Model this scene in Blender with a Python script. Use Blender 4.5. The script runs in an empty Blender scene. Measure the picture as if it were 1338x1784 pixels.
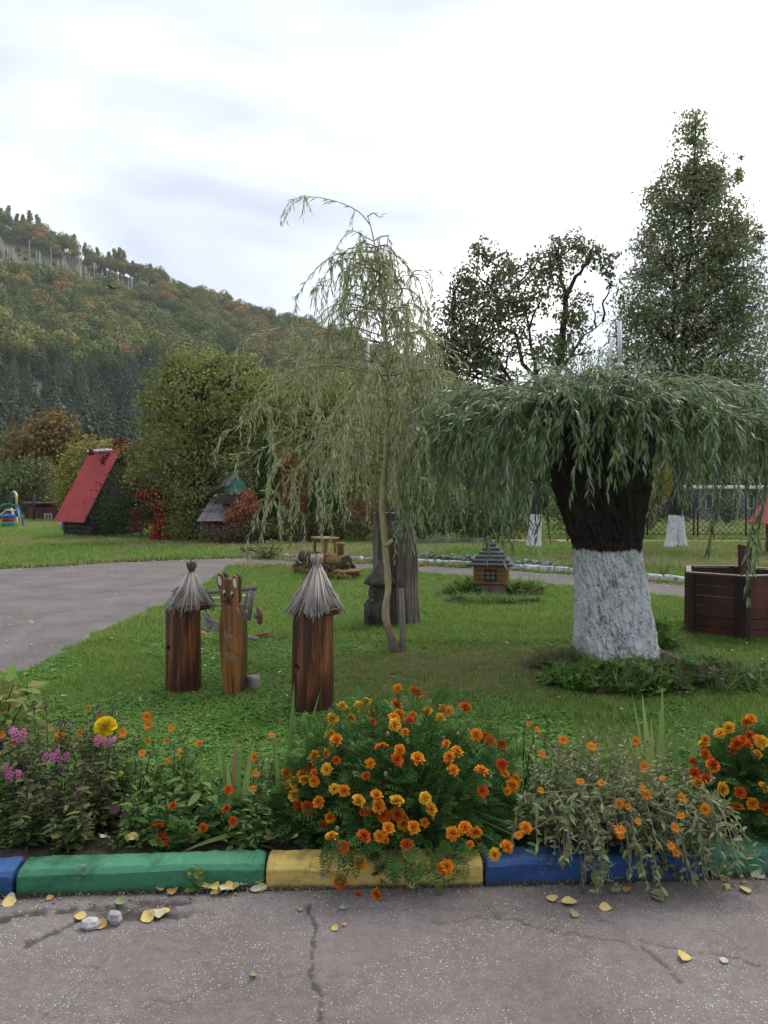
import bpy, math, random
import numpy as np
from mathutils import Vector, Matrix

random.seed(7)
rng = np.random.default_rng(11)
sc = bpy.context.scene
C = sc.collection
PI = math.pi

# ------------------------------------------------------------------ camera
FPX, CX, CY, HY = 1340.0, 669.0, 892.0, 860.0      # focal length and centre in photo pixels, horizon row
CAMZ = 1.6
PITCH = math.atan((CY - HY) / FPX)
cam_d = bpy.data.cameras.new('camera')
cam = bpy.data.objects.new('camera', cam_d); C.objects.link(cam)
cam_d.sensor_fit = 'VERTICAL'; cam_d.sensor_height = 24.0; cam_d.lens = 24.0 * FPX / 1784.0
cam_d.clip_start = 0.05; cam_d.clip_end = 6000
cam.location = (0, 0, CAMZ); cam.rotation_euler = (PI/2 - PITCH, 0, 0)
sc.camera = cam

# ------------------------------------------------------------------ sky, sun, exposure
SUN_EL, SUN_AZ = math.radians(52), math.radians(40)       # veiled sun, beyond the cloud, front right
world = bpy.data.worlds.new("World"); sc.world = world; world.use_nodes = True
nt = world.node_tree; nt.nodes.clear()
def N(nt, t, **kw):
    n = nt.nodes.new(t)
    for k, v in kw.items():
        if k in n.inputs.keys() if hasattr(n.inputs, 'keys') else False: n.inputs[k].default_value = v
        else: setattr(n, k, v)
    return n
out = N(nt, 'ShaderNodeOutputWorld'); bg = N(nt, 'ShaderNodeBackground'); bgc = N(nt, 'ShaderNodeBackground')
skyt = N(nt, 'ShaderNodeTexSky', sky_type='NISHITA'); skyt.sun_disc = False
skyt.sun_elevation = SUN_EL; skyt.sun_rotation = SUN_AZ
nt.links.new(skyt.outputs[0], bg.inputs[0]); bg.inputs[1].default_value = 0.11
tc = N(nt, 'ShaderNodeTexCoord')
mp = N(nt, 'ShaderNodeMapping'); mp.inputs['Scale'].default_value = (1.0, 1.0, 2.3); mp.inputs['Location'].default_value = (0.35, 0.1, 0.27)
nt.links.new(tc.outputs['Generated'], mp.inputs[0])
nz = N(nt, 'ShaderNodeTexNoise'); nz.inputs['Scale'].default_value = 1.5; nz.inputs['Detail'].default_value = 5; nz.inputs['Roughness'].default_value = 0.48; nz.inputs['Distortion'].default_value = 0.5
nt.links.new(mp.outputs[0], nz.inputs['Vector'])
dotn = N(nt, 'ShaderNodeVectorMath', operation='DOT_PRODUCT')
nt.links.new(tc.outputs['Generated'], dotn.inputs[0])
dotn.inputs[1].default_value = (math.sin(SUN_AZ)*math.cos(SUN_EL), math.cos(SUN_AZ)*math.cos(SUN_EL), math.sin(SUN_EL))
ma = N(nt, 'ShaderNodeMath', operation='MULTIPLY_ADD'); ma.inputs[1].default_value = 0.42
nt.links.new(dotn.outputs['Value'], ma.inputs[0]); nt.links.new(nz.outputs[0], ma.inputs[2])
cr = N(nt, 'ShaderNodeValToRGB')
e = cr.color_ramp.elements
e[0].position = 0.69; e[0].color = (0.34, 0.37, 0.44, 1)
e[1].position = 0.94; e[1].color = (1.14, 1.12, 1.09, 1)
m_ = cr.color_ramp.elements.new(0.80); m_.color = (0.53, 0.565, 0.63, 1)
nt.links.new(ma.outputs[0], cr.inputs[0]); nt.links.new(cr.outputs[0], bgc.inputs[0]); bgc.inputs[1].default_value = 1.0
mx = N(nt, 'ShaderNodeMixShader'); mx.inputs[0].default_value = 0.93
nt.links.new(bg.outputs[0], mx.inputs[1]); nt.links.new(bgc.outputs[0], mx.inputs[2]); nt.links.new(mx.outputs[0], out.inputs[0])
sun_d = bpy.data.lights.new('sun', 'SUN'); sun_d.energy = 1.3; sun_d.angle = math.radians(25); sun_d.color = (1, 0.96, 0.9)
sun = bpy.data.objects.new('sun', sun_d); C.objects.link(sun)
sd = Vector((math.sin(SUN_AZ)*math.cos(SUN_EL), math.cos(SUN_AZ)*math.cos(SUN_EL), math.sin(SUN_EL)))
sun.rotation_euler = (-sd).to_track_quat('-Z', 'Y').to_euler()
vs = sc.view_settings
vs.view_transform = 'Standard'; vs.look = 'None'; vs.gamma = 1; vs.exposure = 1.0; vs.use_curve_mapping = False
sc.cycles.max_bounces = 5; sc.cycles.diffuse_bounces = 3; sc.cycles.transmission_bounces = 3; sc.cycles.transparent_max_bounces = 4; sc.cycles.glossy_bounces = 2
sc.cycles.volume_bounces = 2

# ------------------------------------------------------------------ pixel <-> place
cp, sp = math.cos(PITCH), math.sin(PITCH)
def ray(px, py):
    x, yv, z = (px - CX) / FPX, -(py - CY) / FPX, 1.0
    return Vector((x, z*cp + yv*sp, yv*cp - z*sp))
def G(px, py, z=0.0):
    """the point at height z seen at a photo pixel"""
    d = ray(px, py); t = (z - CAMZ) / d.z
    return Vector((0, 0, CAMZ)) + d*t
def P(px, py, Y):
    """the point at distance Y seen at a photo pixel"""
    d = ray(px, py); t = Y / d.y
    return Vector((0, 0, CAMZ)) + d*t
def A(v): return np.array(v, dtype=float)

# ------------------------------------------------------------------ noise
def _h(ix, iy, iz, s):
    n = (ix*374761393 + iy*668265263 + iz*2147483647 + s*1274126177) & 0xffffffff
    n = ((n ^ (n >> 13)) * 1274126177) & 0xffffffff
    n = n ^ (n >> 16)
    return (n & 0xffff) / 65535.0
def vnoise(p, s=0):
    p = np.asarray(p, float); f = np.floor(p).astype(np.int64); r = p - f; r = r*r*(3-2*r)
    x, y, z = f[..., 0], f[..., 1], f[..., 2]; a, b, c = r[..., 0], r[..., 1], r[..., 2]
    def L(u, v, t): return u + (v-u)*t
    return L(L(L(_h(x,y,z,s), _h(x+1,y,z,s), a), L(_h(x,y+1,z,s), _h(x+1,y+1,z,s), a), b),
             L(L(_h(x,y,z+1,s), _h(x+1,y,z+1,s), a), L(_h(x,y+1,z+1,s), _h(x+1,y+1,z+1,s), a), b), c)
def fbm(p, o=4, s=0):
    p = np.asarray(p, float); v = 0; a = 0.5; t = 0
    for k in range(o): v = v + a*vnoise(p*(2**k), s+k); t += a; a *= 0.5
    return v / t

# ------------------------------------------------------------------ mesh builder
class MB:
    def __init__(s): s.V=[]; s.F=[]; s.M=[]; s.R=[]; s.T=[]; s.S=[]; s.n=0
    def add(s, V, F, m=0, r=None, t=None, smooth=True):
        V = np.asarray(V, float).reshape(-1, 3); F = np.asarray(F, int)
        if F.ndim == 1: F = F.reshape(1, -1)
        nf = len(F)
        s.V.append(V); s.F.append(F + s.n); s.n += len(V)
        s.M.append(np.full(nf, m, int) if np.isscalar(m) else np.asarray(m, int))
        s.R.append(np.full(nf, random.random()) if r is None else (np.full(nf, float(r)) if np.isscalar(r) else np.asarray(r, float)))
        s.T.append(np.zeros(len(V)) if t is None else (np.full(len(V), float(t)) if np.isscalar(t) else np.asarray(t, float)))
        s.S.append(np.full(nf, smooth))
        return s
    def mesh(s, name, mats, origin=(0, 0, 0)):
        V = np.concatenate(s.V) - np.asarray(origin, float)
        me = bpy.data.meshes.new(name)
        loops = np.concatenate([f.ravel() for f in s.F]); tot = np.concatenate([np.full(len(f), f.shape[1]) for f in s.F])
        start = np.concatenate([[0], np.cumsum(tot)[:-1]])
        me.vertices.add(len(V)); me.loops.add(len(loops)); me.polygons.add(len(tot))
        me.vertices.foreach_set('co', V.ravel()); me.loops.foreach_set('vertex_index', loops.astype(np.int32))
        me.polygons.foreach_set('loop_start', start.astype(np.int32))
        me.polygons.foreach_set('material_index', np.concatenate(s.M).astype(np.int32))
        me.polygons.foreach_set('use_smooth', np.concatenate(s.S))
        me.update(calc_edges=True)
        a = me.attributes.new('rnd', 'FLOAT', 'FACE'); a.data.foreach_set('value', np.concatenate(s.R).astype(np.float32))
        a = me.attributes.new('t', 'FLOAT', 'POINT'); a.data.foreach_set('value', np.concatenate(s.T).astype(np.float32))
        for m in (mats if isinstance(mats, (list, tuple)) else [mats]): me.materials.append(m)
        return me
    # shapes
    def box(s, c, size, rot=None, m=0, r=None, bev=0.0, t=None):
        """a box with chamfered edges"""
        h = A(size)/2; b = min(bev, h.min()*0.6)
        if b <= 0:
            V = A([[x, y, z] for x in (-h[0], h[0]) for y in (-h[1], h[1]) for z in (-h[2], h[2])])
            F = [(0,1,3,2),(4,6,7,5),(0,4,5,1),(2,3,7,6),(0,2,6,4),(1,5,7,3)]
            V = V if rot is None else V @ A(rot).T
            return s.add(V + A(c), F, m, r, t, smooth=False)
        V = []; idx = {}
        for sx in (-1,1):
            for sy in (-1,1):
                for sz in (-1,1):
                    for ax in range(3):
                        p = A([sx,sy,sz])*h
                        for k in range(3):
                            if k != ax: p[k] -= (sx,sy,sz)[k]*b
                        idx[(sx,sy,sz,ax)] = len(V); V.append(p)
        F4 = []; F3 = []
        for ax in range(3):
            o = [k for k in range(3) if k != ax]
            for sg in (-1,1):
                q = []
                for (a, b2) in ((-1,-1),(1,-1),(1,1),(-1,1)):
                    k = [0,0,0]; k[ax]=sg; k[o[0]]=a; k[o[1]]=b2; q.append(idx[(k[0],k[1],k[2],ax)])
                flip = (sg > 0) == (ax == 1)
                F4.append(q[::-1] if flip else q)
        for ax in range(3):       # edges along ax
            o = [k for k in range(3) if k != ax]
            for a in (-1,1):
                for b2 in (-1,1):
                    def kk(v):
                        k=[0,0,0]; k[ax]=v; k[o[0]]=a; k[o[1]]=b2; return tuple(k)
                    F4.append([idx[kk(-1)+(o[0],)], idx[kk(1)+(o[0],)], idx[kk(1)+(o[1],)], idx[kk(-1)+(o[1],)]])
        for sx in (-1,1):
            for sy in (-1,1):
                for sz in (-1,1): F3.append([idx[(sx,sy,sz,k)] for k in range(3)])
        V = A(V); V = V if rot is None else V @ A(rot).T
        n0 = s.n; r = random.random() if r is None else r
        s.add(V + A(c), F4, m, r, t, smooth=False)
        s.add(np.zeros((0,3)), np.array(F3) - (s.n - n0), m, r, smooth=False) if False else None
        s.F.append(np.array(F3)+n0); s.M.append(np.full(8, m)); s.R.append(np.full(8, r)); s.S.append(np.full(8, False)); s.V.append(np.zeros((0,3))); s.T.append(np.zeros(0))
        return s
    def tube(s, pts, rad, seg=8, m=0, r=None, cap=True, t=None):
        P_ = np.asarray([tuple(p) for p in pts], float); n = len(P_)
        rad = np.full(n, float(rad)) if np.isscalar(rad) else np.asarray(rad, float)
        T = np.gradient(P_, axis=0); T /= np.linalg.norm(T, axis=1)[:, None] + 1e-9
        ref = A([0,0,1]) if abs(T[0][2]) < 0.9 else A([1,0,0])
        U = np.cross(T, ref); U /= np.linalg.norm(U, axis=1)[:, None] + 1e-9
        for i in range(1, n):
            if U[i] @ U[i-1] < 0: U[i] *= -1
        W = np.cross(T, U)
        a = np.arange(seg)/seg*2*PI
        V = P_[:, None] + rad[:, None, None]*(np.cos(a)[None, :, None]*U[:, None] + np.sin(a)[None, :, None]*W[:, None])
        i = np.arange(n-1)[:, None]*seg; j = np.arange(seg)[None]; k = (j+1) % seg
        F = np.stack([i+j, i+k, i+seg+k, i+seg+j], -1).reshape(-1, 4)
        r = random.random() if r is None else r
        tt = np.repeat(np.linspace(0, 1, n), seg) if t is None else t
        s.add(V.reshape(-1, 3), F, m, r, tt)
        if cap and seg <= 16:
            base = s.n - n*seg
            s.F.append(np.arange(base, base+seg)[None, ::-1]); s.F.append(np.arange(s.n-seg, s.n)[None])
            for _ in range(2): s.M.append(np.array([m])); s.R.append(np.array([r])); s.S.append(np.array([False])); s.V.append(np.zeros((0,3))); s.T.append(np.zeros(0))
        return s
    def prism(s, outline, y0, y1, m=0, r=None, frame=None, chamfer=0):
        """outline [(x,z)...] counter-clockwise seen from -Y, extruded from y0 to y1; frame maps local to world"""
        o = A(outline); n = len(o)
        V = np.concatenate([np.c_[o[:,0], np.full(n, y0), o[:,1]], np.c_[o[:,0], np.full(n, y1), o[:,1]]])
        if frame is not None: V = V @ A(frame[0]).T + A(frame[1])
        j = np.arange(n); k = (j+1) % n
        r = random.random() if r is None else r
        s.add(V, np.stack([j, j+n, k+n, k], -1), m, r, smooth=False)
        b = s.n - 2*n
        s.F.append((b+np.arange(n))[None]); s.F.append((b+n+np.arange(n)[::-1])[None])
        for _ in range(2): s.M.append(np.array([m])); s.R.append(np.array([r])); s.S.append(np.array([False])); s.V.append(np.zeros((0,3))); s.T.append(np.zeros(0))
        return s
    def lathe(s, prof, c=(0,0,0), seg=24, m=0, r=None, disp=None, closed=True):
        """prof [(radius,z)...]"""
        pr = A(prof); n = len(pr); a = np.arange(seg)/seg*2*PI
        V = np.stack([pr[:,0,None]*np.cos(a), pr[:,0,None]*np.sin(a), np.repeat(pr[:,1,None], seg, 1)], -1).reshape(-1, 3)
        if disp is not None: V = disp(V)
        i = np.arange(n-1)[:, None]*seg; j = np.arange(seg)[None]; k = (j+1) % seg
        F = np.stack([i+j, i+k, i+seg+k, i+seg+j], -1).reshape(-1, 4)
        return s.add(V + A(c), F, m, r)
    def blob(s, c, rad, rot=None, m=0, r=None, amp=0.25, fr=1.6, seed=0, nu=14, nv=9, flat=False):
        rad = A([rad]*3 if np.isscalar(rad) else rad)
        th = np.linspace(0, PI, nv); ph = np.arange(nu)/nu*2*PI
        D = np.stack([np.sin(th)[:,None]*np.cos(ph), np.sin(th)[:,None]*np.sin(ph), np.repeat(np.cos(th)[:,None], nu, 1)], -1).reshape(-1,3)
        d = 1 + amp*2*(fbm(D*fr + 7.3*seed + 20, 3, seed) - 0.5)
        V = D*rad*d[:, None]
        if rot is not None: V = V @ A(rot).T
        i = np.arange(nv-1)[:, None]*nu; j = np.arange(nu)[None]; k = (j+1) % nu
        F = np.stack([i+j, i+nu+j, i+nu+k, i+k], -1).reshape(-1, 4)
        return s.add(V + A(c), F, m, r, smooth=not flat)
    def stamp(s, tpl, pos, D, Nrm, L, W=None, m=0, r=None):
        """many copies of a small template (verts (u along, v across, w up), faces) as one array operation"""
        tv, tfs = tpl; pos = np.asarray(pos, float).reshape(-1, 3); n = len(pos)
        D = np.broadcast_to(np.asarray(D, float), (n, 3)); Nrm = np.broadcast_to(np.asarray(Nrm, float), (n, 3))
        D = D / (np.linalg.norm(D, axis=1)[:, None] + 1e-9)
        S = np.cross(Nrm, D); S /= np.linalg.norm(S, axis=1)[:, None] + 1e-9
        U = np.cross(D, S)
        L = np.broadcast_to(np.asarray(L, float), (n,)); W = L if W is None else np.broadcast_to(np.asarray(W, float), (n,))
        tv = A(tv); k = len(tv)
        V = pos[:, None] + (tv[None, :, 0, None]*L[:, None, None])*D[:, None] + (tv[None, :, 1, None]*W[:, None, None])*S[:, None] + (tv[None, :, 2, None]*L[:, None, None])*U[:, None]
        r = rng.random(n) if r is None else np.broadcast_to(np.asarray(r, float), (n,))
        tt = np.tile(tv[:, 0], n)
        first = True
        for F in tfs:
            F = np.asarray(F, int)
            FF = (np.arange(n)[:, None, None]*k + F[None]).reshape(-1, F.shape[1])
            rr = np.repeat(r, len(F))
            if first: s.add(V.reshape(-1, 3), FF, m, rr, tt); base = s.n - n*k; first = False
            else:
                s.V.append(np.zeros((0,3))); s.T.append(np.zeros(0)); s.F.append(FF+base); s.M.append(np.full(len(FF), m)); s.R.append(rr); s.S.append(np.full(len(FF), True))
        return s

# leaf templates: (verts, [face arrays])
T_OVAL = ([(0,0,0),(.45,.5,.09),(1,0,-.06),(.45,-.5,.09)], [[(0,2,1),(0,3,2)]])
T_ROUND = ([(0,0,0),(.2,.42,.05),(.7,.42,.05),(1,0,-.06),(.7,-.42,.05),(.2,-.42,.05)], [[(0,3,2,1),(0,5,4,3)]])
T_LONG = ([(0,0,0),(.3,.5,.03),(.3,-.5,.03),(.65,.4,0),(.65,-.4,0),(1,0,-.1)], [[(0,2,1),(3,4,5)],[(1,2,4,3)]])
T_BIG = ([(0,0,0),(.15,.3,.03),(.45,.5,.04),(.8,.27,-.02),(1,0,-.12),(.8,-.27,-.02),(.45,-.5,.04),(.15,-.3,.03),(.15,0,-.01),(.45,0,-.03),(.8,0,-.06)],
         [[(0,8,1),(0,7,8),(3,10,4),(10,5,4)], [(1,8,9,2),(8,7,6,9),(2,9,10,3),(9,6,5,10)]])
def pinnate(pairs=5, lw=.09, ll=.42):
    V=[]; Q=[]
    for i in range(pairs):
        u=.15+.75*i/(pairs-1); l=ll*(1-.45*abs(i/(pairs-1)-.4)*1.6)
        for sg in (-1,1):
            b=len(V); V += [(u,0,0),(u+lw+.08,sg*l*.5,.03),(u+.16,sg*l,-.04),(u+.03,sg*l*.5,.03)]; Q.append((b,b+1,b+2,b+3) if sg<0 else (b,b+3,b+2,b+1))
    b=len(V); V += [(.9,0,0),(1.05,.06,0),(1.25,0,-.05),(1.05,-.06,0)]; Q.append((b,b+3,b+2,b+1))
    b=len(V); V += [(0,.012,0),(0,-.012,0),(1,-.01,0),(1,.01,0)]; Q.append((b,b+1,b+2,b+3))
    return (V, [Q])
T_PINN = pinnate()
def blade(k=4, w0=1.0, droop=.35):
    V=[]; Q=[]
    for i in range(k+1):
        u=i/k; w=.5*w0*(1-u**2.4)+.01; z=-droop*u*u
        V += [(u,w,z),(u,-w,z)]
        if i: b=2*i; Q.append((b-2,b-1,b+1,b))
    return (V,[Q])
T_BLADE = blade(3)
T_IRIS = blade(7, 1.0, .18)
T_PETAL = ([(0,.12,0),(0,-.12,0),(.5,.42,.12),(.5,0,.02),(.5,-.42,.12),(.9,.45,.0),(1,.2,.09),(1.02,0,-.03),(1,-.2,.09),(.9,-.45,.0)],
           [[(0,3,2),(0,1,3),(1,4,3)],[(2,3,6,5),(3,4,9,8)],[(3,7,6),(3,8,7)]])

def unit(a): a = np.asarray(a, float); return a/(np.linalg.norm(a, axis=-1, keepdims=True)+1e-9)
def rdir(n): return unit(rng.normal(size=(n,3)))
def rotz(a): c,s_=math.cos(a),math.sin(a); return A([[c,-s_,0],[s_,c,0],[0,0,1]])
def frame_x(d, up=(0,0,1)):
    """columns: x along d"""
    x=unit(d); z=unit(A(up)-x*(A(up)@x)); y=np.cross(z,x); return np.stack([x,y,z],1)

# ------------------------------------------------------------------ objects
ORIG = {}
def _tag(o, label=None, cat=None, group=None, kind=None):
    if label: o['label'] = label
    if cat: o['category'] = cat
    if group: o['group'] = group
    if kind: o['kind'] = kind
def thing(name, label, cat, loc, group=None):
    o = bpy.data.objects.new(name, None); C.objects.link(o); o.location = tuple(loc); o.empty_display_size = 0.1
    ORIG[o.name] = A(loc); _tag(o, label, cat, group); return o
def part(parent, name, mb, mats, label=None, kind=None):
    org = ORIG[parent.name]
    me = mb if isinstance(mb, bpy.types.Mesh) else mb.mesh(name, mats, org)
    o = bpy.data.objects.new(name, me); C.objects.link(o); o.parent = parent
    ORIG[o.name] = org; _tag(o, label, None, None, kind); return o
def inst(parent, name, me, loc, rot=(0,0,0), scale=1.0, label=None):
    """a part sharing a mesh, at a world place under a thing"""
    o = bpy.data.objects.new(name, me); C.objects.link(o); o.parent = parent
    o.location = tuple(A(loc) - ORIG[parent.name]); o.rotation_euler = rot
    o.scale = (scale,)*3 if np.isscalar(scale) else scale
    if label: o['label'] = label
    return o
def solo(name, mb, mats, label, cat, loc=(0,0,0), group=None, kind=None):
    me = mb if isinstance(mb, bpy.types.Mesh) else mb.mesh(name, mats, loc)
    o = bpy.data.objects.new(name, me); C.objects.link(o); o.location = tuple(loc)
    ORIG[o.name] = A(loc); _tag(o, label, cat, group, kind); return o
def copy_tree(o, parent=None):
    c = o.copy(); C.objects.link(c)
    if parent: c.parent = parent
    for ch in list(o.children): copy_tree(ch, c)
    return c

def scatter(name, srcs, pts, rots, scl, idx, label, cat, kind='stuff', parent=None):
    """geometry-nodes scatter of a few small source meshes over points, one object"""
    col = bpy.data.collections.new(name + '_kit')
    for i, me in enumerate(srcs):
        o = bpy.data.objects.new('%s_kit_%02d' % (name, i), me); col.objects.link(o)
    pts = np.asarray(pts, float); n = len(pts)
    me = bpy.data.meshes.new(name); me.vertices.add(n); me.vertices.foreach_set('co', pts.ravel())
    a = me.attributes.new('rot', 'FLOAT_VECTOR', 'POINT'); a.data.foreach_set('vector', np.asarray(rots, np.float32).ravel())
    a = me.attributes.new('scl', 'FLOAT', 'POINT'); a.data.foreach_set('value', np.asarray(scl, np.float32))
    a = me.attributes.new('idx', 'INT', 'POINT'); a.data.foreach_set('value', np.asarray(idx, np.int32))
    me.update()
    o = bpy.data.objects.new(name, me); C.objects.link(o); _tag(o, label, cat, None, kind)
    g = bpy.data.node_groups.new(name + '_nodes', 'GeometryNodeTree')
    g.interface.new_socket('Geometry', in_out='INPUT', socket_type='NodeSocketGeometry')
    g.interface.new_socket('Geometry', in_out='OUTPUT', socket_type='NodeSocketGeometry')
    gi = g.nodes.new('NodeGroupInput'); go = g.nodes.new('NodeGroupOutput')
    ip = g.nodes.new('GeometryNodeInstanceOnPoints'); ci = g.nodes.new('GeometryNodeCollectionInfo')
    ci.inputs['Collection'].default_value = col; ci.inputs['Separate Children'].default_value = True; ci.inputs['Reset Children'].default_value = True
    ip.inputs['Pick Instance'].default_value = True
    def na(nm, ty):
        q = g.nodes.new('GeometryNodeInputNamedAttribute'); q.data_type = ty; q.inputs['Name'].default_value = nm
        return [s_ for s_ in q.outputs if s_.enabled and s_.name == 'Attribute'][0]
    g.links.new(gi.outputs[0], ip.inputs['Points']); g.links.new(ci.outputs[0], ip.inputs['Instance'])
    g.links.new(na('idx', 'INT'), ip.inputs['Instance Index'])
    er = g.nodes.new('FunctionNodeEulerToRotation'); g.links.new(na('rot', 'FLOAT_VECTOR'), er.inputs[0]); g.links.new(er.outputs[0], ip.inputs['Rotation'])
    g.links.new(na('scl', 'FLOAT'), ip.inputs['Scale'])
    g.links.new(ip.outputs[0], go.inputs[0])
    md = o.modifiers.new('scatter', 'NODES'); md.node_group = g
    return o

# ------------------------------------------------------------------ materials
MATS = {}
def newmat(name):
    m = bpy.data.materials.new(name); m.use_nodes = True; t = m.node_tree; t.nodes.clear()
    o = t.nodes.new('ShaderNodeOutputMaterial'); b = t.nodes.new('ShaderNodeBsdfPrincipled'); t.links.new(b.outputs[0], o.inputs[0])
    MATS[name] = m; return m, t, b, o
def c4(c): return (c[0], c[1], c[2], 1)
def ramp(t, fac, stops):
    r = t.nodes.new('ShaderNodeValToRGB'); e = r.color_ramp.elements
    while len(e) > 1: e.remove(e[-1])
    e[0].position = stops[0][0]; e[0].color = c4(stops[0][1])
    for p, c in stops[1:]: q = e.new(p); q.color = c4(c)
    t.links.new(fac, r.inputs[0]); return r.outputs[0]
def mixc(t, mode, f, a, b):
    n = t.nodes.new('ShaderNodeMix'); n.data_type = 'RGBA'; n.blend_type = mode
    for s_, v in ((n.inputs[0], f), (n.inputs[6], a), (n.inputs[7], b)):
        if isinstance(v, bpy.types.NodeSocket): t.links.new(v, s_)
        elif isinstance(v, (int, float)): s_.default_value = v
        else: s_.default_value = c4(v)
    return n.outputs[2]
def noise(t, scale, detail=5, stretch=(1,1,1), rough=.55, coord='Object', dist=0, vec=None):
    if vec is None:
        tc_ = t.nodes.new('ShaderNodeTexCoord'); vec = tc_.outputs[coord]
    mp_ = t.nodes.new('ShaderNodeMapping'); mp_.inputs['Scale'].default_value = stretch; t.links.new(vec, mp_.inputs[0])
    n = t.nodes.new('ShaderNodeTexNoise'); n.inputs['Scale'].default_value = scale; n.inputs['Detail'].default_value = detail
    n.inputs['Roughness'].default_value = rough; n.inputs['Distortion'].default_value = dist
    t.links.new(mp_.outputs[0], n.inputs['Vector']); return n.outputs[0]
def attr(t, nm):
    a = t.nodes.new('ShaderNodeAttribute'); a.attribute_name = nm; return a.outputs['Fac']
def bump(t, b, h, strength, dist=.01):
    n = t.nodes.new('ShaderNodeBump'); n.inputs['Strength'].default_value = strength; n.inputs['Distance'].default_value = dist
    t.links.new(h, n.inputs['Height']); t.links.new(n.outputs[0], b.inputs['Normal'])
def mat(name, stops, scale=6, stretch=(1,1,1), rough=.75, bmp=.3, bdist=.006, bscale=None, detail=6, spec=.3, vary=.25, dist=0, grime=None, gscale=2.2, metal=0):
    m, t, b, o = newmat(name)
    if isinstance(stops[0], (int, float)): stops = [(.3, tuple(x*.8 for x in stops)), (.7, tuple(min(1, x*1.15) for x in stops))]
    n = noise(t, scale, detail, stretch, dist=dist)
    col = ramp(t, n, stops)
    if vary:
        v = ramp(t, attr(t, 'rnd'), [(0, (1-vary,)*3), (1, (1+vary*.6,)*3)]); col = mixc(t, 'MULTIPLY', 1.0, col, v)
    if grime:
        gn = noise(t, gscale, 5, (1,1,1), .65); gf = ramp(t, gn, [(.48, (0,0,0)), (.68, (1,1,1))]); col = mixc(t, 'MIX', gf, col, grime)
    t.links.new(col, b.inputs['Base Color']); b.inputs['Roughness'].default_value = rough
    b.inputs['Specular IOR Level'].default_value = spec; b.inputs['Metallic'].default_value = metal
    if bmp:
        h = noise(t, bscale or scale*4, 5, stretch); bump(t, b, h, bmp, bdist)
    return m
def leafmat(name, cols, trans=.3, rough=.5, back=None, spec=.4, objrand=0, tint=None, tcols=None):
    """cols: colours spread over the leaves by their random value; back: colour of the underside"""
    m, t, b, o = newmat(name)
    k = len(cols); col = ramp(t, attr(t, 'rnd'), [(i/(k-1) if k > 1 else 0, c) for i, c in enumerate(cols)])
    if tcols is not None:
        col = mixc(t, 'MIX', ramp(t, attr(t, 't'), [(tcols[1], (0,0,0)), (tcols[2], (1,1,1))]), tcols[0] if not isinstance(tcols[0], list) else ramp(t, attr(t,'rnd'), [(i/max(1,len(tcols[0])-1), c) for i, c in enumerate(tcols[0])]), col)
    if objrand:
        oi = t.nodes.new('ShaderNodeObjectInfo'); k = len(tint)
        v = ramp(t, oi.outputs['Random'], [(i/(k-1), c) for i, c in enumerate(tint)]); col = mixc(t, 'MIX', objrand, col, v)
        v2 = ramp(t, attr(t, 'rnd'), [(0, (.6,.6,.6)), (1, (1.25,1.25,1.25))]); col = mixc(t, 'MULTIPLY', 1.0, col, v2)
    if back is not None:
        ge = t.nodes.new('ShaderNodeNewGeometry'); col = mixc(t, 'MIX', ge.outputs['Backfacing'], col, back)
    t.links.new(col, b.inputs['Base Color']); b.inputs['Roughness'].default_value = rough; b.inputs['Specular IOR Level'].default_value = spec
    if trans:
        tr = t.nodes.new('ShaderNodeBsdfTranslucent'); t.links.new(col, tr.inputs[0])
        ms = t.nodes.new('ShaderNodeMixShader'); ms.inputs[0].default_value = trans
        t.links.new(b.outputs[0], ms.inputs[1]); t.links.new(tr.outputs[0], ms.inputs[2]); t.links.new(ms.outputs[0], o.inputs[0])
    return m

GREEN = leafmat('grass_blade', [(.085,.18,.026),(.14,.28,.042),(.21,.35,.07),(.34,.37,.13)], .35, .7, spec=.15)
GREENY = leafmat('grass_dry_mix', [(.13,.20,.04),(.23,.27,.07),(.34,.31,.13),(.44,.38,.2)], .3, .7, spec=.15)
CLOVER = leafmat('clover_leaf', [(.075,.19,.03),(.12,.27,.04),(.18,.33,.06)], .3, .6, spec=.2)
WILLOW = leafmat('willow_leaf_dark', [(.045,.105,.028),(.075,.155,.038),(.12,.20,.05),(.19,.25,.07)], .28, .45, back=(.33,.38,.26), spec=.4)
WILLOWY = leafmat('willow_leaf_pale', [(.17,.205,.055),(.25,.28,.085),(.33,.345,.12),(.44,.43,.17)], .35, .5, back=(.46,.49,.34), spec=.35)
TWIG_Y = mat('yellow_twig', (.22,.19,.06), 20, rough=.6, bmp=0)
TWIG = mat('brown_twig', (.075,.05,.035), 20, rough=.8, bmp=0)
BARK = mat('dark_bark', [(.3,(.018,.014,.011)),(.7,(.075,.06,.048))], 9, (1,1,.25), .9, .9, .02, vary=.1)
BARKG = mat('grey_bark', [(.3,(.05,.042,.035)),(.7,(.16,.135,.11))], 8, (1,1,.3), .9, .8, .01, vary=.15)
LIME = mat('whitewash', [(.3,(.50,.50,.51)),(.6,(.68,.68,.69))], 14, (1,1,.5), .85, .7, .012, grime=(.33,.31,.29), gscale=11, vary=0)
SOIL = mat('garden_soil', [(.3,(.022,.016,.012)),(.7,(.075,.055,.042))], 18, rough=.95, bmp=1, bdist=.02, vary=0)

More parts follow.
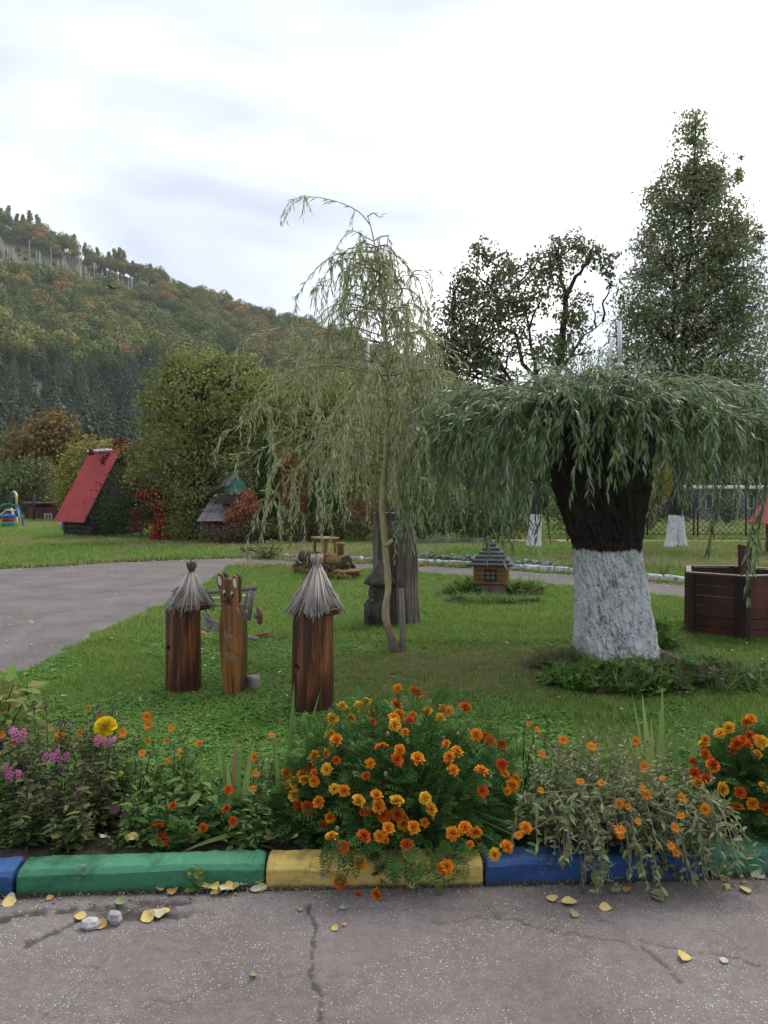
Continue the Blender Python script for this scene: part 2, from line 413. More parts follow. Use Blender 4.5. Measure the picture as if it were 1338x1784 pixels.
# ================================================================== SETTING
GZ = -0.02
def grid(x0, x1, y0, y1, dx, dy, zf, tf=None):
    xs = np.arange(x0, x1+dx*.5, dx); ys = np.arange(y0, y1+dy*.5, dy); X, Y = np.meshgrid(xs, ys)
    Z = zf(X, Y); nx, ny = len(xs), len(ys)
    i = np.arange(ny-1)[:, None]*nx + np.arange(nx-1)[None]
    F = np.stack([i, i+1, i+1+nx, i+nx], -1).reshape(-1, 4)
    return np.stack([X, Y, Z], -1).reshape(-1, 3), F, (None if tf is None else tf(X, Y).ravel())
def inpoly(x, y, poly):
    p = A(poly); n = len(p); ins = np.zeros(np.shape(x), bool); j = n-1
    for i in range(n):
        xi, yi = p[i]; xj, yj = p[j]
        ins ^= ((yi > y) != (yj > y)) & (x < (xj-xi)*(y-yi)/(yj-yi+1e-12)+xi); j = i
    return ins
def gxy(px, py): g = G(px, py, 0); return (g.x, g.y)

# ground: one sheet to the horizon
m, t, b, o = newmat('lawn_ground')
n1 = noise(t, .35, 6, coord='Object'); n2 = noise(t, 9, 8, coord='Object', rough=.7)
c = mixc(t, 'MIX', .5, ramp(t, n1, [(.35,(.05,.095,.025)),(.55,(.085,.13,.04)),(.7,(.13,.14,.06))]), ramp(t, n2, [(.35,(.03,.05,.018)),(.65,(.12,.16,.055))]))
t.links.new(c, b.inputs['Base Color']); b.inputs['Roughness'].default_value = .95; bump(t, b, n2, .8, .03)
gb = MB(); V, F, _ = grid(-1500, 1500, -300, 2700, 100, 100, lambda X, Y: X*0+GZ); gb.add(V, F)
solo('ground', gb, [m], 'green lawn and meadow under the whole garden', None, kind='structure')

# asphalt material: pinkish grey binder with pale aggregate chips, cracks by attribute t
def asphalt(name, dark, light, chip, chipcol, specks=1.0):
    m, t, b, o = newmat(name)
    tcn = t.nodes.new('ShaderNodeTexCoord')
    big = noise(t, 1.3, 5, rough=.6); mid = noise(t, 22, 6, rough=.7); fine = noise(t, 260, 3, rough=.7)
    col = ramp(t, big, [(.32, dark), (.68, light)])
    col = mixc(t, 'MULTIPLY', 1, col, ramp(t, mid, [(.3,(.78,.76,.76)),(.7,(1.15,1.15,1.15))]))
    col = mixc(t, 'MULTIPLY', 1, col, ramp(t, fine, [(.3,(.5,.5,.5)),(.7,(1.42,1.42,1.42))]))
    vo = t.nodes.new('ShaderNodeTexVoronoi'); vo.inputs['Scale'].default_value = chip; vo.inputs['Randomness'].default_value = 1
    t.links.new(tcn.outputs['Object'], vo.inputs['Vector'])
    sepc = t.nodes.new('ShaderNodeSeparateColor'); t.links.new(vo.outputs['Color'], sepc.inputs[0])
    th = t.nodes.new('ShaderNodeMath'); th.operation = 'MULTIPLY'; t.links.new(sepc.outputs[0], th.inputs[0]); th.inputs[1].default_value = .42
    lt = t.nodes.new('ShaderNodeMath'); lt.operation = 'LESS_THAN'; t.links.new(vo.outputs['Distance'], lt.inputs[0]); t.links.new(th.outputs[0], lt.inputs[1])
    g2 = t.nodes.new('ShaderNodeMath'); g2.operation = 'GREATER_THAN'; t.links.new(sepc.outputs[1], g2.inputs[0]); g2.inputs[1].default_value = .42
    an = t.nodes.new('ShaderNodeMath'); an.operation = 'MULTIPLY'; t.links.new(lt.outputs[0], an.inputs[0]); t.links.new(g2.outputs[0], an.inputs[1])
    pm = ramp(t, noise(t, 3.1, 4, rough=.6), [(.36,(.2,.2,.2)),(.58,(1,1,1))])
    an2 = t.nodes.new('ShaderNodeMath'); an2.operation = 'MULTIPLY'; t.links.new(an.outputs[0], an2.inputs[0]); t.links.new(pm, an2.inputs[1])
    an3 = t.nodes.new('ShaderNodeMath'); an3.operation = 'MULTIPLY'; t.links.new(an2.outputs[0], an3.inputs[0]); an3.inputs[1].default_value = specks
    cc = ramp(t, sepc.outputs[2], [(0, tuple(x*.55 for x in chipcol)), (1, chipcol)])
    col = mixc(t, 'MIX', an3.outputs[0], col, cc)
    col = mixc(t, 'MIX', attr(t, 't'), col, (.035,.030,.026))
    t.links.new(col, b.inputs['Base Color']); b.inputs['Roughness'].default_value = .85; b.inputs['Specular IOR Level'].default_value = .25
    hh = t.nodes.new('ShaderNodeMath'); hh.operation = 'ADD'; t.links.new(fine, hh.inputs[0]); t.links.new(lt.outputs[0], hh.inputs[1])
    bump(t, b, hh.outputs[0], .8, .003)
    return m
ASPH = asphalt('road_asphalt', (.142,.118,.112), (.215,.185,.177), 140, (.58,.56,.53), 1.0)
ASPH2 = asphalt('path_asphalt', (.125,.108,.105), (.19,.168,.163), 60, (.40,.38,.36), .6)

# kerb foot line (world) from photo pixels
KF = [gxy(*p) for p in [(-420,1580),(-5,1561),(24,1560),(460,1547),(843,1541),(1238,1529),(1338,1523),(1800,1500)]]
kfx = A([p[0] for p in KF]); kfy = A([p[1] for p in KF])
def kerb_y(x): return np.interp(x, kfx, kfy)

def seg_dist(X, Y, pts):
    d = np.full(X.shape, 9.0)
    for (a, b_) in zip(pts[:-1], pts[1:]):
        ax, ay = a; bx, by = b_; L2 = (bx-ax)**2+(by-ay)**2
        u = np.clip(((X-ax)*(bx-ax)+(Y-ay)*(by-ay))/L2, 0, 1)
        d = np.minimum(d, np.hypot(X-ax-u*(bx-ax), Y-ay-u*(by-ay)))
    return d
CR = [([(548,1640),(536,1690),(552,1730),(560,1770),(590,1830)], .006, .65), ([(540,1575),(546,1640)], .005, .7),
      ([(1120,1640),(1150,1680),(1175,1705)], .008, .5), ([(1010,1590),(1060,1605),(1110,1655)], .010, .22),
      ([(0,1600),(90,1585),(200,1580),(300,1572)], .018, .8), ([(60,1640),(140,1600),(240,1600),(330,1570)], .012, .7),
      ([(850,1590),(930,1615),(1100,1640),(1338,1680)], .004, .4), ([(560,1690),(420,1715),(230,1760)], .003, .35),
      ([(200,1660),(130,1720),(60,1790)], .003, .3), ([(700,1580),(760,1610),(850,1600)], .004, .3)]
CRW = [([gxy(*p) for p in pl], w, s_) for pl, w, s_ in CR]
def crackf(X, Y):
    p = np.stack([X, Y, X*0], -1)
    wx = (fbm(p*14, 3, 3)-.5)*.07; wy = (fbm(p*14, 3, 9)-.5)*.07; rag = fbm(p*45, 3, 5)
    v = X*0
    for pl, w, s_ in CRW:
        d = seg_dist(X+wx, Y+wy, pl); v = np.maximum(v, s_*np.clip(1.6 - d/(w*(.4+1.5*rag)), 0, 1)*np.clip((rag-.28)*5, 0, 1))
    # broken pit left of the stones, worn strip at the kerb foot
    g = gxy(250, 1592); d = np.hypot((X-g[0])/.22, (Y-g[1])/.045); v = np.maximum(v, np.clip(1.5-d-1.3*(rag-.3), 0, 1)*.9)
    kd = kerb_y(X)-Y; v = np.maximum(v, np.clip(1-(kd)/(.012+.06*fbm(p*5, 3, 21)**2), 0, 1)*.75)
    return v
def roadz(X, Y):
    p = np.stack([X, Y, X*0], -1)
    return -0.011*crackf(X, Y) + .004*(fbm(p*3, 3, 2)-.5) + .0025*(fbm(p*60, 2, 4)-.5)
rb = MB(); V, F, T_ = grid(-2.1, 2.1, 1.9, 3.33, .0065, .0065, roadz, crackf); rb.add(V, F, 0, .5, T_)
for (x0, x1, y0, y1) in ((-14,-2.1,-6,3.0),(2.1,14,-6,3.33),(-2.1,2.1,-6,1.9)):
    rb.add([(x0,y0,0),(x1,y0,0),(x1,y1,0),(x0,y1,0)], [(0,1,2,3)], 0, .5)
solo('road', rb, [ASPH], 'worn pinkish grey asphalt with cracks and pale stone chips', None, kind='structure')

# back path: wide yard on the left narrowing into a footpath
near_edge = [(-700,1290),(-200,1230),(60,1165),(120,1130),(180,1100),(235,1076),(292,1052),(340,1030),(372,1008),(398,990),(425,984),(480,986),(560,988),(700,995),(850,1006),(1000,1022),(1200,1043),(1338,1060),(1900,1120)]
far_edge = [(-700,1010),(-300,1002),(0,990),(100,986),(200,979),(330,974),(430,971),(520,977),(620,981),(700,983),(800,988),(900,994),(1000,1001),(1100,1010),(1200,1019),(1338,1030),(1900,1075)]
NE = [gxy(*p) for p in near_edge]; FE = [gxy(*p) for p in far_edge]
def jitter(pl, amp, k=14, s=0):
    o_ = []
    for (a, b_) in zip(pl[:-1], pl[1:]):
        for i in range(k):
            u = i/k; x = a[0]+(b_[0]-a[0])*u; y = a[1]+(b_[1]-a[1])*u
            q = fbm(A([[x*1.7, y*1.7, s*3.1]]), 3, s)[0]-.5; o_.append((x+q*amp, y+q*amp*2))
    o_.append(pl[-1]); return o_
pm_ = MB(); rows = 26; VV = []; pxs_ = np.linspace(-700, 1900, 420)
ney = np.interp(pxs_, [p[0] for p in near_edge], [p[1] for p in near_edge]); fey = np.interp(pxs_, [p[0] for p in far_edge], [p[1] for p in far_edge])
NEj = []; FEj = []
for a_, (px, yn, yf) in enumerate(zip(pxs_, ney, fey)):
    X0, Y0_ = gxy(px, yn); X1, Y1_ = gxy(px, yf); q_ = fbm(A([[X0*2, Y0_*2, 1.]]), 3, 1)[0]-.5; q2 = fbm(A([[X1*2, Y1_*2, 5.]]), 3, 2)[0]-.5
    Y0_ += q_*.25; Y1_ += q2*.35; NEj.append((X0, Y0_)); FEj.append((X1, Y1_))
    for r_ in range(rows+1):
        w = r_/rows; VV.append((X0+(X1-X0)*w, Y0_+(Y1_-Y0_)*w, GZ+.008))
PATHPOLY = NEj + FEj[::-1]; n_ = len(pxs_)
i = np.arange(n_-1)[:, None]*(rows+1)+np.arange(rows)[None]
FF = np.stack([i, i+rows+1, i+rows+2, i+1], -1).reshape(-1, 4)
VV = A(VV)
def pcr(X, Y):
    v = X*0
    for pl, w in (([(0,1010),(120,1040),(230,1020),(330,1000)], .02), ([(0,1090),(90,1080),(200,1050)], .018), ([(1140,1050),(1180,1030)], .02), ([(40,1130),(80,1090),(60,1050)], .015)):
        v = np.maximum(v, .22*np.clip(1.4-seg_dist(X+(fbm(np.stack([X,Y,X*0],-1)*3,3,3)-.5)*.4, Y, [gxy(*p) for p in pl])/(w*2), 0, 1))
    return v
pm_.add(VV, FF, 0, .5, pcr(VV[:,0], VV[:,1]))
solo('path', pm_, [ASPH2], 'grey asphalt yard narrowing to a footpath across the lawn', None, kind='structure')

# pink path along the lattice fence, brown mulch in front of it
m, t, b, o = newmat('pink_paving'); cc = ramp(t, noise(t, 3, 6), [(.35,(.30,.17,.14)),(.65,(.42,.27,.23))]); t.links.new(cc, b.inputs['Base Color']); b.inputs['Roughness'].default_value = .9
q = MB(); q.add([(2.0,25.0,GZ+.012),(16,23.6,GZ+.012),(16,26.2,GZ+.012),(2.0,27.4,GZ+.012)], [(0,1,2,3)])
solo('fence_path', q, [m], 'pinkish paved path running along the lattice fence', None, kind='structure')

# painted kerbstones
def paint(name, c, top):
    m, t, b, o = newmat(name)
    n = noise(t, 3, 5, rough=.65); n2 = noise(t, 40, 5, rough=.7)
    col = ramp(t, n, [(.35, tuple(x*.86 for x in c)), (.65, tuple(min(1, x*1.1) for x in c))])
    col = mixc(t, 'MIX', ramp(t, n2, [(.60,(0,0,0)),(.70,(.55,.55,.55))]), col, top)
    gq = t.nodes.new('ShaderNodeSeparateXYZ'); tq = t.nodes.new('ShaderNodeTexCoord'); t.links.new(tq.outputs['Object'], gq.inputs[0])
    md = t.nodes.new('ShaderNodeMath'); md.operation = 'MULTIPLY_ADD'; md.inputs[1].default_value = -22; md.inputs[2].default_value = .55
    t.links.new(gq.outputs[2], md.inputs[0])
    ad = t.nodes.new('ShaderNodeMath'); ad.operation = 'ADD'; t.links.new(md.outputs[0], ad.inputs[0]); t.links.new(noise(t, 9, 5, rough=.7), ad.inputs[1])
    col = mixc(t, 'MIX', ramp(t, ad.outputs[0], [(.66,(0,0,0)),(.98,(.9,.9,.9))]), col, (.07,.06,.05))
    ch = ramp(t, noise(t, 7, 8, rough=.75), [(.63,(0,0,0)),(.655,(1,1,1))]); col = mixc(t, 'MIX', ch, col, tuple(.5*q_+.12 for q_ in top))
    col = mixc(t, 'MULTIPLY', 1, col, ramp(t, noise(t, 5, 7, (1,1,2.5), rough=.7), [(.34,(.42,.39,.36)),(.52,(1,1,1))])); t.links.new(col, b.inputs['Base Color']); b.inputs['Roughness'].default_value = .62; b.inputs['Specular IOR Level'].default_value = .35
    bump(t, b, noise(t, 30, 7, rough=.75), .8, .006)
    return m
PG = paint('green_paint', (.045,.20,.105), (.13,.22,.165)); PY = paint('yellow_paint', (.62,.45,.12), (.52,.44,.25)); PB = paint('blue_paint', (.028,.085,.24), (.10,.14,.22))
def kerbstone(pa, pb, m, label, sd):
    a, b_ = A(gxy(*pa)), A(gxy(*pb)); d = b_-a; L = np.hypot(*d); d /= L; nrm = A([-d[1], d[0]])
    prof = [(0,-.03),(-.001,.03),(0,.070),(.001,.076),(.018,.092),(.022,.0945),(.07,.096),(.11,.096),(.135,.093),(.142,.086),(.145,.07),(.145,-.02)]
    nl = 90; us = np.concatenate([[0,.004],np.linspace(.010,L-.010,nl),[L-.004,L]]); V = []
    for k, u in enumerate(us):
        e_ = min(k, len(us)-1-k); sh = .010 if e_ == 0 else (.004 if e_ == 1 else 0)
        for j, (y, z) in enumerate(prof):
            yy = y + (sh if j < 6 else -sh)*(1 if z > 0 else 0); zz = z - sh*(1 if z > .05 else 0)
            V.append((a[0]+d[0]*u+nrm[0]*yy, a[1]+d[1]*u+nrm[1]*yy, zz))
    V = A(V); dn = (fbm(V*9+sd*5, 3, sd)-.5)*.010 + (fbm(V*45+sd, 3, sd+3)-.5)*.007; chip = np.clip(fbm(V*18+sd*9, 3, sd+7)-.68, 0, 1)*.08*(V[:,2] > .06)
    V[:,2] += np.where(V[:,2] > 0, dn-chip, 0); V[:,1] += dn*.8+chip*.5
    n = len(prof); i = np.arange(len(us)-1)[:, None]*n+np.arange(n-1)[None]
    F = np.stack([i, i+n, i+n+1, i+1], -1).reshape(-1, 4)
    mb = MB(); mb.add(V, F, 0, .5, smooth=False)
    n0 = 0
    mb.F.append(np.arange(n)[None]); mb.F.append((len(us)-1)*n+np.arange(n)[None, ::-1])
    for _ in range(2): mb.M.append(np.array([0])); mb.R.append(np.array([.5])); mb.S.append(np.array([False])); mb.V.append(np.zeros((0,3))); mb.T.append(np.zeros(0))
    solo('kerbstone', mb, [m], label, 'kerbstone', (a[0], a[1], 0), 'painted kerbstones between road and flower bed')
kerbstone((-420,1579), (20,1561), PB, 'blue kerbstone end beyond the long green one, below the pink flowers', 1)
kerbstone((27,1560), (460,1546), PG, 'long green kerbstone with dry yellow leaves drifted against it', 2)
kerbstone((463,1548), (842,1542), PY, 'yellow kerbstone half hidden by the hanging marigolds', 3)
kerbstone((846,1541), (1236,1530), PB, 'blue kerbstone under the grey dried calendula plant', 4)
kerbstone((1240,1526), (1800,1500), PG, 'green kerbstone beside the dried calendula, below the second marigold bush', 5)

# flower bed soil
def soilz(X, Y):
    p = np.stack([X, Y, X*0], -1); k = Y-kerb_y(X)
    return GZ-.01 + .085*np.clip(1-(k-.55)/.7, 0, 1) + .05*(fbm(p*6, 4, 31)-.5)*np.clip(k*6, 0, 1) + .02*(fbm(p*30, 3, 32)-.5)
V, F, _ = grid(-2.6, 2.6, 3.1, 4.6, .025, .025, soilz)
kk = V[:,1]-kerb_y(V[:,0]); V[:,1] = np.where(kk < .13, kerb_y(V[:,0])+.13, V[:,1]); V[:,2] = np.where(kk < .13, .055, V[:,2])
q = MB(); q.add(V, F, 0, .5); solo('flower_bed_soil', q, [SOIL], 'dark soil of the flower bed behind the kerb', None, kind='structure')

# far hill with its ridge running down to the right
ridge = [(-900,60),(-500,190),(-200,300),(0,392),(60,415),(110,437),(180,468),(250,492),(330,522),(440,560),(520,580),(600,606),(700,640),(800,690),(900,735),(1000,765),(1200,800),(1500,815),(2200,830)]
rpx = A([p[0] for p in ridge]); rpy = A([p[1] for p in ridge])
Y0, Y1 = 130., 460.
def hillpt(px, tt):
    Yv = Y0 + (Y1-Y0)*tt
    py = 866 + (np.interp(px, rpx, rpy)-866)*(tt**.8)
    k = (px-CX)/FPX
    d = np.stack([k, np.full_like(k, cp)+(-(py-CY)/FPX)*sp, (-(py-CY)/FPX)*cp - sp], -1)
    T_ = Yv/d[..., 1]
    Pt = d*T_[..., None] + A([0,0,CAMZ])
    Pt[..., 2] += 7*(fbm(Pt*A([.02,.02,0]), 3, 8)-.5)*np.sin(tt*PI)
    return Pt
pxs = np.linspace(-900, 2200, 160); tts = np.linspace(0, 1, 60)
PX, TT = np.meshgrid(pxs, tts); H = hillpt(PX, TT); H[0,:,2] = GZ-.5
back = H[-1].copy(); back[:,1] += 300; back[:,2] *= .35
H = np.concatenate([H, back[None]]); ny, nx = H.shape[:2]
i = np.arange(ny-1)[:, None]*nx+np.arange(nx-1)[None]
m, t, b, o = newmat('hill_ground'); cc = ramp(t, noise(t, .06, 6), [(.35,(.05,.055,.03)),(.65,(.12,.115,.07))]); t.links.new(cc, b.inputs['Base Color']); b.inputs['Roughness'].default_value = 1
q = MB(); q.add(H.reshape(-1,3), np.stack([i, i+1, i+1+nx, i+nx], -1).reshape(-1,4)); solo('hill', q, [m], 'long steep wooded hill falling away to the valley', None, kind='structure')

def shell_leaves(mb, c, rad, n, size, tpl=T_OVAL, inner=.55, up=.35, m=0, squash=1.0, rr=(0,1), wr=.75, lump=0, seed=0, disp=.5, halves=None):
    """leaf faces lying roughly along the skin of an ellipsoid crown lobe"""
    d = rdir(n); 
    if halves is not None: d[:,2] = np.where(d[:,2] < halves, -d[:,2], d[:,2])
    u = inner + (1.05-inner)*rng.random(n)**.6
    if lump: u = u*(1+lump*2*(fbm(d*2.2+seed*3.3+9, 3, seed)-.5))
    p = A(c)+d*A(rad)*u[:,None]
    nr = unit(d/np.maximum(A(rad),.01)*np.mean(rad) + A([0,0,up]) + rng.normal(size=(n,3))*disp)
    D = unit(np.cross(nr, rdir(n)) + A([0,0,-.25]))
    L = size*(.6+.8*rng.random(n))
    mb.stamp(tpl, p, D, nr, L, L*wr, m, rr[0]+(rr[1]-rr[0])*rng.random(n))
# forest tree kit
TINT = [(.045,.065,.032),(.06,.085,.03),(.085,.10,.035),(.11,.115,.035),(.16,.125,.035),(.20,.115,.035)]
FOR_D = leafmat('forest_leaf', [(.05,.07,.03),(.08,.10,.035)], .15, .8, spec=.15, objrand=.85, tint=[(.09,.15,.045),(.14,.20,.045),(.12,.17,.05),(.30,.30,.06),(.15,.20,.05),(.40,.36,.08),(.10,.15,.05),(.46,.28,.08),(.12,.16,.05),(.24,.26,.07),(.38,.33,.09)])
FOR_C = leafmat('forest_needle', [(.03,.05,.03),(.05,.07,.04)], .1, .8, spec=.15, objrand=.7, tint=[(.03,.06,.035),(.08,.13,.06),(.12,.16,.08),(.04,.08,.05),(.14,.15,.09),(.05,.10,.05)])
def far_deciduous(i):
    mb = MB(); nl = 7
    for k in range(nl):
        a = k/nl*2*PI+rng.random(); rr = 1.9*(k > 0)
        c = (rr*math.cos(a), rr*math.sin(a), 5.2+2.2*rng.random()+(1.6 if k == 0 else 0)); r_ = 1.7+.9*rng.random()
        shell_leaves(mb, c, (r_, r_, r_*.85), 170, .62, inner=.8, lump=.12, seed=k+i*9, disp=.22, up=.15, rr=(.0+.5*(k%2), .5+.5*(k%2)))
    mb.tube([(0,0,-1),(0,0,6)], [.25,.12], 5, 1); return mb.mesh('far_tree_mesh', [FOR_D, BARKG])
def far_conifer(i):
    mb = MB(); h = 8.5+3*rng.random(); n = 760
    z = rng.random(n)**1.25; r_ = (1-z)*2.5*(.65+.35*np.sin(z*46+i)**2)*(.65+.45*rng.random(n)); a = rng.random(n)*2*PI
    p = np.c_[r_*np.cos(a), r_*np.sin(a), 1.2+z*(h-1.2)]
    out_ = np.c_[np.cos(a), np.sin(a), np.zeros(n)-.45]
    mb.stamp(T_OVAL, p, out_+A([0,0,-.5]), np.c_[np.cos(a), np.sin(a), np.ones(n)*.8]+rng.normal(size=(n,3))*.25, .95*(1.25-z)*(.7+.6*rng.random(n)), .6*(1.25-z))
    mb.tube([(0,0,-1),(0,0,h)], [.2,.03], 5, 1); return mb.mesh('far_conifer_mesh', [FOR_C, BARKG])
DK = [far_deciduous(i) for i in range(6)]; CK = [far_conifer(i) for i in range(4)]
# plant the hill
N_ = 5000
px_ = rng.uniform(-500, 1500, N_); tt_ = rng.random(N_)**.58
pts = hillpt(px_, tt_)
scrp = 860 + (np.interp(px_, rpx, rpy)-860)*(tt_**.8)
def ramp_y(px, pts_): return np.interp(px, [p[0] for p in pts_], [p[1] for p in pts_])
strip_top = ramp_y(px_, [(-600,250),(0,425),(90,455),(180,485),(235,500)]); strip_bot = ramp_y(px_, [(-600,330),(0,482),(90,500),(160,512),(235,520)])
bare = (px_ < 240) & (scrp > strip_top-4) & (scrp < strip_bot+16)
gl = np.abs((px_-250) - (scrp-530)*1.15) < 16+22*fbm(np.stack([px_*.01, scrp*.02, px_*0],-1),2,3); gully = gl & (scrp > 525) & (scrp < 690)
conif = ((scrp > 668+46*(fbm(np.stack([px_*.012, px_*0, px_*0],-1),2,5)-.5)) & (px_ < 300)) | ((rng.random(N_) < .05) & (tt_ < .8))
keep = ~bare & ~(gully & (rng.random(N_) < .75))
kd = keep & ~conif; kc = keep & conif & (rng.random(N_) < .55)
def plant(mask, nk, s0, s1):
    n = int(mask.sum()); s_ = rng.uniform(s0, s1, n)*np.where(tt_[mask] > .8, .82, 1)
    return pts[mask], np.c_[np.zeros(n), np.zeros(n), rng.random(n)*6.28], s_, rng.integers(0, nk, n)
scatter('deciduous_forest', DK, *plant(kd, 6, .85, 1.65), 'green and yellowing broadleaf wood covering the hillside', 'forest')
scatter('spruce_forest', CK, *plant(kc, 4, .8, 1.45), 'dark blue-green spruce stand low on the hillside', 'forest')
n = 260; px_ = rng.uniform(-300, 245, n); tb = rng.random(n); sy = ramp_y(px_, [(-600,250),(0,425),(90,455),(180,485),(235,500)])*(1-tb)+tb*ramp_y(px_, [(-600,330),(0,484),(90,502),(160,515),(235,522)])
tt = ((866-sy)/(866-np.interp(px_, rpx, rpy))).clip(0,1)**(1/.8); pts = hillpt(px_, tt)
scatter('clearing_scrub', DK, pts-A([0,0,1.3]), np.c_[np.zeros(n),np.zeros(n),rng.random(n)*6.28], rng.uniform(.22,.42,n), rng.integers(0,6,n), 'low grey-brown scrub in the felled strip below the ridge', 'scrub')
# individual bare trunks in the felled strip
SNAG = mat('bleached_trunk', (.46,.44,.42), 2, bmp=0)
mb = MB(); mb.tube([(0,0,-1),(.1,0,4),(0,.1,9)], [.17,.14,.07], 6, 0)
sm = mb.mesh('bare_trunk', [SNAG])
n = 84; px_ = rng.uniform(-20, 262, n); tb = rng.random(n); sy = ramp_y(px_, [(-600,250),(0,440),(90,462),(180,492),(265,512)])*(1-tb)+tb*ramp_y(px_, [(-600,330),(0,482),(90,500),(160,515),(265,535)])
tt = ((866-sy)/(866-np.interp(px_, rpx, rpy))).clip(0,.985)**(1/.8); pts = hillpt(px_, tt)
for k in range(n):
    o_ = solo('bare_trunk', sm, None, 'bleached bare tree trunk left standing in the felled strip on the hill', 'dead tree', pts[k], 'bare trunks in the felled strip')
    s_ = rng.uniform(.5, 1.25); o_.scale = (1.2, 1.2, s_); o_.rotation_euler = (rng.normal()*.04, rng.normal()*.04, rng.random()*6)
# ridge trees that stand out singly
def ridge_tall(i):
    mb = MB(); h = 15
    mb.tube([(0,0,-1),(.1,0,h*.6),(0,0,h)], [.22,.16,.04], 5, 1)
    for k in range(6):
        z = h*(.45+.1*k); r_ = 2.2-.22*k
        shell_leaves(mb, (rng.normal()*.5, rng.normal()*.5, z), (r_, r_, 1.5), 110, .8, inner=.3, disp=.6, lump=.3, seed=k+i)
    return mb.mesh('ridge_tree_mesh', [FOR_D, BARKG])
RK = [ridge_tall(i) for i in range(3)]
for k, px in enumerate([2,14,30,40,52,66,78,88,104,116,128,148,152,170,178,190,200,208,216,232,246,262]):
    p = hillpt(A([float(px)]), A([.985]))[0]; con = k in (6,7,8,12,14)
    o_ = solo('ridge_tree', CK[k % 4] if con else RK[k % 3], None, 'tall dark conifer on the hill ridge, on the skyline' if con else 'tall thin-stemmed tree standing on the hill ridge against the sky', 'tree', p, 'skyline trees on the ridge')
    s_ = rng.uniform(.75, 1.12); o_.scale = (s_,s_,s_); o_.rotation_euler = (0,0,rng.random()*6)

# ================================================================== BACKGROUND TREES AND SHRUBS
def limb(a, b_, sag=.1, n=7, wob=.05):
    a, b_ = A(a), A(b_); u = np.linspace(0,1,n)[:,None]; L = np.linalg.norm(b_-a)
    p = a+(b_-a)*u; p[:,2] += np.sin(u[:,0]*PI)*sag*L
    p[1:-1] += rng.normal(size=(n-2,3))*wob*L*.5
    return p
def tree(name, label, cat, base, ells, n, size, lm, bark=None, trunk_r=.15, limbs=14, trunk_top=None, group=None, tpl=T_OVAL, inner=.35, wr=.75, sub=26, lump_s=.28, trunks=None, up=.3, twigs=2, white=0, disp=.55, leafname='crown'):
    """ells: crown lobes in photo pixels (px, py, rx, ry); everything at the tree's own distance"""
    bark = bark or BARKG; base = A(base); Y = base[1]; k = Y/FPX
    T0 = thing(name, label, cat, base, group)
    cr = MB(); br = MB()
    lobes = []
    for (px, py, rx, ry, *yo) in ells:
        c = A(P(px, py, Y)); dy = (yo[0] if yo else 0); lobes.append((c+A([0,dy,0]), A([rx*k, min(rx,ry)*k*(.9), ry*k])))
    vol = A([l[1][0]*l[1][2] for l in lobes]); cnt = (n*vol/vol.sum()).astype(int)
    top = A(P(*trunk_top, Y)) if trunk_top else lobes[0][0]
    if trunks is None: trunks = [limb(base-A([0,0,.1]), top, 0, 9, .03)]
    rads = [tp[1:] if isinstance(tp, tuple) else (trunk_r, trunk_r*.15) for tp in trunks]; trunks = [tp[0] if isinstance(tp, tuple) else tp for tp in trunks]
    for tp, (ra, rb_) in zip(trunks, rads): br.tube(tp, np.linspace(ra, rb_, len(tp)), 9, 0, t=1)
    for (c, r_), m_ in zip(lobes, cnt):
        nc = max(3, m_//sub); d = rdir(nc); cc = c + d*r_*(inner+(1.10-inner)*rng.random((nc,1))**.5)
        per = m_//nc+1; sg = np.mean(r_)*lump_s
        p = np.repeat(cc, per, 0)+rng.normal(size=(nc*per,3))*sg*A([1,1,.75]); dd = np.repeat(d, per, 0)
        nr = unit(dd+A([0,0,up])+rng.normal(size=p.shape)*disp); D = unit(np.cross(nr, rdir(len(p)))+A([0,0,-.3]))
        L = size*(.6+.8*rng.random(len(p)))
        cr.stamp(tpl, p, D, nr, L, L*wr, 0, (np.repeat(rng.random(nc), per)*.55+.45*rng.random(len(p))))
        for q_ in cc[:max(1, int(limbs*len(cc)/max(1, (n//sub))))]:
            cand = np.concatenate([tt_[len(tt_)//4:] for tt_ in trunks]); dz_ = q_[2]-cand[:,2]; hd_ = np.hypot(*(q_-cand)[:,:2].T); s_ = cand[np.argmin(np.linalg.norm(q_-cand, axis=1)+np.where(dz_ < .35*hd_, 3*np.abs(dz_-.35*hd_), 0)+rng.random(len(cand))*.5)]
            bp = limb(s_, q_, .1, 7, .06); br.tube(bp, np.linspace(min(trunk_r*.30, .018+.018*np.linalg.norm(q_-s_)), .009, 7), 5, 0, t=1)
            for _ in range(twigs):
                e_ = bp[rng.integers(3,7)]; br.tube(limb(e_, e_+rng.normal(size=3)*sg*1.6+A([0,0,.1]), .05, 4, .08), [trunk_r*.1+.004,.008,.006,.004], 4, 0, t=1)
    part(T0, leafname, cr, [lm]); part(T0, 'trunk' if cat == 'tree' else 'stems', br, [bark])
    return T0

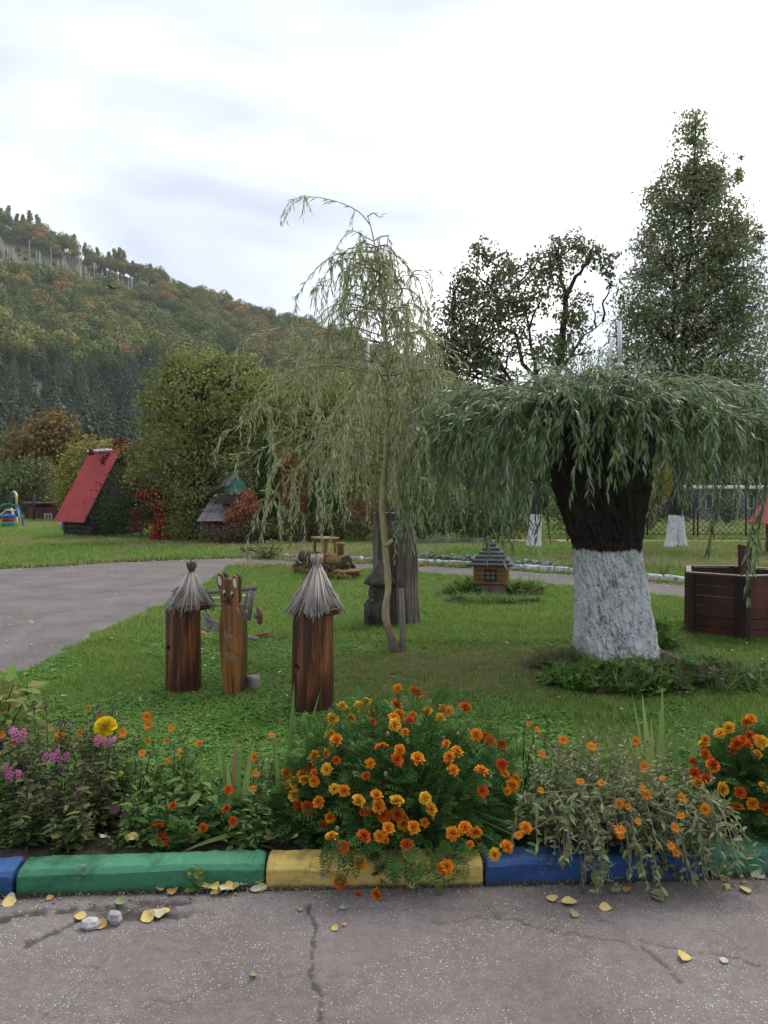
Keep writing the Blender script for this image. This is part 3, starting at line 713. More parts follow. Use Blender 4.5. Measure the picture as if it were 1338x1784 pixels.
def LM(name, cols, trans=.25, **k): return leafmat(name, cols, trans, .65, spec=.25, **k)
L_WALNUT = LM('walnut_autumn_leaf', [(.09,.10,.03),(.17,.13,.035),(.26,.15,.04),(.13,.12,.035)])
L_YELLOW = LM('yellowing_leaf', [(.12,.15,.035),(.24,.24,.05),(.36,.32,.07),(.15,.17,.04)])
L_GREY = LM('grey_green_leaf', [(.08,.115,.04),(.14,.17,.06),(.21,.23,.09)])
L_PLUM = LM('plum_leaf', [(.12,.155,.04),(.19,.225,.055),(.28,.30,.08),(.38,.36,.11)])
L_DARK = LM('dark_shrub_leaf', [(.03,.05,.016),(.06,.09,.028),(.11,.135,.045)])
L_PEAR = LM('pear_leaf', [(.10,.12,.05),(.17,.19,.08),(.28,.27,.14)], .4)
L_THUJA = LM('thuja_spray', [(.14,.18,.085),(.22,.255,.12),(.32,.335,.18),(.36,.31,.17)], .45)
L_THUJAC = LM('thuja_column_spray', [(.025,.07,.015),(.045,.11,.022),(.07,.15,.035)])
L_RED = LM('red_creeper_leaf', [(.16,.012,.018),(.32,.02,.03),(.45,.035,.04),(.10,.012,.018)])
L_DKRED = LM('dark_red_creeper_leaf', [(.07,.008,.012),(.14,.012,.02),(.22,.02,.025)])
L_ORANGE = LM('orange_shrub_leaf', [(.26,.09,.045),(.38,.13,.065),(.46,.19,.09),(.17,.11,.05)])
L_BROWN = LM('brown_weed_leaf', [(.09,.07,.035),(.15,.11,.055),(.11,.12,.05),(.20,.15,.08)])

def gb_(px, py): return A(G(px, py, 0))
# far-off hedgerow closing the view along the foot of the hill
for k, (px, py, w, h, Y, lm, lab) in enumerate([
    (-120,905,130,95,70,L_GREY,'grey-green tree clump beyond the playground'),
    (20,905,90,90,62,L_GREY,'pale grey-green thicket behind the climbing frame'),
    (760,900,120,60,48,L_GREY,'grey-green thicket far behind the carved stump'),
    (900,900,100,55,52,L_DARK,'dark thicket far behind the toy hut'),
    (1080,895,120,55,60,L_GREY,'grey-green thicket beyond the lattice fence behind the big willow'),
    (1290,890,120,60,58,L_DARK,'dark green thicket beyond the pale far house'),
    (620,900,120,80,44,L_GREY,'grey-green thicket behind the slender willow'),
    (1480,890,130,60,55,L_GREY,'grey-green thicket past the end of the lattice fence')]):
    b_ = A(P(px, 860, Y)); b_[2] = GZ
    pyb = 860+1.6*FPX/Y
    tree('thicket', lab, 'thicket', b_, [(px-w*.5, pyb-h*.35, w*.45, h*.45),(px+w*.35, pyb-h*.4, w*.5, h*.5),(px, pyb-h*.7, w*.45, h*.42),(px, pyb-h*.2, w*.8, h*.25)], 4200, .28, lm, limbs=8, trunk_r=.12, trunk_top=(px, pyb-h*.6), leafname='foliage', lump_s=.3)
# valley trees on the left
tree('walnut_tree', 'broad walnut tree turning orange-brown at the foot of the hill', 'tree', (*A(P(85,860,56))[:2], GZ), [(85,780,62,52),(40,800,50,45),(130,800,42,45),(90,835,70,40),(10,830,50,45),(95,742,35,24)], 9500, .30, L_WALNUT, trunk_r=.25, trunk_top=(85,775))
tree('yellow_tree', 'small tree with lemon yellow leaves behind the red roof', 'tree', (*A(P(150,860,44))[:2], GZ), [(140,815,28,40),(175,790,26,22),(120,845,28,36),(200,800,26,30),(150,870,40,30)], 5200, .17, L_YELLOW, trunk_r=.14, trunk_top=(150,810))
tree('apple_tree', 'pale grey-green apple tree behind the climbing frame', 'tree', (*A(P(45,860,47))[:2], GZ), [(30,845,38,42),(75,850,32,40),(0,850,30,45),(50,820,30,25)], 5500, .17, L_GREY, trunk_r=.14, trunk_top=(45,840))
# the big plum trees behind the red cabin
bp = gb_(335,936)
tree('plum_tree', 'large spreading plum tree with dark limbs behind the red cabin', 'tree', (*A(P(335,860,25.5))[:2], GZ), [(330,700,72,80),(278,690,36,46),(405,690,62,72),(340,638,45,30),(455,690,40,44),(425,628,24,20),(290,650,18,18),(375,622,20,16),(300,780,70,60),(390,800,75,60),(450,740,50,70),(250,810,42,40),(330,850,90,45)], 25000, .095, L_PLUM, bark=BARK, trunk_r=.16, limbs=110, trunk_top=(350,700), sub=24, lump_s=.15)
tree('plum_tree', 'second plum tree, half hidden behind the slender willow', 'tree', (*A(P(560,860,27))[:2], GZ), [(530,760,75,75),(620,740,70,70),(480,700,50,55),(560,690,60,45),(680,780,60,60),(600,830,110,50),(500,840,70,50)], 17000, .10, L_PLUM, bark=BARK, trunk_r=.2, limbs=60, trunk_top=(570,740), sub=30, lump_s=.2)
# thicket round the cabin and along the fence
SH = [
 ('dark_shrub','dark green bramble mass spilling over the cabin wall','shrub',212,930,27.5,[(225,870,48,45),(200,905,32,28),(260,880,40,50),(235,830,35,28),(300,890,40,45)],9000,.085,L_DARK),
 ('red_creeper','dark red creeper heaped on the roof ridge of the cabin','creeper',214,935,28.6,[(214,780,14,14),(228,790,18,12),(188,800,5,14),(184,812,6,16),(178,835,5,14),(157,789,5,8)],1700,.085,L_DKRED),
 ('red_creeper','bright crimson creeper hanging over the bushes','creeper',282,945,25.2,[(282,880,15,18),(262,862,20,9,-.2),(282,915,13,22),(278,938,16,8)],1700,.085,L_RED),
 ('red_creeper','dull red creeper threaded through the bush beside the cabin','creeper',245,945,25.8,[(248,850,20,14),(300,870,20,12),(240,900,12,28),(320,830,20,16)],800,.085,L_DKRED),
 ('bush','olive bush with a few scarlet leaves beside the fence post','shrub',325,948,25.4,[(320,880,30,48),(330,915,24,26),(305,920,30,24)],6500,.075,L_PLUM),
 ('orange_shrub','orange-pink shrub beside the green gabled hut','shrub',418,940,23.9,[(428,882,18,22),(412,898,20,14),(434,862,9,12)],2800,.075,L_ORANGE),
 ('orange_shrub','tall rust-orange shrub between the two dark thujas','shrub',508,935,25.5,[(500,840,18,40),(512,880,22,36),(490,810,14,22)],3200,.075,L_ORANGE),
 ('orange_shrub','faded orange shrub behind the bark of the carved stump','shrub',620,935,25.8,[(615,890,28,20),(600,905,24,16)],1600,.075,L_ORANGE),
 ('dry_bush','dry brown weeds along the chain-link fence under the orange shrub','shrub',415,945,23.6,[(400,930,60,11),(445,922,36,16)],2400,.07,L_BROWN),
 ('dry_bush','dry brown weeds below the thujas','shrub',520,945,24.6,[(520,918,60,20),(575,915,50,20)],3600,.07,L_BROWN),
 ('dry_bush','straggling brown weeds behind the slender willow','shrub',640,940,24.6,[(620,912,60,20),(700,905,50,24)],3600,.07,L_BROWN),
 ('bush','grey-green bush behind the carved stump','shrub',760,940,24.8,[(750,885,55,38),(800,900,50,30),(720,910,40,26)],6500,.085,L_GREY),
 ('bush','dense olive bush left of the whitewashed pear trunk','shrub',870,940,25.2,[(860,890,55,36),(900,905,40,26),(830,915,50,20)],6000,.085,L_GREY),
 ('bush','yellow-green bush behind the big willow','shrub',990,940,25.8,[(985,895,30,24),(1010,880,28,20)],2400,.075,L_GREY),
 ('young_tree','thin leafy sapling growing beside the double whitewashed trunk','shrub',1120,945,23.5,[(1120,840,26,50),(1150,830,26,40),(1100,880,20,30)],3400,.085,L_YELLOW),
 ('bush','dark sprawling bush at the fence near the big willow trunk','shrub',1165,938,29,[(1180,880,34,22),(1265,888,22,22),(1120,890,30,26)],3600,.085,L_DARK),
]
for (nm, lab, cat, px, py, Y, ells, n, sz, lm) in SH:
    tree(nm, lab, cat, (*A(P(px,860,Y))[:2], GZ), ells, n, sz, lm, limbs=16, trunk_r=.04, trunk_top=(ells[0][0], ells[0][1]), leafname='foliage', sub=22, lump_s=.3, twigs=1)
# columnar thujas
def thuja_column(px, ptop, Y, wpx, label):
    base = A(P(px,860,Y)); base[2] = GZ; k = Y/FPX; h = (860-ptop)*k+1.6; r0 = wpx*k
    T0 = thing('columnar_thuja', label, 'thuja', base, 'columnar thujas by the fence'); mb = MB(); n = 5200
    z = rng.random(n); a = rng.random(n)*2*PI; rr = r0*np.minimum(1,(1.02-z)*2.6)**.7*(.72+.35*fbm(np.c_[np.cos(a)*2,np.sin(a)*2,z*9],3,4))*(.8+.25*rng.random(n))
    p = np.c_[rr*np.cos(a), rr*np.sin(a), .1+z*h]+base
    mb.stamp(T_OVAL, p, np.c_[np.cos(a)*.3,np.sin(a)*.3,np.ones(n)], np.c_[np.cos(a),np.sin(a),np.zeros(n)+.3]+rng.normal(size=(n,3))*.45, .13*(.7+.6*rng.random(n)), .06)
    part(T0, 'foliage', mb, [L_THUJAC]); tb = MB(); tb.tube([base, base+A([0,0,h*.95])], [.06,.01], 6, 0, t=1); part(T0, 'trunk', tb, [BARKG])
thuja_column(463, 775, 24.8, 20, 'narrow dark green column of thuja right beside the orange-pink shrub')
thuja_column(562, 800, 24.8, 22, 'narrow dark thuja behind the hanging twigs of the slender willow')
thuja_column(585, 830, 25.4, 13, 'shorter thuja tucked behind the one under the slender willow')

# limewashed material for trunks: white below, bark above (a real coat of paint)
def limed(name, zline, barkc, rag=.06):
    m, t, b, o = newmat(name)
    g = t.nodes.new('ShaderNodeSeparateXYZ'); q = t.nodes.new('ShaderNodeTexCoord'); t.links.new(q.outputs['Object'], g.inputs[0])
    nn = noise(t, 12, 5, (1,1,.35), rough=.7)
    z2 = t.nodes.new('ShaderNodeMath'); z2.operation = 'MULTIPLY_ADD'; z2.inputs[1].default_value = rag*3; t.links.new(nn, z2.inputs[0]); t.links.new(g.outputs[2], z2.inputs[2])
    f = t.nodes.new('ShaderNodeMapRange'); f.inputs[1].default_value = zline+rag*1.5-.012; f.inputs[2].default_value = zline+rag*1.5+.012; t.links.new(z2.outputs[0], f.inputs[0])
    dirt = ramp(t, noise(t, 16, 7, (1,1,.45), rough=.75), [(.36,(.28,.26,.24)),(.46,(.68,.67,.66)),(.75,(.83,.82,.81))])
    fiss = ramp(t, attr(t, 't'), [(.0,(.10,.09,.08)),(.22,(1,1,1))])
    white = mixc(t, 'MULTIPLY', 1, dirt, fiss)
    dk = ramp(t, noise(t, 11, 6, (1,1,.3), rough=.7), [(.3, tuple(x*.45 for x in barkc)), (.7, barkc)])
    col = mixc(t, 'MIX', f.outputs[0], white, dk)
    t.links.new(col, b.inputs['Base Color']); b.inputs['Roughness'].default_value = .9; b.inputs['Specular IOR Level'].default_value = .2
    bump(t, b, noise(t, 45, 6, (1,1,.5), rough=.75), .8, .012)
    return m
# pear tree with whitewashed trunk
def white_trunk(px, pyb, wpx, pts_px, Y, seg=20, flare=1.5, seed=0):
    k = Y/FPX; p = A([A(P(x, y, Y)) for x, y in pts_px]); p[0,2] = GZ-.05
    pp = np.concatenate([p[:1]+(p[1]-p[0])*u for u in (0,.15,.35,.6,.8)]+[p[1:]])
    rr = np.concatenate([A([flare,1.22,1.08,1.0,.97]), np.linspace(.92,.45,len(p)-1)])*wpx*k/2
    return pp, rr
L1 = limed('limed_pear_trunk', 1.02, (.07,.058,.048)); L2 = limed('limed_double_trunk', .98, (.05,.042,.035))
Y = 22.4; base = A(P(930,860,Y)); base[2] = GZ
TP = tree('pear_tree', 'pear tree with a whitewashed trunk foot and crooked bare limbs against the sky', 'tree', base,
     [(790,570,45,60),(780,630,45,45),(850,640,60,30),(850,560,66,62),(815,500,32,55),(900,520,60,55),(1000,550,34,45),(960,470,45,45),(1000,430,45,28),(1045,450,28,22),(800,610,60,42),(960,610,70,40),(880,470,36,30),(840,440,22,28),(1060,480,14,24)],
     13500, .10, L_PEAR, bark=BARK, trunk_r=.13, limbs=120, sub=16, lump_s=.17, inner=.1, twigs=3,
     trunks=[(limb(P(934,840,Y), P(980,600,Y), 0, 9, .015), .15, .10), (limb(P(980,600,Y), P(985,520,Y), .02, 5, .04), .10, .08), (limb(P(985,520,Y), P(960,410,Y), .02, 8, .06), .06, .012), (limb(P(985,520,Y), P(1050,450,Y), .22, 9, .04), .07, .012), (limb(P(950,740,Y), P(835,440,Y), .05, 10, .05), .08, .012), (limb(P(950,700,Y), P(900,470,Y), .02, 9, .05), .06, .012), (limb(P(940,760,Y), P(790,560,Y), .12, 9, .05), .07, .012), (limb(P(965,660,Y), P(1050,560,Y), .1, 8, .05), .05, .012)])
mb = MB(); pp, rr = white_trunk(930, 955, 22, [(929,958),(934,900),(936,836)], Y, flare=1.65); mb.tube(pp, rr, 20, 0, cap=False, t=1.0); part(TP, 'lower_trunk', mb, [L1])
# large thuja with double whitewashed trunk
Y = 22.6; base = A(P(1178,860,Y)); base[2] = GZ
ells = [(1207,230,30,40),(1205,290,48,50),(1210,350,72,55),(1150,360,32,55),(1205,420,95,55),(1140,450,42,50),(1260,450,60,60),(1200,500,120,60),(1120,540,50,50),(1290,540,60,70),(1200,580,130,60),(1105,610,50,50),(1300,640,65,70),(1200,650,140,45),(1240,330,36,60),(1280,400,32,60),(1180,700,120,40),(1290,300,8,30),(1320,430,12,40)]
TH = tree('giant_thuja', 'tall ragged conical thuja with a double whitewashed trunk', 'tree', base, ells, 46000, .105, L_THUJA, bark=BARK, trunk_r=.12, limbs=170, sub=34, lump_s=.17, inner=.08, tpl=T_OVAL, wr=.55,
     trunks=[limb(P(1180,840,Y), P(1212,200,Y), 0, 12, .004), limb(P(1182,830,Y), P(1170,420,Y), 0, 10, .01)], twigs=2)
mb = MB()
for pts_px, w in (([(1168,959),(1173,902),(1178,836)], 19), ([(1189,957),(1184,902),(1181,836)], 15)):
    pp, rr = white_trunk(0, 0, w, pts_px, Y, flare=1.75); mb.tube(pp, rr, 18, 0, cap=False, t=1.0)
part(TH, 'lower_trunk', mb, [L2])

# ================================================================== BUILDINGS, FENCES, PLAYGROUND
RED_ROOF = mat('red_sheet_roof', (.44,.065,.06), 1.5, rough=.45, bmp=.1, vary=.08); OLDLOG = mat('old_log', [(.3,(.025,.02,.017)),(.7,(.11,.09,.075))], 9, (.2,1,1), .9, .6, .01)
WHITE = mat('white_paint', (.72,.73,.75), 4, rough=.5, bmp=.1, vary=.05); MAROON = mat('maroon_boards', [(.3,(.10,.035,.032)),(.7,(.19,.075,.065))], 3, (1,1,.2), .85, .3, vary=.2)
GREYWOOD = mat('weathered_shake', [(.3,(.13,.115,.11)),(.7,(.33,.30,.29))], 7, (.3,1,1), .9, .5, .01); METAL = mat('dark_metal', (.035,.035,.037), 5, rough=.55, bmp=.1)
def box_between(mb, a, b_, w, h, m=0, up=(0,0,1), bev=0, r=None):
    a, b_ = A(a), A(b_); d = b_-a; L = np.linalg.norm(d); R = frame_x(d/L, up); mb.box((a+b_)/2, (L, w, h), R, m, r, bev); return mb
# A-frame cabin
Y = 29.5; R1 = A(P(160,787,Y)); dd = unit(A([-.60,-.80,0])); 
run = 1.55; E1 = R1+dd*run+A([0,0,-2.62]); RL = 1.9
T0 = thing('log_cabin', 'small steep-roofed log cabin with red sheet metal roof', 'cabin', (E1[0]+.8, E1[1]+.5, GZ))
rd = unit(A([.80,-.60,0])); sl = unit(E1-R1); SLn = np.linalg.norm(E1-R1)
sheets = 2; nrm = unit(np.cross(rd, sl)); nrm = nrm if nrm[2] > 0 else -nrm
def corr(mb, o_, L, W, amp=.028, per=.15, n_rows=2):
    n = int(L/per*8); us = np.linspace(0, L, n); z = amp*np.sin(us/per*2*PI)
    rows_ = [0, W]
    V = np.concatenate([o_+us[:,None]*rd+w*sl+z[:,None]*nrm for w in rows_]); i = np.arange(n-1)
    mb.add(V, np.stack([i,i+1,i+1+n,i+n],-1), 0, random.random()); V2 = V-nrm*.012; mb.add(V2, np.stack([i,i+n,i+1+n,i+1],-1), 0, .5)
for k, (w0, w1) in enumerate(((0,.36),(.345,.70),(.69,1.0))):
    mb = MB(); corr(mb, R1-rd*.05+sl*SLn*w0+nrm*(.012*(2-k)), RL, SLn*(w1-w0)); part(T0, 'roof_sheet', mb, [RED_ROOF])
# the hidden slope
sl2 = A([-sl[0], -sl[1], sl[2]]); mb = MB(); q0 = R1-rd*.05; mb.add([q0, q0+rd*RL, q0+rd*RL+sl2*SLn, q0+sl2*SLn], [(0,1,2,3)]); mb.add([q0-nrm*.02, q0+rd*RL-nrm*.02, q0+rd*RL+sl2*SLn, q0+sl2*SLn], [(0,3,2,1)]); part(T0, 'roof_sheet', mb, [RED_ROOF])
mb = MB(); box_between(mb, R1-rd*.08+A([0,0,.02]), R1+rd*.42+A([0,0,.02]), .34, .10, bev=.02); part(T0, 'ridge_cap', mb, [WHITE])
mb = MB(); box_between(mb, R1+rd*.52+A([0,0,.02]), R1+rd*1.15+A([0,0,.02]), .34, .10, bev=.02); part(T0, 'ridge_cap', mb, [WHITE])
wl0 = E1-dd*.42; 
for k in range(5):
    for (a, b_) in ((wl0+rd*(.02), wl0+rd*(RL-.1)), (wl0+rd*.12-dd*-.1, wl0+rd*.12-dd*2.0), (wl0+rd*(RL-.25)-dd*-.1, wl0+rd*(RL-.25)-dd*2.0)):
        mb = MB(); z = GZ+.08+k*.165; a = A([a[0],a[1],z]); b_ = A([b_[0],b_[1],z+.002]); mb.tube([a,(a+b_)/2,b_], .085, 12, 0); part(T0, 'log', mb, [OLDLOG])
# gable end boards
g0 = q0+rd*(RL-.18); gm = MB(); gm.add([g0, g0+sl*SLn*.98, g0+sl2*SLn*.98], [(0,1,2)], 0); part(T0, 'gable', gm, [OLDLOG])

# maroon shed behind
Y = 45; a = A(P(78,905,Y)); k = Y/FPX
T0 = thing('maroon_shed', 'low maroon shed with small white-framed windows', 'shed', (a[0]+1.2, Y+1, GZ))
x0, x1 = a[0]-.9, a[0]+3.2; zt = 1.6-(883-860)*k
nb = 22
for i_ in range(nb):
    mb = MB(); w = (x1-x0)/nb; mb.box((x0+w*(i_+.5), Y, (zt+GZ)/2), (w-.012, .04, zt-GZ), None, 0, None, .006); part(T0, 'plank', mb, [MAROON])
mb = MB(); mb.box((x0-.02, Y+1, (zt+GZ)/2), (.04, 2, zt-GZ)); mb.box((x1+.02, Y+1, (zt+GZ)/2), (.04, 2, zt-GZ)); mb.box(((x0+x1)/2, Y+2, (zt+GZ)/2), (x1-x0, .04, zt-GZ)); part(T0, 'wall', mb, [MAROON])
mb = MB(); mb.box(((x0+x1)/2, Y+.95, zt+.09), (x1-x0+.5, 2.6, .09), frame_x((1,0,0), (0,.12,1)), 0, None, .02); part(T0, 'roof', mb, [mat('faded_red_roof', (.30,.13,.12), 3)])
for wx in (a[0]+.22, a[0]+1.15):
    W0 = None; mb = MB()
    for (cx_, cz_, sx, sz) in ((wx, zt-.42, .44, .05), (wx, zt-.94, .44, .05), (wx-.2, zt-.68, .05, .5), (wx+.2, zt-.68, .05, .5), (wx, zt-.68, .03, .5)): mb.box((cx_, Y-.04, cz_), (sx, .04, sz), None, 0, None, .005)
    W0 = part(T0, 'window', mb, [WHITE]); mb = MB(); mb.box((wx, Y-.026, zt-.68), (.36, .008, .48)); part(W0, 'pane', mb, [mat('dull_glass', (.10,.11,.12), 2, rough=.15, bmp=0, spec=.6)])
mb = MB(); mb.tube([(a[0]+.05, Y-1.5, GZ), (a[0]+.05, Y-1.5, 1.62)], .06, 8); solo('fence_post', mb, [METAL], 'dark post standing before the maroon shed', 'post', (a[0]+.05, Y-1.5, GZ))

# green gabled hut on its shake-roofed shed
Y = 24.3
def P3(px, py, dy=0): return A(P(px, py, Y+dy))
GREENB = mat('mint_boards', (.10,.30,.22), 4, (1,1,.3), .8, .3)
c0 = P3(392, 905); T0 = thing('shake_roofed_shed', 'dark red shed with a sloping grey shake roof behind the fence post', 'shed', (c0[0], Y, GZ))
a, b_ = P3(345, 908, -.3), P3(430, 908, -.3); a2, b2 = P3(372, 868, 1.0), P3(440, 868, 1.0)
for i_ in range(17):
    u = i_/16; mb = MB(); box_between(mb, a+(b_-a)*u, a2+(b2-a2)*u, .088, .018, up=(0,-.5,1)); part(T0, 'shingle', mb, [GREYWOOD])
for i_ in range(16):
    x = a[0]+.08+(b_[0]-a[0]-.16)*i_/15; mb = MB(); mb.box((x, Y+.05, (a[2]+GZ)/2), (.098, .03, a[2]-GZ), None, 0, None, .004); part(T0, 'plank', mb, [MAROON])
mb = MB(); mb.box((c0[0], Y+1.1, (a[2]+GZ)/2+.2), (1.5, .04, 1.2)); part(T0, 'back_wall', mb, [MAROON])
T0 = thing('green_hut', 'little mint green gabled hut with a grey plank roof', 'dovecote', P3(405, 858))
gl_, gt, gr = P3(405,853), P3(411,828), P3(429,848); 
o_ = [(-.26,-.12),(.26,-.12),(.26,.16),(0,.52),(-.26,.16)]
ctr = P3(415, 851); fr = rotz(.5)
for k in range(5):
    z0, z1 = -.12+.128*k, -.12+.128*(k+1)-.008
    wd = lambda z: .26 if z < .16 else .26*(.52-z)/.36
    mb = MB(); mb.prism([(-wd(z0),z0),(wd(z0),z0),(wd(z1)+.002,z1),(-wd(z1)-.002,z1)], 0, .03, 0, None, (fr, ctr)); part(T0, 'plank', mb, [GREENB])
mb = MB(); mb.prism([(-.25,-.12),(.25,-.12),(.25,.16),(0,.5),(-.25,.16)], .035, .72, 0, None, (fr, ctr)); part(T0, 'wall', mb, [GREENB])
for sg in (-1,1):
    for i_ in range(9):
        y = -.08+i_*.1; p0 = fr@A([0,y,.56])+ctr; p1 = fr@A([sg*.36,y,.07])+ctr; mb = MB(); box_between(mb, p0, p1, .092, .016, up=(0,0,1)); part(T0, 'roof_board', mb, [GREYWOOD])
p0 = P3(385,858); p1 = P3(425,866); mb = MB(); mb.box((p0+p1)/2+A([0,.3,-.14]), (.95,.8,.30), None, 0, None, .02); part(T0, 'base', mb, [OLDLOG])

# chain-link fence on the left: posts, wires and mesh
def fence_run(x0, x1, Y0_, Y1_, h, name, label, posts, cell=.16, zoff=.05, lat=True, wr=.006, prad=.035, post_mat=METAL):
    T0 = thing(name, label, 'fence', (x0, Y0_, GZ)); f = lambda x: Y0_+(Y1_-Y0_)*(x-x0)/(x1-x0)
    for x in posts:
        mb = MB(); mb.tube([(x, f(x), GZ), (x, f(x), h+.08)], prad, 8); part(T0, 'post', mb, [post_mat])
    for z in (zoff+.02, h):
        mb = MB(); mb.tube([(x0, f(x0)-.01, z), (x1, f(x1)-.01, z)], .012 if lat else .005, 5); part(T0, 'rail', mb, [post_mat])
    mb = MB(); H_ = h-zoff
    s_ = x0-H_
    while s_ < x1:
        for sg in (1,-1):
            u0, u1 = (s_, s_+H_) if sg > 0 else (s_+H_, s_)
            za, zb = zoff, h; xa, xb = u0, u1
            for lim, side in ((x0, 0), (x1, 1)):
                def clip(xa, za, xb, zb):
                    if side == 0:
                        if xa < lim and xb < lim: return None
                        if xa < lim: za += (zb-za)*(lim-xa)/(xb-xa); xa = lim
                        if xb < lim: zb += (za-zb)*(lim-xb)/(xa-xb); xb = lim
                    else:
                        if xa > lim and xb > lim: return None
                        if xa > lim: za += (zb-za)*(lim-xa)/(xb-xa); xa = lim
                        if xb > lim: zb += (za-zb)*(lim-xb)/(xa-xb); xb = lim
                    return xa, za, xb, zb
                q_ = clip(xa, za, xb, zb)
                if q_ is None: break
                xa, za, xb, zb = q_
            else:
                mb.tube([(xa, f(xa), za), (xb, f(xb)+.003*sg, zb)], wr, 4, cap=False)
        s_ += cell
    part(T0, 'wire_mesh', mb, [post_mat], kind='stuff')
xA = lambda px, Y: (px-CX)/FPX*Y
fence_run(xA(335,25), xA(700,25), 25, 25, 1.25, 'chain_link_fence', 'rusty chain-link fence behind the weeds under the thujas', [xA(p,25) for p in (376,470,570,665)], cell=.12, wr=.0025, prad=.06)
fence_run(xA(60,46), xA(125,46), 46, 46, 1.3, 'chain_link_fence', 'thin chain-link fence in front of the maroon shed', [xA(p,46) for p in (62,122)], cell=.2, wr=.004)
fence_run(xA(950,27.8), xA(1420,27.8), 27.8, 27.8, 1.72, 'lattice_fence', 'dark iron diamond lattice fence behind the double whitewashed trunk', [xA(p,27.8) for p in (1060,1128,1209,1216,1300,1385)], cell=.21, wr=.010, prad=.03, zoff=.12)
fence_run(xA(690,27.8), xA(948,27.8), 28.4, 27.9, 1.5, 'lattice_fence', 'wire fence in the bushes behind the carved stump and toy hut', [xA(p,28) for p in (700,775,850,925)], cell=.21, wr=.005, prad=.03)
mb = MB(); mb.box((xA(770,24.6), 24.6, GZ+.10), (xA(860,24.6)-xA(690,24.6), .14, .2), None, 0, .5, .02); mb2 = mb
solo('low_wall', mb, [mat('pale_concrete', (.33,.32,.31), 6, rough=.9, grime=(.15,.14,.12))], 'low pale concrete wall at the foot of the bushes behind the carved stump', 'wall', (xA(770,24.6), 24.6, GZ))
# pale house beyond the lattice fence
Y = 46; x0, x1 = xA(1125,Y), xA(1345,Y); T0 = thing('far_house', 'low pale house with a white eave beyond the lattice fence', 'house', ((x0+x1)/2, Y, GZ))
mb = MB(); mb.box(((x0+x1)/2, Y+3, .9), (x1-x0, 6, 1.84), None, 0, .5); part(T0, 'wall', mb, [mat('dim_plaster', (.25,.23,.22), 2, rough=.9, bmp=.1)])
mb = MB(); mb.box(((x0+x1)/2, Y+2.9, 1.98), (x1-x0+.8, 7, .20), None, 0, .5, .03); part(T0, 'roof', mb, [WHITE])
for i_ in range(9):
    x = x0+.5+i_*(x1-x0-1)/8; mb = MB(); mb.box((x, Y-.03, 1.15), (.42, .05, .9), None, 0, .5, .01); w_ = part(T0, 'window', mb, [WHITE]); mb = MB(); mb.box((x, Y-.06, 1.15), (.32, .02, .78)); part(w_, 'pane', mb, [METAL])
# red-roofed playhouse at the picture edge
Y = 19; T0 = thing('red_playhouse', 'playhouse with a steep red roof edge beside the brown well', 'playhouse', (xA(1395,Y), Y, GZ))
a, b_ = A(P(1350,915,Y)), A(P(1427,800,Y)); c_ = A(P(1504,915,Y))
for (u, v) in ((a,b_),(b_,c_)):
    mb = MB(); box_between(mb, u+A([0,.6,0]), v+A([0,.6,0]), 1.6, .05, up=(0,0,1), bev=.01); part(T0, 'roof', mb, [RED_ROOF])
for x in (xA(1366,Y), xA(1488,Y)):
    mb = MB(); mb.box((x, Y+.05, .45), (.09,.09,.98), None, 0, .5, .01); part(T0, 'post', mb, [METAL])
mb = MB(); mb.box((xA(1427,Y), Y+.7, .45), (1.5,.9,.93), None, 0, .5, .01); part(T0, 'wall', mb, [MAROON])

# playground climbing frame with slide rails
Y = 36
def q3(px, py, dy=0): return A(P(px, py, Y+dy))
BLU = mat('blue_tube', (.03,.13,.36), 3, rough=.4, bmp=0); YEL = mat('yellow_tube', (.60,.46,.14), 3, rough=.4, bmp=0); GRT = mat('green_tube', (.04,.25,.15), 3, rough=.4, bmp=0); REDT = mat('red_tube', (.40,.05,.04), 3, rough=.4, bmp=0)
T0 = thing('climbing_frame', 'blue and yellow tubular arch climbing frame on the far lawn', 'climbing frame', (*q3(24,900)[:2], GZ))
arc = [q3(29+0*u, 885) if 0 else None for u in ()]; 
an = np.linspace(0, PI, 14); top_arc = [q3(24.3+4.7*math.cos(x_), 866-9*math.sin(x_), .5*(x_/PI)) for x_ in an]
mb = MB(); mb.tube([q3(29,883), *top_arc[:8]], .055, 8); part(T0, 'arch_tube', mb, [YEL]); mb = MB(); mb.tube([*top_arc[7:], q3(19.5,885,.5)], .055, 8); part(T0, 'arch_tube', mb, [BLU])
for (p0, p1, mt) in ((q3(29,883),q3(29,900),BLU),(q3(29,900),(q3(29,900)[0],Y,GZ),YEL),(q3(19.5,885,.5),(q3(19.5,880)[0],Y+.5,GZ),YEL)):
    mb = MB(); mb.tube([p0, p1], .056, 8); part(T0, 'leg', mb, [mt])
for k, (pp, mt) in enumerate((([(29,882),(15,877),(2,882),(-20,895)],GRT),([(29,890),(12,888),(2,896),(-16,915)],WHITE),([(24,880),(8,878),(-10,885),(-30,905)],BLU))):
    mb = MB(); mb.tube([q3(x,y,.2*k) for x,y in pp], .035, 7); part(T0, 'slide_rail', mb, [mt])
for (a, b_, mt) in (((31,880),(43,922),BLU),((30,884),(40,922),WHITE)):
    mb = MB(); e_ = q3(*b_); e_[2] = GZ; mb.tube([q3(*a), e_], .03, 7); part(T0, 'ladder_rail', mb, [mt])
for i_ in range(5):
    u = .15+i_*.17; A_ = q3(31,880)+(q3(43,922)-q3(31,880))*u; B_ = q3(30,884)+(q3(40,922)-q3(30,884))*u; mb = MB(); mb.tube([A_, B_], .02, 6); part(T0, 'rung', mb, [BLU])
T0 = thing('barrel_bench', 'small bench with green seat and red and blue back logs beside the climbing frame', 'bench', (*q3(15,920,-.8)[:2], GZ))
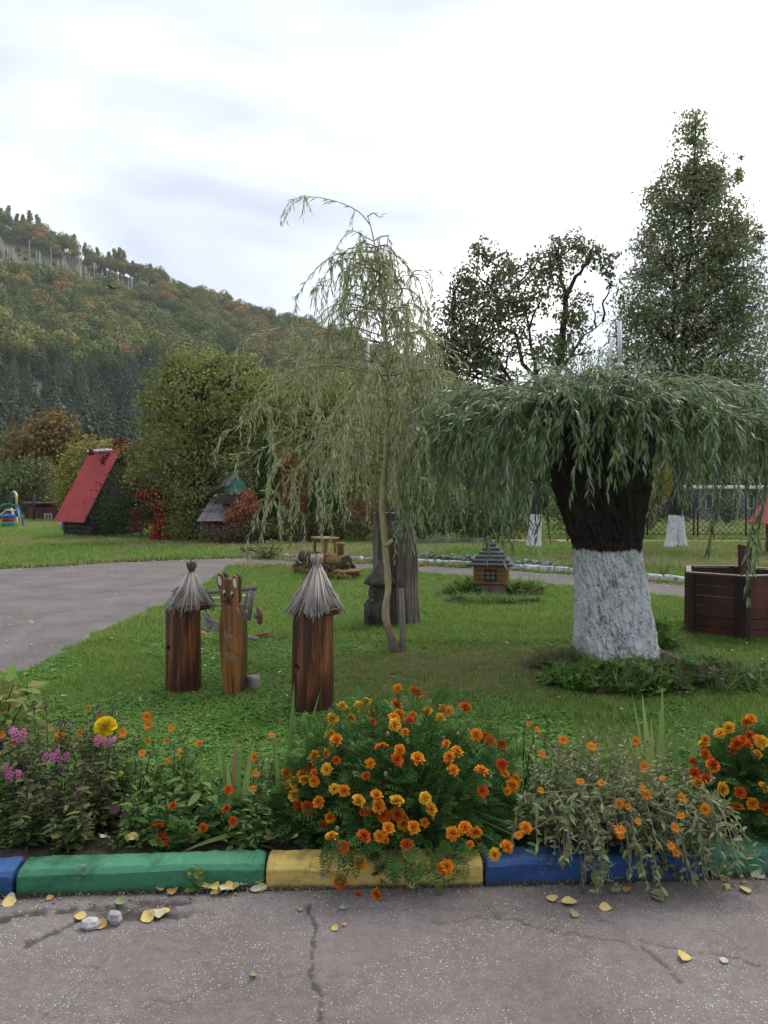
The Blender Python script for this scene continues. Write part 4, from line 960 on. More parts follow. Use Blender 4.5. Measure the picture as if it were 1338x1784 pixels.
for (z, mt, r_) in ((900,BLU,.12),(905.5,REDT,.12)):
    for s_ in (0,1):
        mb = MB(); a, b_ = q3(5.5+s_*10.8,z,-.8), q3(15.8+s_*10.3,z,-.8); mb.tube([a,b_], r_, 12); part(T0, 'back_log', mb, [mt])
mb = MB(); a, b_ = q3(4,912,-1.0), q3(27,912,-1.0); mb.box((a+b_)/2, (b_[0]-a[0], .35, .14), None, 0, .5, .02); part(T0, 'seat', mb, [GRT])
for x in (5.5,14.5,24.5):
    mb = MB(); a = q3(x,912,-1.0); mb.box((a[0], a[1], (a[2]+GZ)/2-.035), (.07,.3,a[2]-GZ-.07), None, 0, .5, .01); part(T0, 'leg', mb, [GRT])
mb = MB(); a = q3(113,908,-4); a[2] = GZ; mb.lathe([(0,0),(.12,0),(.13,.3),(.12,.62),(.10,.66),(0,.66)], a, 14); solo('blue_drum', mb, [BLU], 'small blue drum standing at the corner of the log cabin', 'drum', a)

# overhead cables and masts
CAB = mat('cable', (.10,.10,.11), 3, bmp=0)
for (y0, y1, lab, Y) in ((708,700,'upper thin black cable crossing before the spruce wood',70),(716,706,'lower thin black cable crossing before the spruce wood',70.5),(795,789,'thin cable running above the red cabin roof',33)):
    mb = MB(); a, b_ = A(P(-250,y0+4,Y)), A(P(470 if Y > 40 else 330,y1,Y)); u = np.linspace(0,1,16)[:,None]; p = a+(b_-a)*u; p[:,2] -= np.sin(u[:,0]*PI)*.25; mb.tube(p, .022 if Y > 40 else .010, 5); solo('cable', mb, [CAB], lab, 'cable', a)
mb = MB(); a = A(P(640,598,42)); mb.tube([(a[0],42,GZ),(a[0],42,a[2])], [.17,.12], 10); solo('concrete_pole', mb, [mat('pole_concrete', (.40,.39,.38), 4, bmp=.2)], 'grey concrete pole rising behind the slender willow', 'pole', (a[0],42,GZ))
T0 = thing('white_mast', 'white pipe mast with two uprights sticking up behind the pollard willow', 'mast', (*A(P(1070,860,10.5))[:2], GZ))
Y = 10.5
def w3(px, py): return A(P(px, py, Y))
for (pa, pb, r_) in (((1079.5,560),(1079.5,640),.028),((1066,588),(1059,648),.024),((1062,640),(1062,672),.024),((1088,645),(1079,670),.024)):
    mb = MB(); mb.tube([w3(*pa), w3(*pb)], r_, 10); part(T0, 'upright', mb, [WHITE])
mb = MB(); mb.tube([w3(1058,646), w3(1072,643), w3(1092,644)], .02, 8); part(T0, 'crossbar', mb, [METAL])
mb = MB(); mb.lathe([(0,0),(.05,.0),(.07,.03),(.05,.06),(0,.06)], w3(1079,641), 14); part(T0, 'collar', mb, [WHITE])
mb = MB(); e_ = w3(1072,645); mb.tube([(e_[0],Y,GZ), e_], [.05,.04], 10); part(T0, 'pole', mb, [METAL])
# bird over the hill
T0 = thing('bird', 'dark bird of prey gliding in front of the wooded hill', 'bird', P(197,502,60))
c0 = A(P(197,502,60)); mb = MB(); BIRD = mat('bird_plumage', (.03,.026,.024), 5, bmp=0)
mb.tube([c0+A([-.28,-.05,-.02]), c0+A([-.12,0,0]), c0+A([.05,0,.01]), c0+A([.2,.02,.03])], [.02,.07,.06,.03], 8)
for sg in (-1,1):
    w_ = [c0+A([.02,sg*.05,.03]), c0+A([.10+sg*.2,sg*.35,.14+sg*.02]), c0+A([.05+sg*.38,sg*.62,.12+sg*.05]), c0+A([-.05+sg*.36,sg*.55,.10+sg*.04]), c0+A([-.16+sg*.12,sg*.3,.07]), c0+A([-.12,sg*.05,.02])]
    mb.add(w_, [(0,1,4,5),(1,2,3,4)]); mb.add(A(w_)-A([0,0,.012]), [(5,4,1,0),(4,3,2,1)])
part(T0, 'body', mb, [BIRD])
mb = MB(); mb.add([c0+A([-.25,-.04,-.01]), c0+A([-.25,.04,-.01]), c0+A([-.45,.09,-.02]), c0+A([-.45,-.09,-.02])], [(0,1,2,3)]); part(T0, 'tail', mb, [BIRD])

# ================================================================== GARDEN THINGS
def gp(px, py): v = A(G(px, py, 0)); v[2] = 0; return v
# ---- pollard willow
Y = 7.45; k = Y/FPX; zc = lambda py: 1.6-(py-860)*k
base = A([xA(1073, Y), Y, GZ]); WT = thing('pollard_willow', 'old pollarded willow with limewashed trunk and a drooping umbrella of leaves', 'tree', base)
prof = [(1172,166,1078),(1150,152,1076),(1125,140,1074),(1100,137,1073),(1050,127,1067),(1000,120,1062),(970,117,1058),(950,117,1057),(900,133,1050),(850,161,1046),(800,171,1045),(760,168,1047),(725,140,1048),(700,90,1048),(688,20,1048)]
zs = A([zc(p[0]) for p in prof]); rr = A([p[1]*k/2 for p in prof]); cx = A([xA(p[2], Y) for p in prof])
nv, nu = 330, 300
zz = np.linspace(zs[0]-.05, zs[-1], nv); R_ = np.interp(zz, zs, rr); X_ = np.interp(zz, zs, cx)
a = np.arange(nu)/nu*2*PI; A2, Z2 = np.meshgrid(a, zz); R2 = np.repeat(R_[:,None], nu, 1)
px3 = np.stack([np.cos(A2), np.sin(A2), Z2], -1)
lobe = 1+.055*np.sin(A2*3+1.2)*np.clip((Z2-.9)/.8, 0, 1)+.10*np.sin(A2*2+2.3+Z2)*np.clip((Z2-1.3)/.7, 0, 1)+.10*np.clip(1-Z2/.25, 0, 1)*(.5+np.sin(A2*5+.4))
tw = px3.copy(); tw[...,0] = np.cos(A2+Z2*.55); tw[...,1] = np.sin(A2+Z2*.55)
wv = tw*A([9,9,2.6]) + .9*(np.stack([fbm(tw*5, 2, 61), fbm(tw*5, 2, 62), fbm(tw*5, 2, 63)], -1)-.5)
ridgev = 1-np.abs(2*fbm(wv, 3, 41)-1)*2.6; fine = fbm(tw*A([26,26,14]), 4, 44); mid_ = fbm(tw*A([15,15,8]), 3, 47)
cracks = np.clip(1-np.abs(fbm(tw*A([12,12,6.5])+2*(fine-.5)[...,None]*A([.4,.4,.4]), 2, 53)-.5)*16, 0, 1)
cr2 = np.clip(1-np.abs(fbm(tw*A([20,20,9])+A([3,5,1]), 2, 57)-.5)*13, 0, 1)
hi = np.clip((Z2-1.0)*3, 0, 1)
disp = .010*(ridgev-.4)+.030*(fine-.5)+.032*(mid_-.5)-.030*cracks-.018*cr2*(1-hi)-hi*.03*cracks+hi*.02*ridgev
RR = R2*lobe+disp
V = np.stack([X_[:,None]+RR*np.cos(A2), Y+RR*np.sin(A2)*.93, Z2], -1).reshape(-1,3)
i = np.arange(nv-1)[:,None]*nu; j = np.arange(nu)[None]; kk_ = (j+1)%nu
tmat = np.clip(1-.9*cracks-.75*cr2*(fine>.42), 0, 1)
mb = MB(); mb.add(V, np.stack([i+j,i+kk_,i+nu+kk_,i+nu+j],-1).reshape(-1,4), 0, .5, tmat.ravel())
LIMEW = limed('limed_willow_trunk', 1.08, (.055,.042,.034), .05)
part(WT, 'trunk', mb, [LIMEW])
mb = MB()   # surface roots running off to the right
for (pts_px, r0) in (([(1120,1135),(1160,1150),(1200,1165),(1250,1190)], .06),):
    p = A([gp(x,y)+A([0,0,.03]) for x,y in pts_px]); p[0,2] = .05; mb.tube(p, np.linspace(r0, r0*.35, len(p)), 9, 0, t=1)
part(WT, 'root', mb, [BARKG], kind=None)
# short thick limbs of the pollard head
head = A([xA(1048,Y), Y, 2.2]); mb = MB(); tips = []
for q_ in range(11):
    an_ = q_/11*2*PI+.3*rng.random(); r_ = .45+.35*rng.random(); e_ = head+A([math.cos(an_)*r_*1.25, math.sin(an_)*r_*.8, .22+.16*rng.random()])
    mb.tube(limb(head+A([math.cos(an_)*.12, math.sin(an_)*.12, -.15]), e_, .12, 7, .06), np.linspace(.13,.035,7), 9, 0, t=1); tips.append(e_)
kn = A([xA(1112,Y), Y-.22, 2.1]); mb.blob(kn, (.11,.11,.20), amp=.3, seed=3)
part(WT, 'limb', mb, [BARK])
def willow_strand(path, nleaf, Ll, Ww, mb, m_leaf=0, m_twig=1, r0=.004, spread=.55, start=.12, rr_=(0,1), flat=0):
    P_ = A(path); mb.tube(P_, np.linspace(r0, .0012, len(P_)), 4, m_twig, t=1, cap=False)
    T_ = np.gradient(P_, axis=0); T_ = unit(T_); u = (start+(1-start)*(np.arange(nleaf)+rng.random(nleaf))/nleaf)*(len(P_)-1.001); i0 = u.astype(int); f = (u-i0)[:,None]
    pos = P_[i0]*(1-f)+P_[i0+1]*f; tt = unit(T_[i0]*(1-f)+T_[i0+1]*f)
    side = unit(np.cross(tt, rdir(nleaf))); D = unit(tt*(.75+.3*rng.random((nleaf,1)))+side*spread*(.5+rng.random((nleaf,1)))+A([0,0,-.28]))
    nr = unit(side*.4+A([0,0,.55])+rng.normal(size=(nleaf,3))*.4)
    L = Ll*(.6+.7*rng.random(nleaf))*np.clip(1.25-.4*(u/(len(P_)-1)), .5, 1); mb.stamp(T_LONG, pos, D, nr, L, Ww*(.75+.5*rng.random(nleaf)), m_leaf, rr_[0]+(rr_[1]-rr_[0])*rng.random(nleaf))
def hang_path(s, az, reach, rise, drop, n=12, dexp=1.7):
    """out along azimuth az with a rise, then hanging"""
    u = np.linspace(0,1,n); r_ = reach*(1-(1-u)**2.1); z = rise*np.sin(np.clip(u*2.1,0,1)*PI*.5)-(rise*.3+drop)*np.clip((u-.16)/.84,0,1)**dexp
    az_ = az+.25*rng.normal()*u
    p = np.c_[r_*np.cos(az_), r_*np.sin(az_), z]+A(s); p[1:,:2] += np.cumsum(rng.normal(size=(n-1,2))*.012, 0); return p
def resample0(p, n):
    s = np.r_[0, np.cumsum(np.linalg.norm(np.diff(p, axis=0), axis=1))]; x = np.linspace(0, s[-1], n); q_ = np.stack([np.interp(x, s, p[:,i_]) for i_ in range(3)], 1); q_[1:-1] = (q_[:-2]+q_[1:-1]*2+q_[2:])/4; return q_, None
strands = []
for q_ in range(350):
    az = rng.random()*2*PI
    front = math.sin(az) < -.35
    ex = 1.0 + .62*abs(math.cos(az))**1.5 + (.12 if math.cos(az) < 0 else .18)
    inner_ = rng.random() < .35
    reach = ex*(rng.uniform(.62,1.0) if not inner_ else rng.uniform(.2,.62))
    if front: reach *= .78
    s = head+A([math.cos(az)*(.15+.5*rng.random()), math.sin(az)*(.15+.3*rng.random()), .12+.22*rng.random()])
    rise = rng.uniform(.05,.26); tipz = rng.uniform(1.18,2.1)
    if front: tipz = rng.uniform(1.55,2.05) if rng.random() < .75 else rng.uniform(1.28,1.6)
    if math.cos(az) < -.6 and rng.random() < .35: tipz = rng.uniform(.95,1.4)
    if rng.random() < .16 and not front: tipz = rng.uniform(2.2,2.5)
    strands.append((s, az, reach, rise, s[2]-tipz))
# two long trailers of the photograph, at the right
strands += [(head+A([.5,-.2,.2]), -.28, 1.02, .1, 1.58), (head+A([.5,-.25,.2]), -.20, 1.05, .12, 1.42), (head+A([.5,-.25,.2]), -.34, 1.0, .12, 1.3), (head+A([-.3,-.2,.2]), PI+.5, .95, .1, 1.2)]
strands.sort(key=lambda s_: math.sin(s_[1])*s_[2])       # nearest the camera first
rest = MB()
for q_, (s, az, re, ri, dr) in enumerate(strands):
    mb = MB() if q_ < 290 else rest
    p = hang_path(s, az, re, ri, dr, 12, rng.uniform(1.25,1.8)); Ln = np.linalg.norm(np.diff(p, axis=0), axis=1).sum()
    willow_strand(p, int(Ln*34), .125, .019, mb, r0=.0042, start=.08)
    if q_ < 290: part(WT, 'hanging_shoot', mb, [WILLOW, TWIG])
for tr_pts, Yt in (([(1290,690),(1312,740),(1320,820),(1314,900),(1303,960),(1299,1005),(1302,1048)],6.9),([(1310,700),(1332,770),(1333,860),(1322,930),(1312,995)],6.8),([(1215,690),(1240,750),(1252,830),(1247,900),(1232,965)],6.9),([(1225,700),(1258,760),(1262,840),(1250,905)],7.0),([(900,700),(862,760),(850,850),(846,920),(851,968)],6.8),([(820,690),(775,760),(760,850),(757,930)],7.1),([(950,720),(905,790),(893,860),(890,905)],6.6)):
    p = A([A(P(x, y, Yt)) for x, y in tr_pts]); p, _ = resample0(p, 14); mb = MB(); Ln = np.linalg.norm(np.diff(p, axis=0), axis=1).sum(); willow_strand(p, int(Ln*48), .125, .019, mb, r0=.0042, start=.05); part(WT, 'hanging_shoot', mb, [WILLOW, TWIG])
# crown top: short shoots lying nearly flat, silver side up
for q_ in range(430):
    az = rng.random()*2*PI; rr_ = (.1+1.35*rng.random()**.6); c_ = head+A([math.cos(az)*rr_*1.12, math.sin(az)*rr_*.8, .44-.20*rr_**2+.10*rng.random()+.10*math.sin(az*3+1)*rr_])
    d_ = A([math.cos(az+rng.normal()*.9), math.sin(az+rng.normal()*.9), rng.uniform(-.3,.35)]); L_ = rng.uniform(.2,.5)
    u = np.linspace(0,1,5)[:,None]; p = c_+d_*L_*u; p[:,2] -= .18*L_*u[:,0]**2
    willow_strand(p, int(L_*52), .10, .014, rest, r0=.003, start=0)
for q_ in range(70):      # upright shoots
    az = rng.random()*2*PI; rr_ = 1.2*rng.random(); c_ = head+A([math.cos(az)*rr_*1.2, math.sin(az)*rr_*.7, .36]); L_ = rng.uniform(.18,.42)
    p = limb(c_, c_+A([rng.normal()*.12, rng.normal()*.12, L_]), .0, 5, .05); willow_strand(p, 12, .09, .013, rest, r0=.003)
part(WT, 'foliage', rest, [WILLOW, TWIG], kind='stuff')

# ---- slender weeping willow
Y = 7.8; base = gp(687,1133); base[1] = Y; base[0] = xA(687,Y)
YW = thing('young_willow', 'slender young weeping willow with a thin crooked yellowish trunk', 'tree', (*base[:2], GZ))
q7 = lambda px, py, dy=0: A(P(px, py, Y))+A([0,dy,0])
tp = A([q7(692,1142),q7(684,1118),q7(674,1090),q7(669,1062),q7(678,1030),q7(675,1000),q7(672,960),q7(668,915),q7(665,880),q7(668,840),q7(672,790),q7(676,740),q7(674,690),q7(678,640),q7(672,590),q7(668,540),q7(664,490),q7(655,440),q7(648,400),q7(640,375)])
tr_ = A([.075,.055,.046,.042,.040,.039,.037,.038,.038,.034,.032,.029,.026,.023,.02,.017,.014,.010,.007,.004])
tr_ = np.maximum(tr_*.86, .004)
# resample smoothly
def resample(p, r, n):
    s = np.r_[0, np.cumsum(np.linalg.norm(np.diff(p, axis=0), axis=1))]; x = np.linspace(0, s[-1], n); return np.stack([np.interp(x, s, p[:,i_]) for i_ in range(3)], 1), np.interp(x, s, r)
tp2, tr2 = resample(tp, tr_, 70); sm = np.copy(tp2)
for _ in range(3): sm[1:-1] = (sm[:-2]+sm[1:-1]*2+sm[2:])/4
m, t, b, o = newmat('young_willow_bark'); g = t.nodes.new('ShaderNodeSeparateXYZ'); tq = t.nodes.new('ShaderNodeTexCoord'); t.links.new(tq.outputs['Object'], g.inputs[0])
cz = ramp(t, g.outputs[2], [(0,(.13,.09,.07)),(.26,(.26,.18,.13)),(.36,(.46,.36,.19)),(1,(.44,.37,.18))]); cz = mixc(t, 'MULTIPLY', 1, cz, ramp(t, noise(t, 26, 6, (1,1,.35), .7), [(.3,(.55,.55,.55)),(.65,(1.2,1.2,1.2))])); t.links.new(cz, b.inputs['Base Color']); b.inputs['Roughness'].default_value = .75; bump(t, b, noise(t, 40, 5, (1,1,.3)), .6, .006)
mb = MB(); mb.tube(sm, tr2*(1+.14*np.sin(np.arange(70)*1.1)*np.exp(-np.arange(70)/12)), 14, 0, t=1)
mb.tube([q7(669,952), q7(676,948,-.03), q7(683,940,-.05)], [.028,.022,.02], 10, 0, t=1)
part(YW, 'trunk', mb, [m])
TW2 = MB()
def at_z(z): i_ = np.argmin(np.abs(sm[:,2]-z)); return sm[i_]
def ystrand(path, dens=34, **kw):
    Ln = np.linalg.norm(np.diff(path, axis=0), axis=1).sum(); willow_strand(path, max(4, int(Ln*dens)), .095, .0115, kw.pop('mb'), r0=kw.pop('r0', .003), **kw)
arcs = []
# named arcs traced from the photograph: start px, apex px, end px
for pts_px, dy in (([(645,392),(628,368),(590,350),(545,340),(510,342),(497,355),(487,385)], .05), ([(660,480),(625,440),(580,445),(545,480),(520,520),(512,580),(510,600)], -.2),
    ([(668,520),(700,470),(740,470),(762,462),(772,470)], .1), ([(672,560),(720,470),(735,500),(748,560),(752,620)], -.1), ([(674,640),(620,600),(560,570),(500,575),(440,590),(420,620),(415,680)], -.3),
    ([(672,700),(620,650),(560,640),(500,660),(470,700),(430,745),(395,760),(388,790)], -.35), ([(672,690),(720,650),(760,640),(790,660),(795,720),(790,800)], -.2),
    ([(674,760),(600,730),(540,740),(480,770),(430,790),(385,790)], .2), ([(665,600),(610,560),(570,560),(545,600),(530,650)], .35), ([(655,430),(690,440),(720,470),(735,520),(738,580)], .2),
    ([(650,420),(610,400),(590,430),(575,470)], -.1), ([(660,470),(640,450),(612,470),(600,520),(598,600)], -.2), ([(668,560),(650,520),(630,540),(620,600),(618,660)], -.1), ([(640,378),(650,370),(662,380),(668,372)], 0),
    ([(655,440),(670,420),(690,440),(700,500),(704,560)], 0)):
    p = A([q7(x,y) for x,y in pts_px]); p[:,1] += dy*np.linspace(0,1,len(p)); p, _ = resample(p, np.zeros(len(p)), 22)
    for _ in range(3): p[1:-1] = (p[:-2]+p[1:-1]*2+p[2:])/4
    arcs.append(p)
for q_ in range(100):
    z0 = rng.uniform(1.75,4.15) if q_ < 50 else (rng.uniform(2.9,4.2) if q_ < 80 else rng.uniform(1.9,3.3)); s = at_z(z0); az = rng.random()*2*PI; f_ = np.clip((4.7-z0)/(2.6 if q_ < 50 or q_ >= 80 else 1.9), .15, 1)
    reach = f_*(rng.uniform(.45,1.2) if q_ < 80 else rng.uniform(.85,1.6))*(1.0+.28*(math.cos(az) < -.2)); rise = rng.uniform(.1,.4)*f_; drop = rng.uniform(.5,1.1)*(.5+.6*f_)
    if z0-drop < (.95 if q_ < 80 else 1.3): drop = z0-(.95 if q_ < 80 else 1.3)*rng.uniform(1,1.15)
    arcs.append(hang_path(s, az, reach, rise, drop, 18))
for q_, p in enumerate(arcs):
    mb = MB(); ystrand(p, dens=30, mb=mb, start=.2, r0=.007 if q_ > 14 else .006)
    L = len(p); side_n = 7 if p[:,2].mean() < 2.7 else 4
    for s_ in range(side_n if q_ != 13 else 0):
        i_ = rng.integers(int(L*.18), int(L*.95)); st = p[i_]; ln = rng.uniform(.2,.6) if st[2] < 2.9 else rng.uniform(.12,.45)
        if q_ == 0: ln = rng.uniform(.08,.2)
        ln = min(ln, st[2]-.95); 
        if ln < .08: continue
        az = rng.random()*2*PI; u = np.linspace(0,1,8); r_ = .16*(1-(1-u)**2)*rng.uniform(.3,1.3)
        sp_ = st+np.c_[r_*np.cos(az), r_*np.sin(az), -ln*u**1.25+.05*np.sin(u*PI)]; sp_[1:,:2] += np.cumsum(rng.normal(size=(7,2))*.008, 0)
        ystrand(sp_, dens=46, mb=mb, start=0)
    part(YW, 'drooping_branch', mb, [WILLOWY, TWIG_Y])
mb = MB(); a_, b_ = q7(702,1122), q7(699,1026); a_[2] = -.05; mb.tube([a_, (a_+b_)/2+A([.006,0,0]), b_], [.034,.031,.026], 10, 0)
GREYPOST = mat('weathered_post', [(.3,(.15,.13,.115)),(.7,(.36,.32,.285))], 14, (1,1,.12), .9, .7, .008); solo('stake', mb, [GREYPOST], 'weathered grey stake beside the thin willow trunk', 'stake', a_)

# ---- wood materials
def stained(name, cd, cm, ch):
    m, t, b, o = newmat(name)
    n1 = noise(t, 7, 6, (1,1,.10), .6, dist=.6); n2 = noise(t, 60, 4, (1,1,.035), .7); n3 = noise(t, 3.2, 4, (1,1,.35), .6)
    col = ramp(t, n1, [(.34, cd), (.51, cm), (.68, ch)]); col = mixc(t, 'MULTIPLY', 1, col, ramp(t, n2, [(.35,(.45,.42,.40)),(.6,(1.15,1.15,1.15))]))
    col = mixc(t, 'MIX', ramp(t, n3, [(.50,(0,0,0)),(.66,(.85,.85,.85))]), col, cd)
    wv = ramp(t, noise(t, 85, 3, (1,1,.05), .8), [(.70,(0,0,0)),(.76,(.5,.5,.5))]); col = mixc(t, 'MIX', wv, col, (.32,.26,.22))
    t.links.new(col, b.inputs['Base Color']); b.inputs['Roughness'].default_value = .42; b.inputs['Specular IOR Level'].default_value = .5
    bump(t, b, noise(t, 50, 6, (1,1,.05), .7), .7, .008); return m
LOGW = stained('stained_log', (.020,.008,.006), (.09,.026,.012), (.46,.16,.045))
CAPW = stained('stained_cap_board', (.03,.012,.010), (.09,.03,.02), (.17,.06,.03))
STRAW = leafmat('straw_stalk', [(.24,.19,.16),(.42,.36,.31),(.60,.54,.48),(.72,.67,.62)], .1, .7, spec=.2); STRAWD = leafmat('dark_straw', [(.09,.05,.045),(.17,.10,.09)], .1, .8)
TWINE = mat('twine', (.36,.30,.24), 20, bmp=0)
def beehive(pxc, pyb, wpx, pyt, apex_py, brim, cap_py, label, lean, holepx, sd):
    b0 = gp(pxc, pyb); Y = b0[1]; k = Y/FPX; q = lambda px, py, dy=0: A(P(px, py, Y))+A([0,dy,0])
    T0 = thing('log_beehive', label, 'beehive', (b0[0], Y, 0), 'log beehives with straw hats on the lawn')
    zt = q(pxc, pyt)[2]; R0 = wpx*k/2; nv, nu = 90, 96
    zz = np.linspace(-.06, zt, nv); a = np.arange(nu)/nu*2*PI; A2, Z2 = np.meshgrid(a, zz); pp = np.stack([np.cos(A2)*2.5, np.sin(A2)*2.5, Z2*.5], -1)
    RR = R0*(1.03-.05*Z2/zt)*(1+.05*(fbm(pp, 3, sd)-.5)) + .008*(fbm(pp*A([7,7,1.2]), 3, sd+2)-.5)
    crk = np.clip(1-np.abs(fbm(pp*A([3,3,.7]), 2, sd+5)-.5)*30, 0, 1); RR -= .010*crk
    # a drilled nest hole, really recessed
    ha, hz = holepx; dh = np.hypot((A2-(1.5*PI+ha))*R0, Z2-hz); RR -= .035*np.clip((.026-dh)/.006, 0, 1)
    cxl = b0[0]+lean*Z2; V = np.stack([cxl+RR*np.cos(A2), Y+RR*np.sin(A2), Z2], -1).reshape(-1,3)
    i = np.arange(nv-1)[:,None]*nu; j = np.arange(nu)[None]; kk2 = (j+1)%nu
    mb = MB(); mb.add(V, np.stack([i+j,i+kk2,i+nu+kk2,i+nu+j],-1).reshape(-1,4), 0, .5)
    part(T0, 'log', mb, [LOGW])
    tx = b0[0]+lean*zt; bx0, bx1 = q(brim[0],pyt)[0], q(brim[1],pyt)[0]; bc = (bx0+bx1)/2; br = (bx1-bx0)/2
    mb = MB(); zt2 = q(0, cap_py)[2]   # sloping rim ring of the wooden cap
    nn = 8; mb.lathe([(0,zt-.005),(br*.80,zt-.005),(br*.86,zt+.012),(br*.80,zt+.06),(br*.45,zt+.15),(.02,zt+.26)], (bc,Y,0), 28); part(T0, 'cap', mb, [CAPW])
    for k_ in range(16):
        a_ = k_/16*2*PI; mb = MB(); c_ = A([bc+math.cos(a_)*br*.86, Y+math.sin(a_)*br*.86, zt+.012]); R3 = frame_x((-math.sin(a_), math.cos(a_), 0), (math.cos(a_)*.35, math.sin(a_)*.35, 1)); mb.box(c_+A([0,0,-.004]), (br*.35, .012, .05), R3 @ A([[1,0,0],[0,1,0],[0,0,1]]), 0, None, .003); part(T0, 'rim_board', mb, [CAPW])
    ap = q((brim[0]+brim[1])/2+ (2 if sd == 1 else 3), apex_py); neck = ap.copy(); neck[2] -= .085*(1.1 if sd == 1 else 1.15); mb = MB()
    for ring, (n, f0, f1) in enumerate(((300,.93,1.08),(240,.80,1.0),(110,.55,.85))):
        for s_ in range(n):
            a_ = rng.random()*2*PI; e_r = br*rng.uniform(f0, f1)*(.80 if 1.70*PI < a_ < 1.86*PI and ring < 2 else 1); zt_ = zt+.055-.075*((e_r/br)-.8)/.3+rng.uniform(-.012,.012)
            if ring == 2: zt_ = zt+.10+rng.uniform(-.02,.02)
            e_ = A([bc+math.cos(a_)*e_r, Y+math.sin(a_)*e_r, zt_-(.05 if rng.random() < .06 else 0)]); s0 = neck+A([math.cos(a_)*.030, math.sin(a_)*.030, rng.uniform(-.02,.02)])
            md_ = s0+(e_-s0)*.5+A([math.cos(a_)*.0, math.sin(a_)*.0, -.018+rng.normal()*.006]); ee = e_+rng.normal(size=3)*.004
            mb.tube([s0, md_, ee], rng.uniform(.0019,.0032), 4, 0, rng.random(), cap=True)
    for s_ in range(120):
        a_ = rng.random()*2*PI; r_ = rng.random(); mb.tube([neck+A([math.cos(a_)*.028*r_**.5, math.sin(a_)*.028*r_**.5, -.03]), neck+A([math.cos(a_)*.024*r_, math.sin(a_)*.024*r_, .02]), neck+A([math.cos(a_)*(.02+.032*r_), math.sin(a_)*(.02+.032*r_), .085+.012*rng.normal()])], .0024, 4, 1 if sd == 1 else 0, rng.random())
    part(T0, 'straw_roof', mb, [STRAW, STRAWD], kind='stuff')
    mb = MB(); a = np.linspace(0, 2*PI, 17); mb.tube([neck+A([math.cos(x)*.032, math.sin(x)*.032, .012]) for x in a], .006, 6); part(T0, 'binding', mb, [TWINE]); return T0
beehive(320, 1203, 60, 1056, 980, (289,374), 1040, 'smaller log beehive with a straw hat, left of the carved bear', 0, (-.75,.36), 1)
beehive(544, 1239, 71, 1064, 966, (499,600), 1045, 'bigger log beehive with a straw hat, right of the carved bear', .012, (-.80,.34), 2)

# ---- carved bear
b0 = gp(408, 1214); Y = b0[1]; S_ = 360/1338*Y/FPX; ox = 408
def bo(pts_, ax=545, ay=1020): return [((x-ax)*S_, (ay-y)*S_) for x, y in pts_]
body = [(498,1035),(480,940),(469,840),(461,720),(456,610),(459,520),(469,465),(477,445),(469,410),(463,365),(461,330),(450,305),(443,265),(449,232),(462,223),(476,230),(486,250),(490,263),(512,260),(530,263),(541,270),(540,252),(548,240),(560,238),(573,250),(580,275),(577,310),(573,335),(578,370),(579,405),(573,445),(584,470),(597,510),(604,560),(606,640),(604,760),(602,880),(598,960),(590,1035)]
body = body[::-1]
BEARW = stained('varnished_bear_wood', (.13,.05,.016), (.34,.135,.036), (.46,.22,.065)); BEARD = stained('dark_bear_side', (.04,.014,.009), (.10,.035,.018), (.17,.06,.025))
T0 = thing('carved_bear', 'flat wooden bear cut-out with white ears and a smiling painted face', 'sculpture', (b0[0], Y, 0))
ctr = A([b0[0]+(545-(408-260)/.26906)*S_, Y-.02, 0.0]); ctr[2] = 0.015
fr0 = (np.eye(3), ctr)
mb = MB(); mb.prism(bo(body), 0, .05, 0, .5, fr0); part(T0, 'body', mb, [BEARW])
def shift(o, dx, dz=0): return [(x+dx, z+dz) for x, z in o]
side = [(500,1035),(485,900),(472,760),(470,620),(476,520),(490,450),(575,450),(600,520),(606,640),(604,880),(594,1035)][::-1]
mb = MB(); mb.prism(bo(side), .052, .24, 0, .5, fr0); part(T0, 'back_block', mb, [BEARD])
ears = [(495,440),(478,410),(470,360),(466,330),(455,300),(448,262),(455,236),(466,229),(480,238),(492,266),(541,272),(545,254),(556,243),(568,250),(577,275),(573,335),(577,405),(568,440)][::-1]
mb = MB(); mb.prism(bo(ears), .13, .20, 0, .5, fr0); part(T0, 'back_head', mb, [BEARD])
mb = MB(); c_ = A(ctr)+A([(606-545)*S_*1.04, .10, (1020-515)*S_]); mb.box(c_, (.018,.10,.085), frame_x((1,0,-.4), (.4,0,1)), 0, .5, .006); part(T0, 'paw', mb, [GREYPOST])
BLK = mat('black_outline_paint', (.02,.014,.011), 6, bmp=0, rough=.5); WHT = mat('white_ear_paint', (.62,.60,.56), 9, rough=.6, bmp=.2, vary=.05); TNG = mat('red_tongue_paint', (.36,.10,.06), 5, bmp=0); LNW = mat('grey_line_paint', (.36,.33,.26), 9, bmp=0, rough=.7)
def decal(o_, y, m_, name, th=.005):
    mb = MB(); a_ = A(o_); area = 0.5*np.sum(a_[:,0]*np.roll(a_[:,1],-1)-np.roll(a_[:,0],-1)*a_[:,1]); o_ = o_ if area > 0 else o_[::-1]
    mb.prism(o_, y-th, y, 0, .5, fr0); return part(T0, name, mb, [m_])
def ell(cx_, cy_, rx, ry, n=18, tilt=0): return bo([(cx_+rx*math.cos(a)*math.cos(tilt)-ry*math.sin(a)*math.sin(tilt), cy_+rx*math.cos(a)*math.sin(tilt)+ry*math.sin(a)*math.cos(tilt)) for a in np.linspace(0,2*PI,n,endpoint=False)])
for (x, y, t_) in ((463,271,-.18),(562,288,-.15)):
    decal(ell(x,y,15,38,20,t_), 0, BLK, 'ear_rim', .003); decal(ell(x,y,12,33,20,t_), -.003, WHT, 'inner_ear', .004)
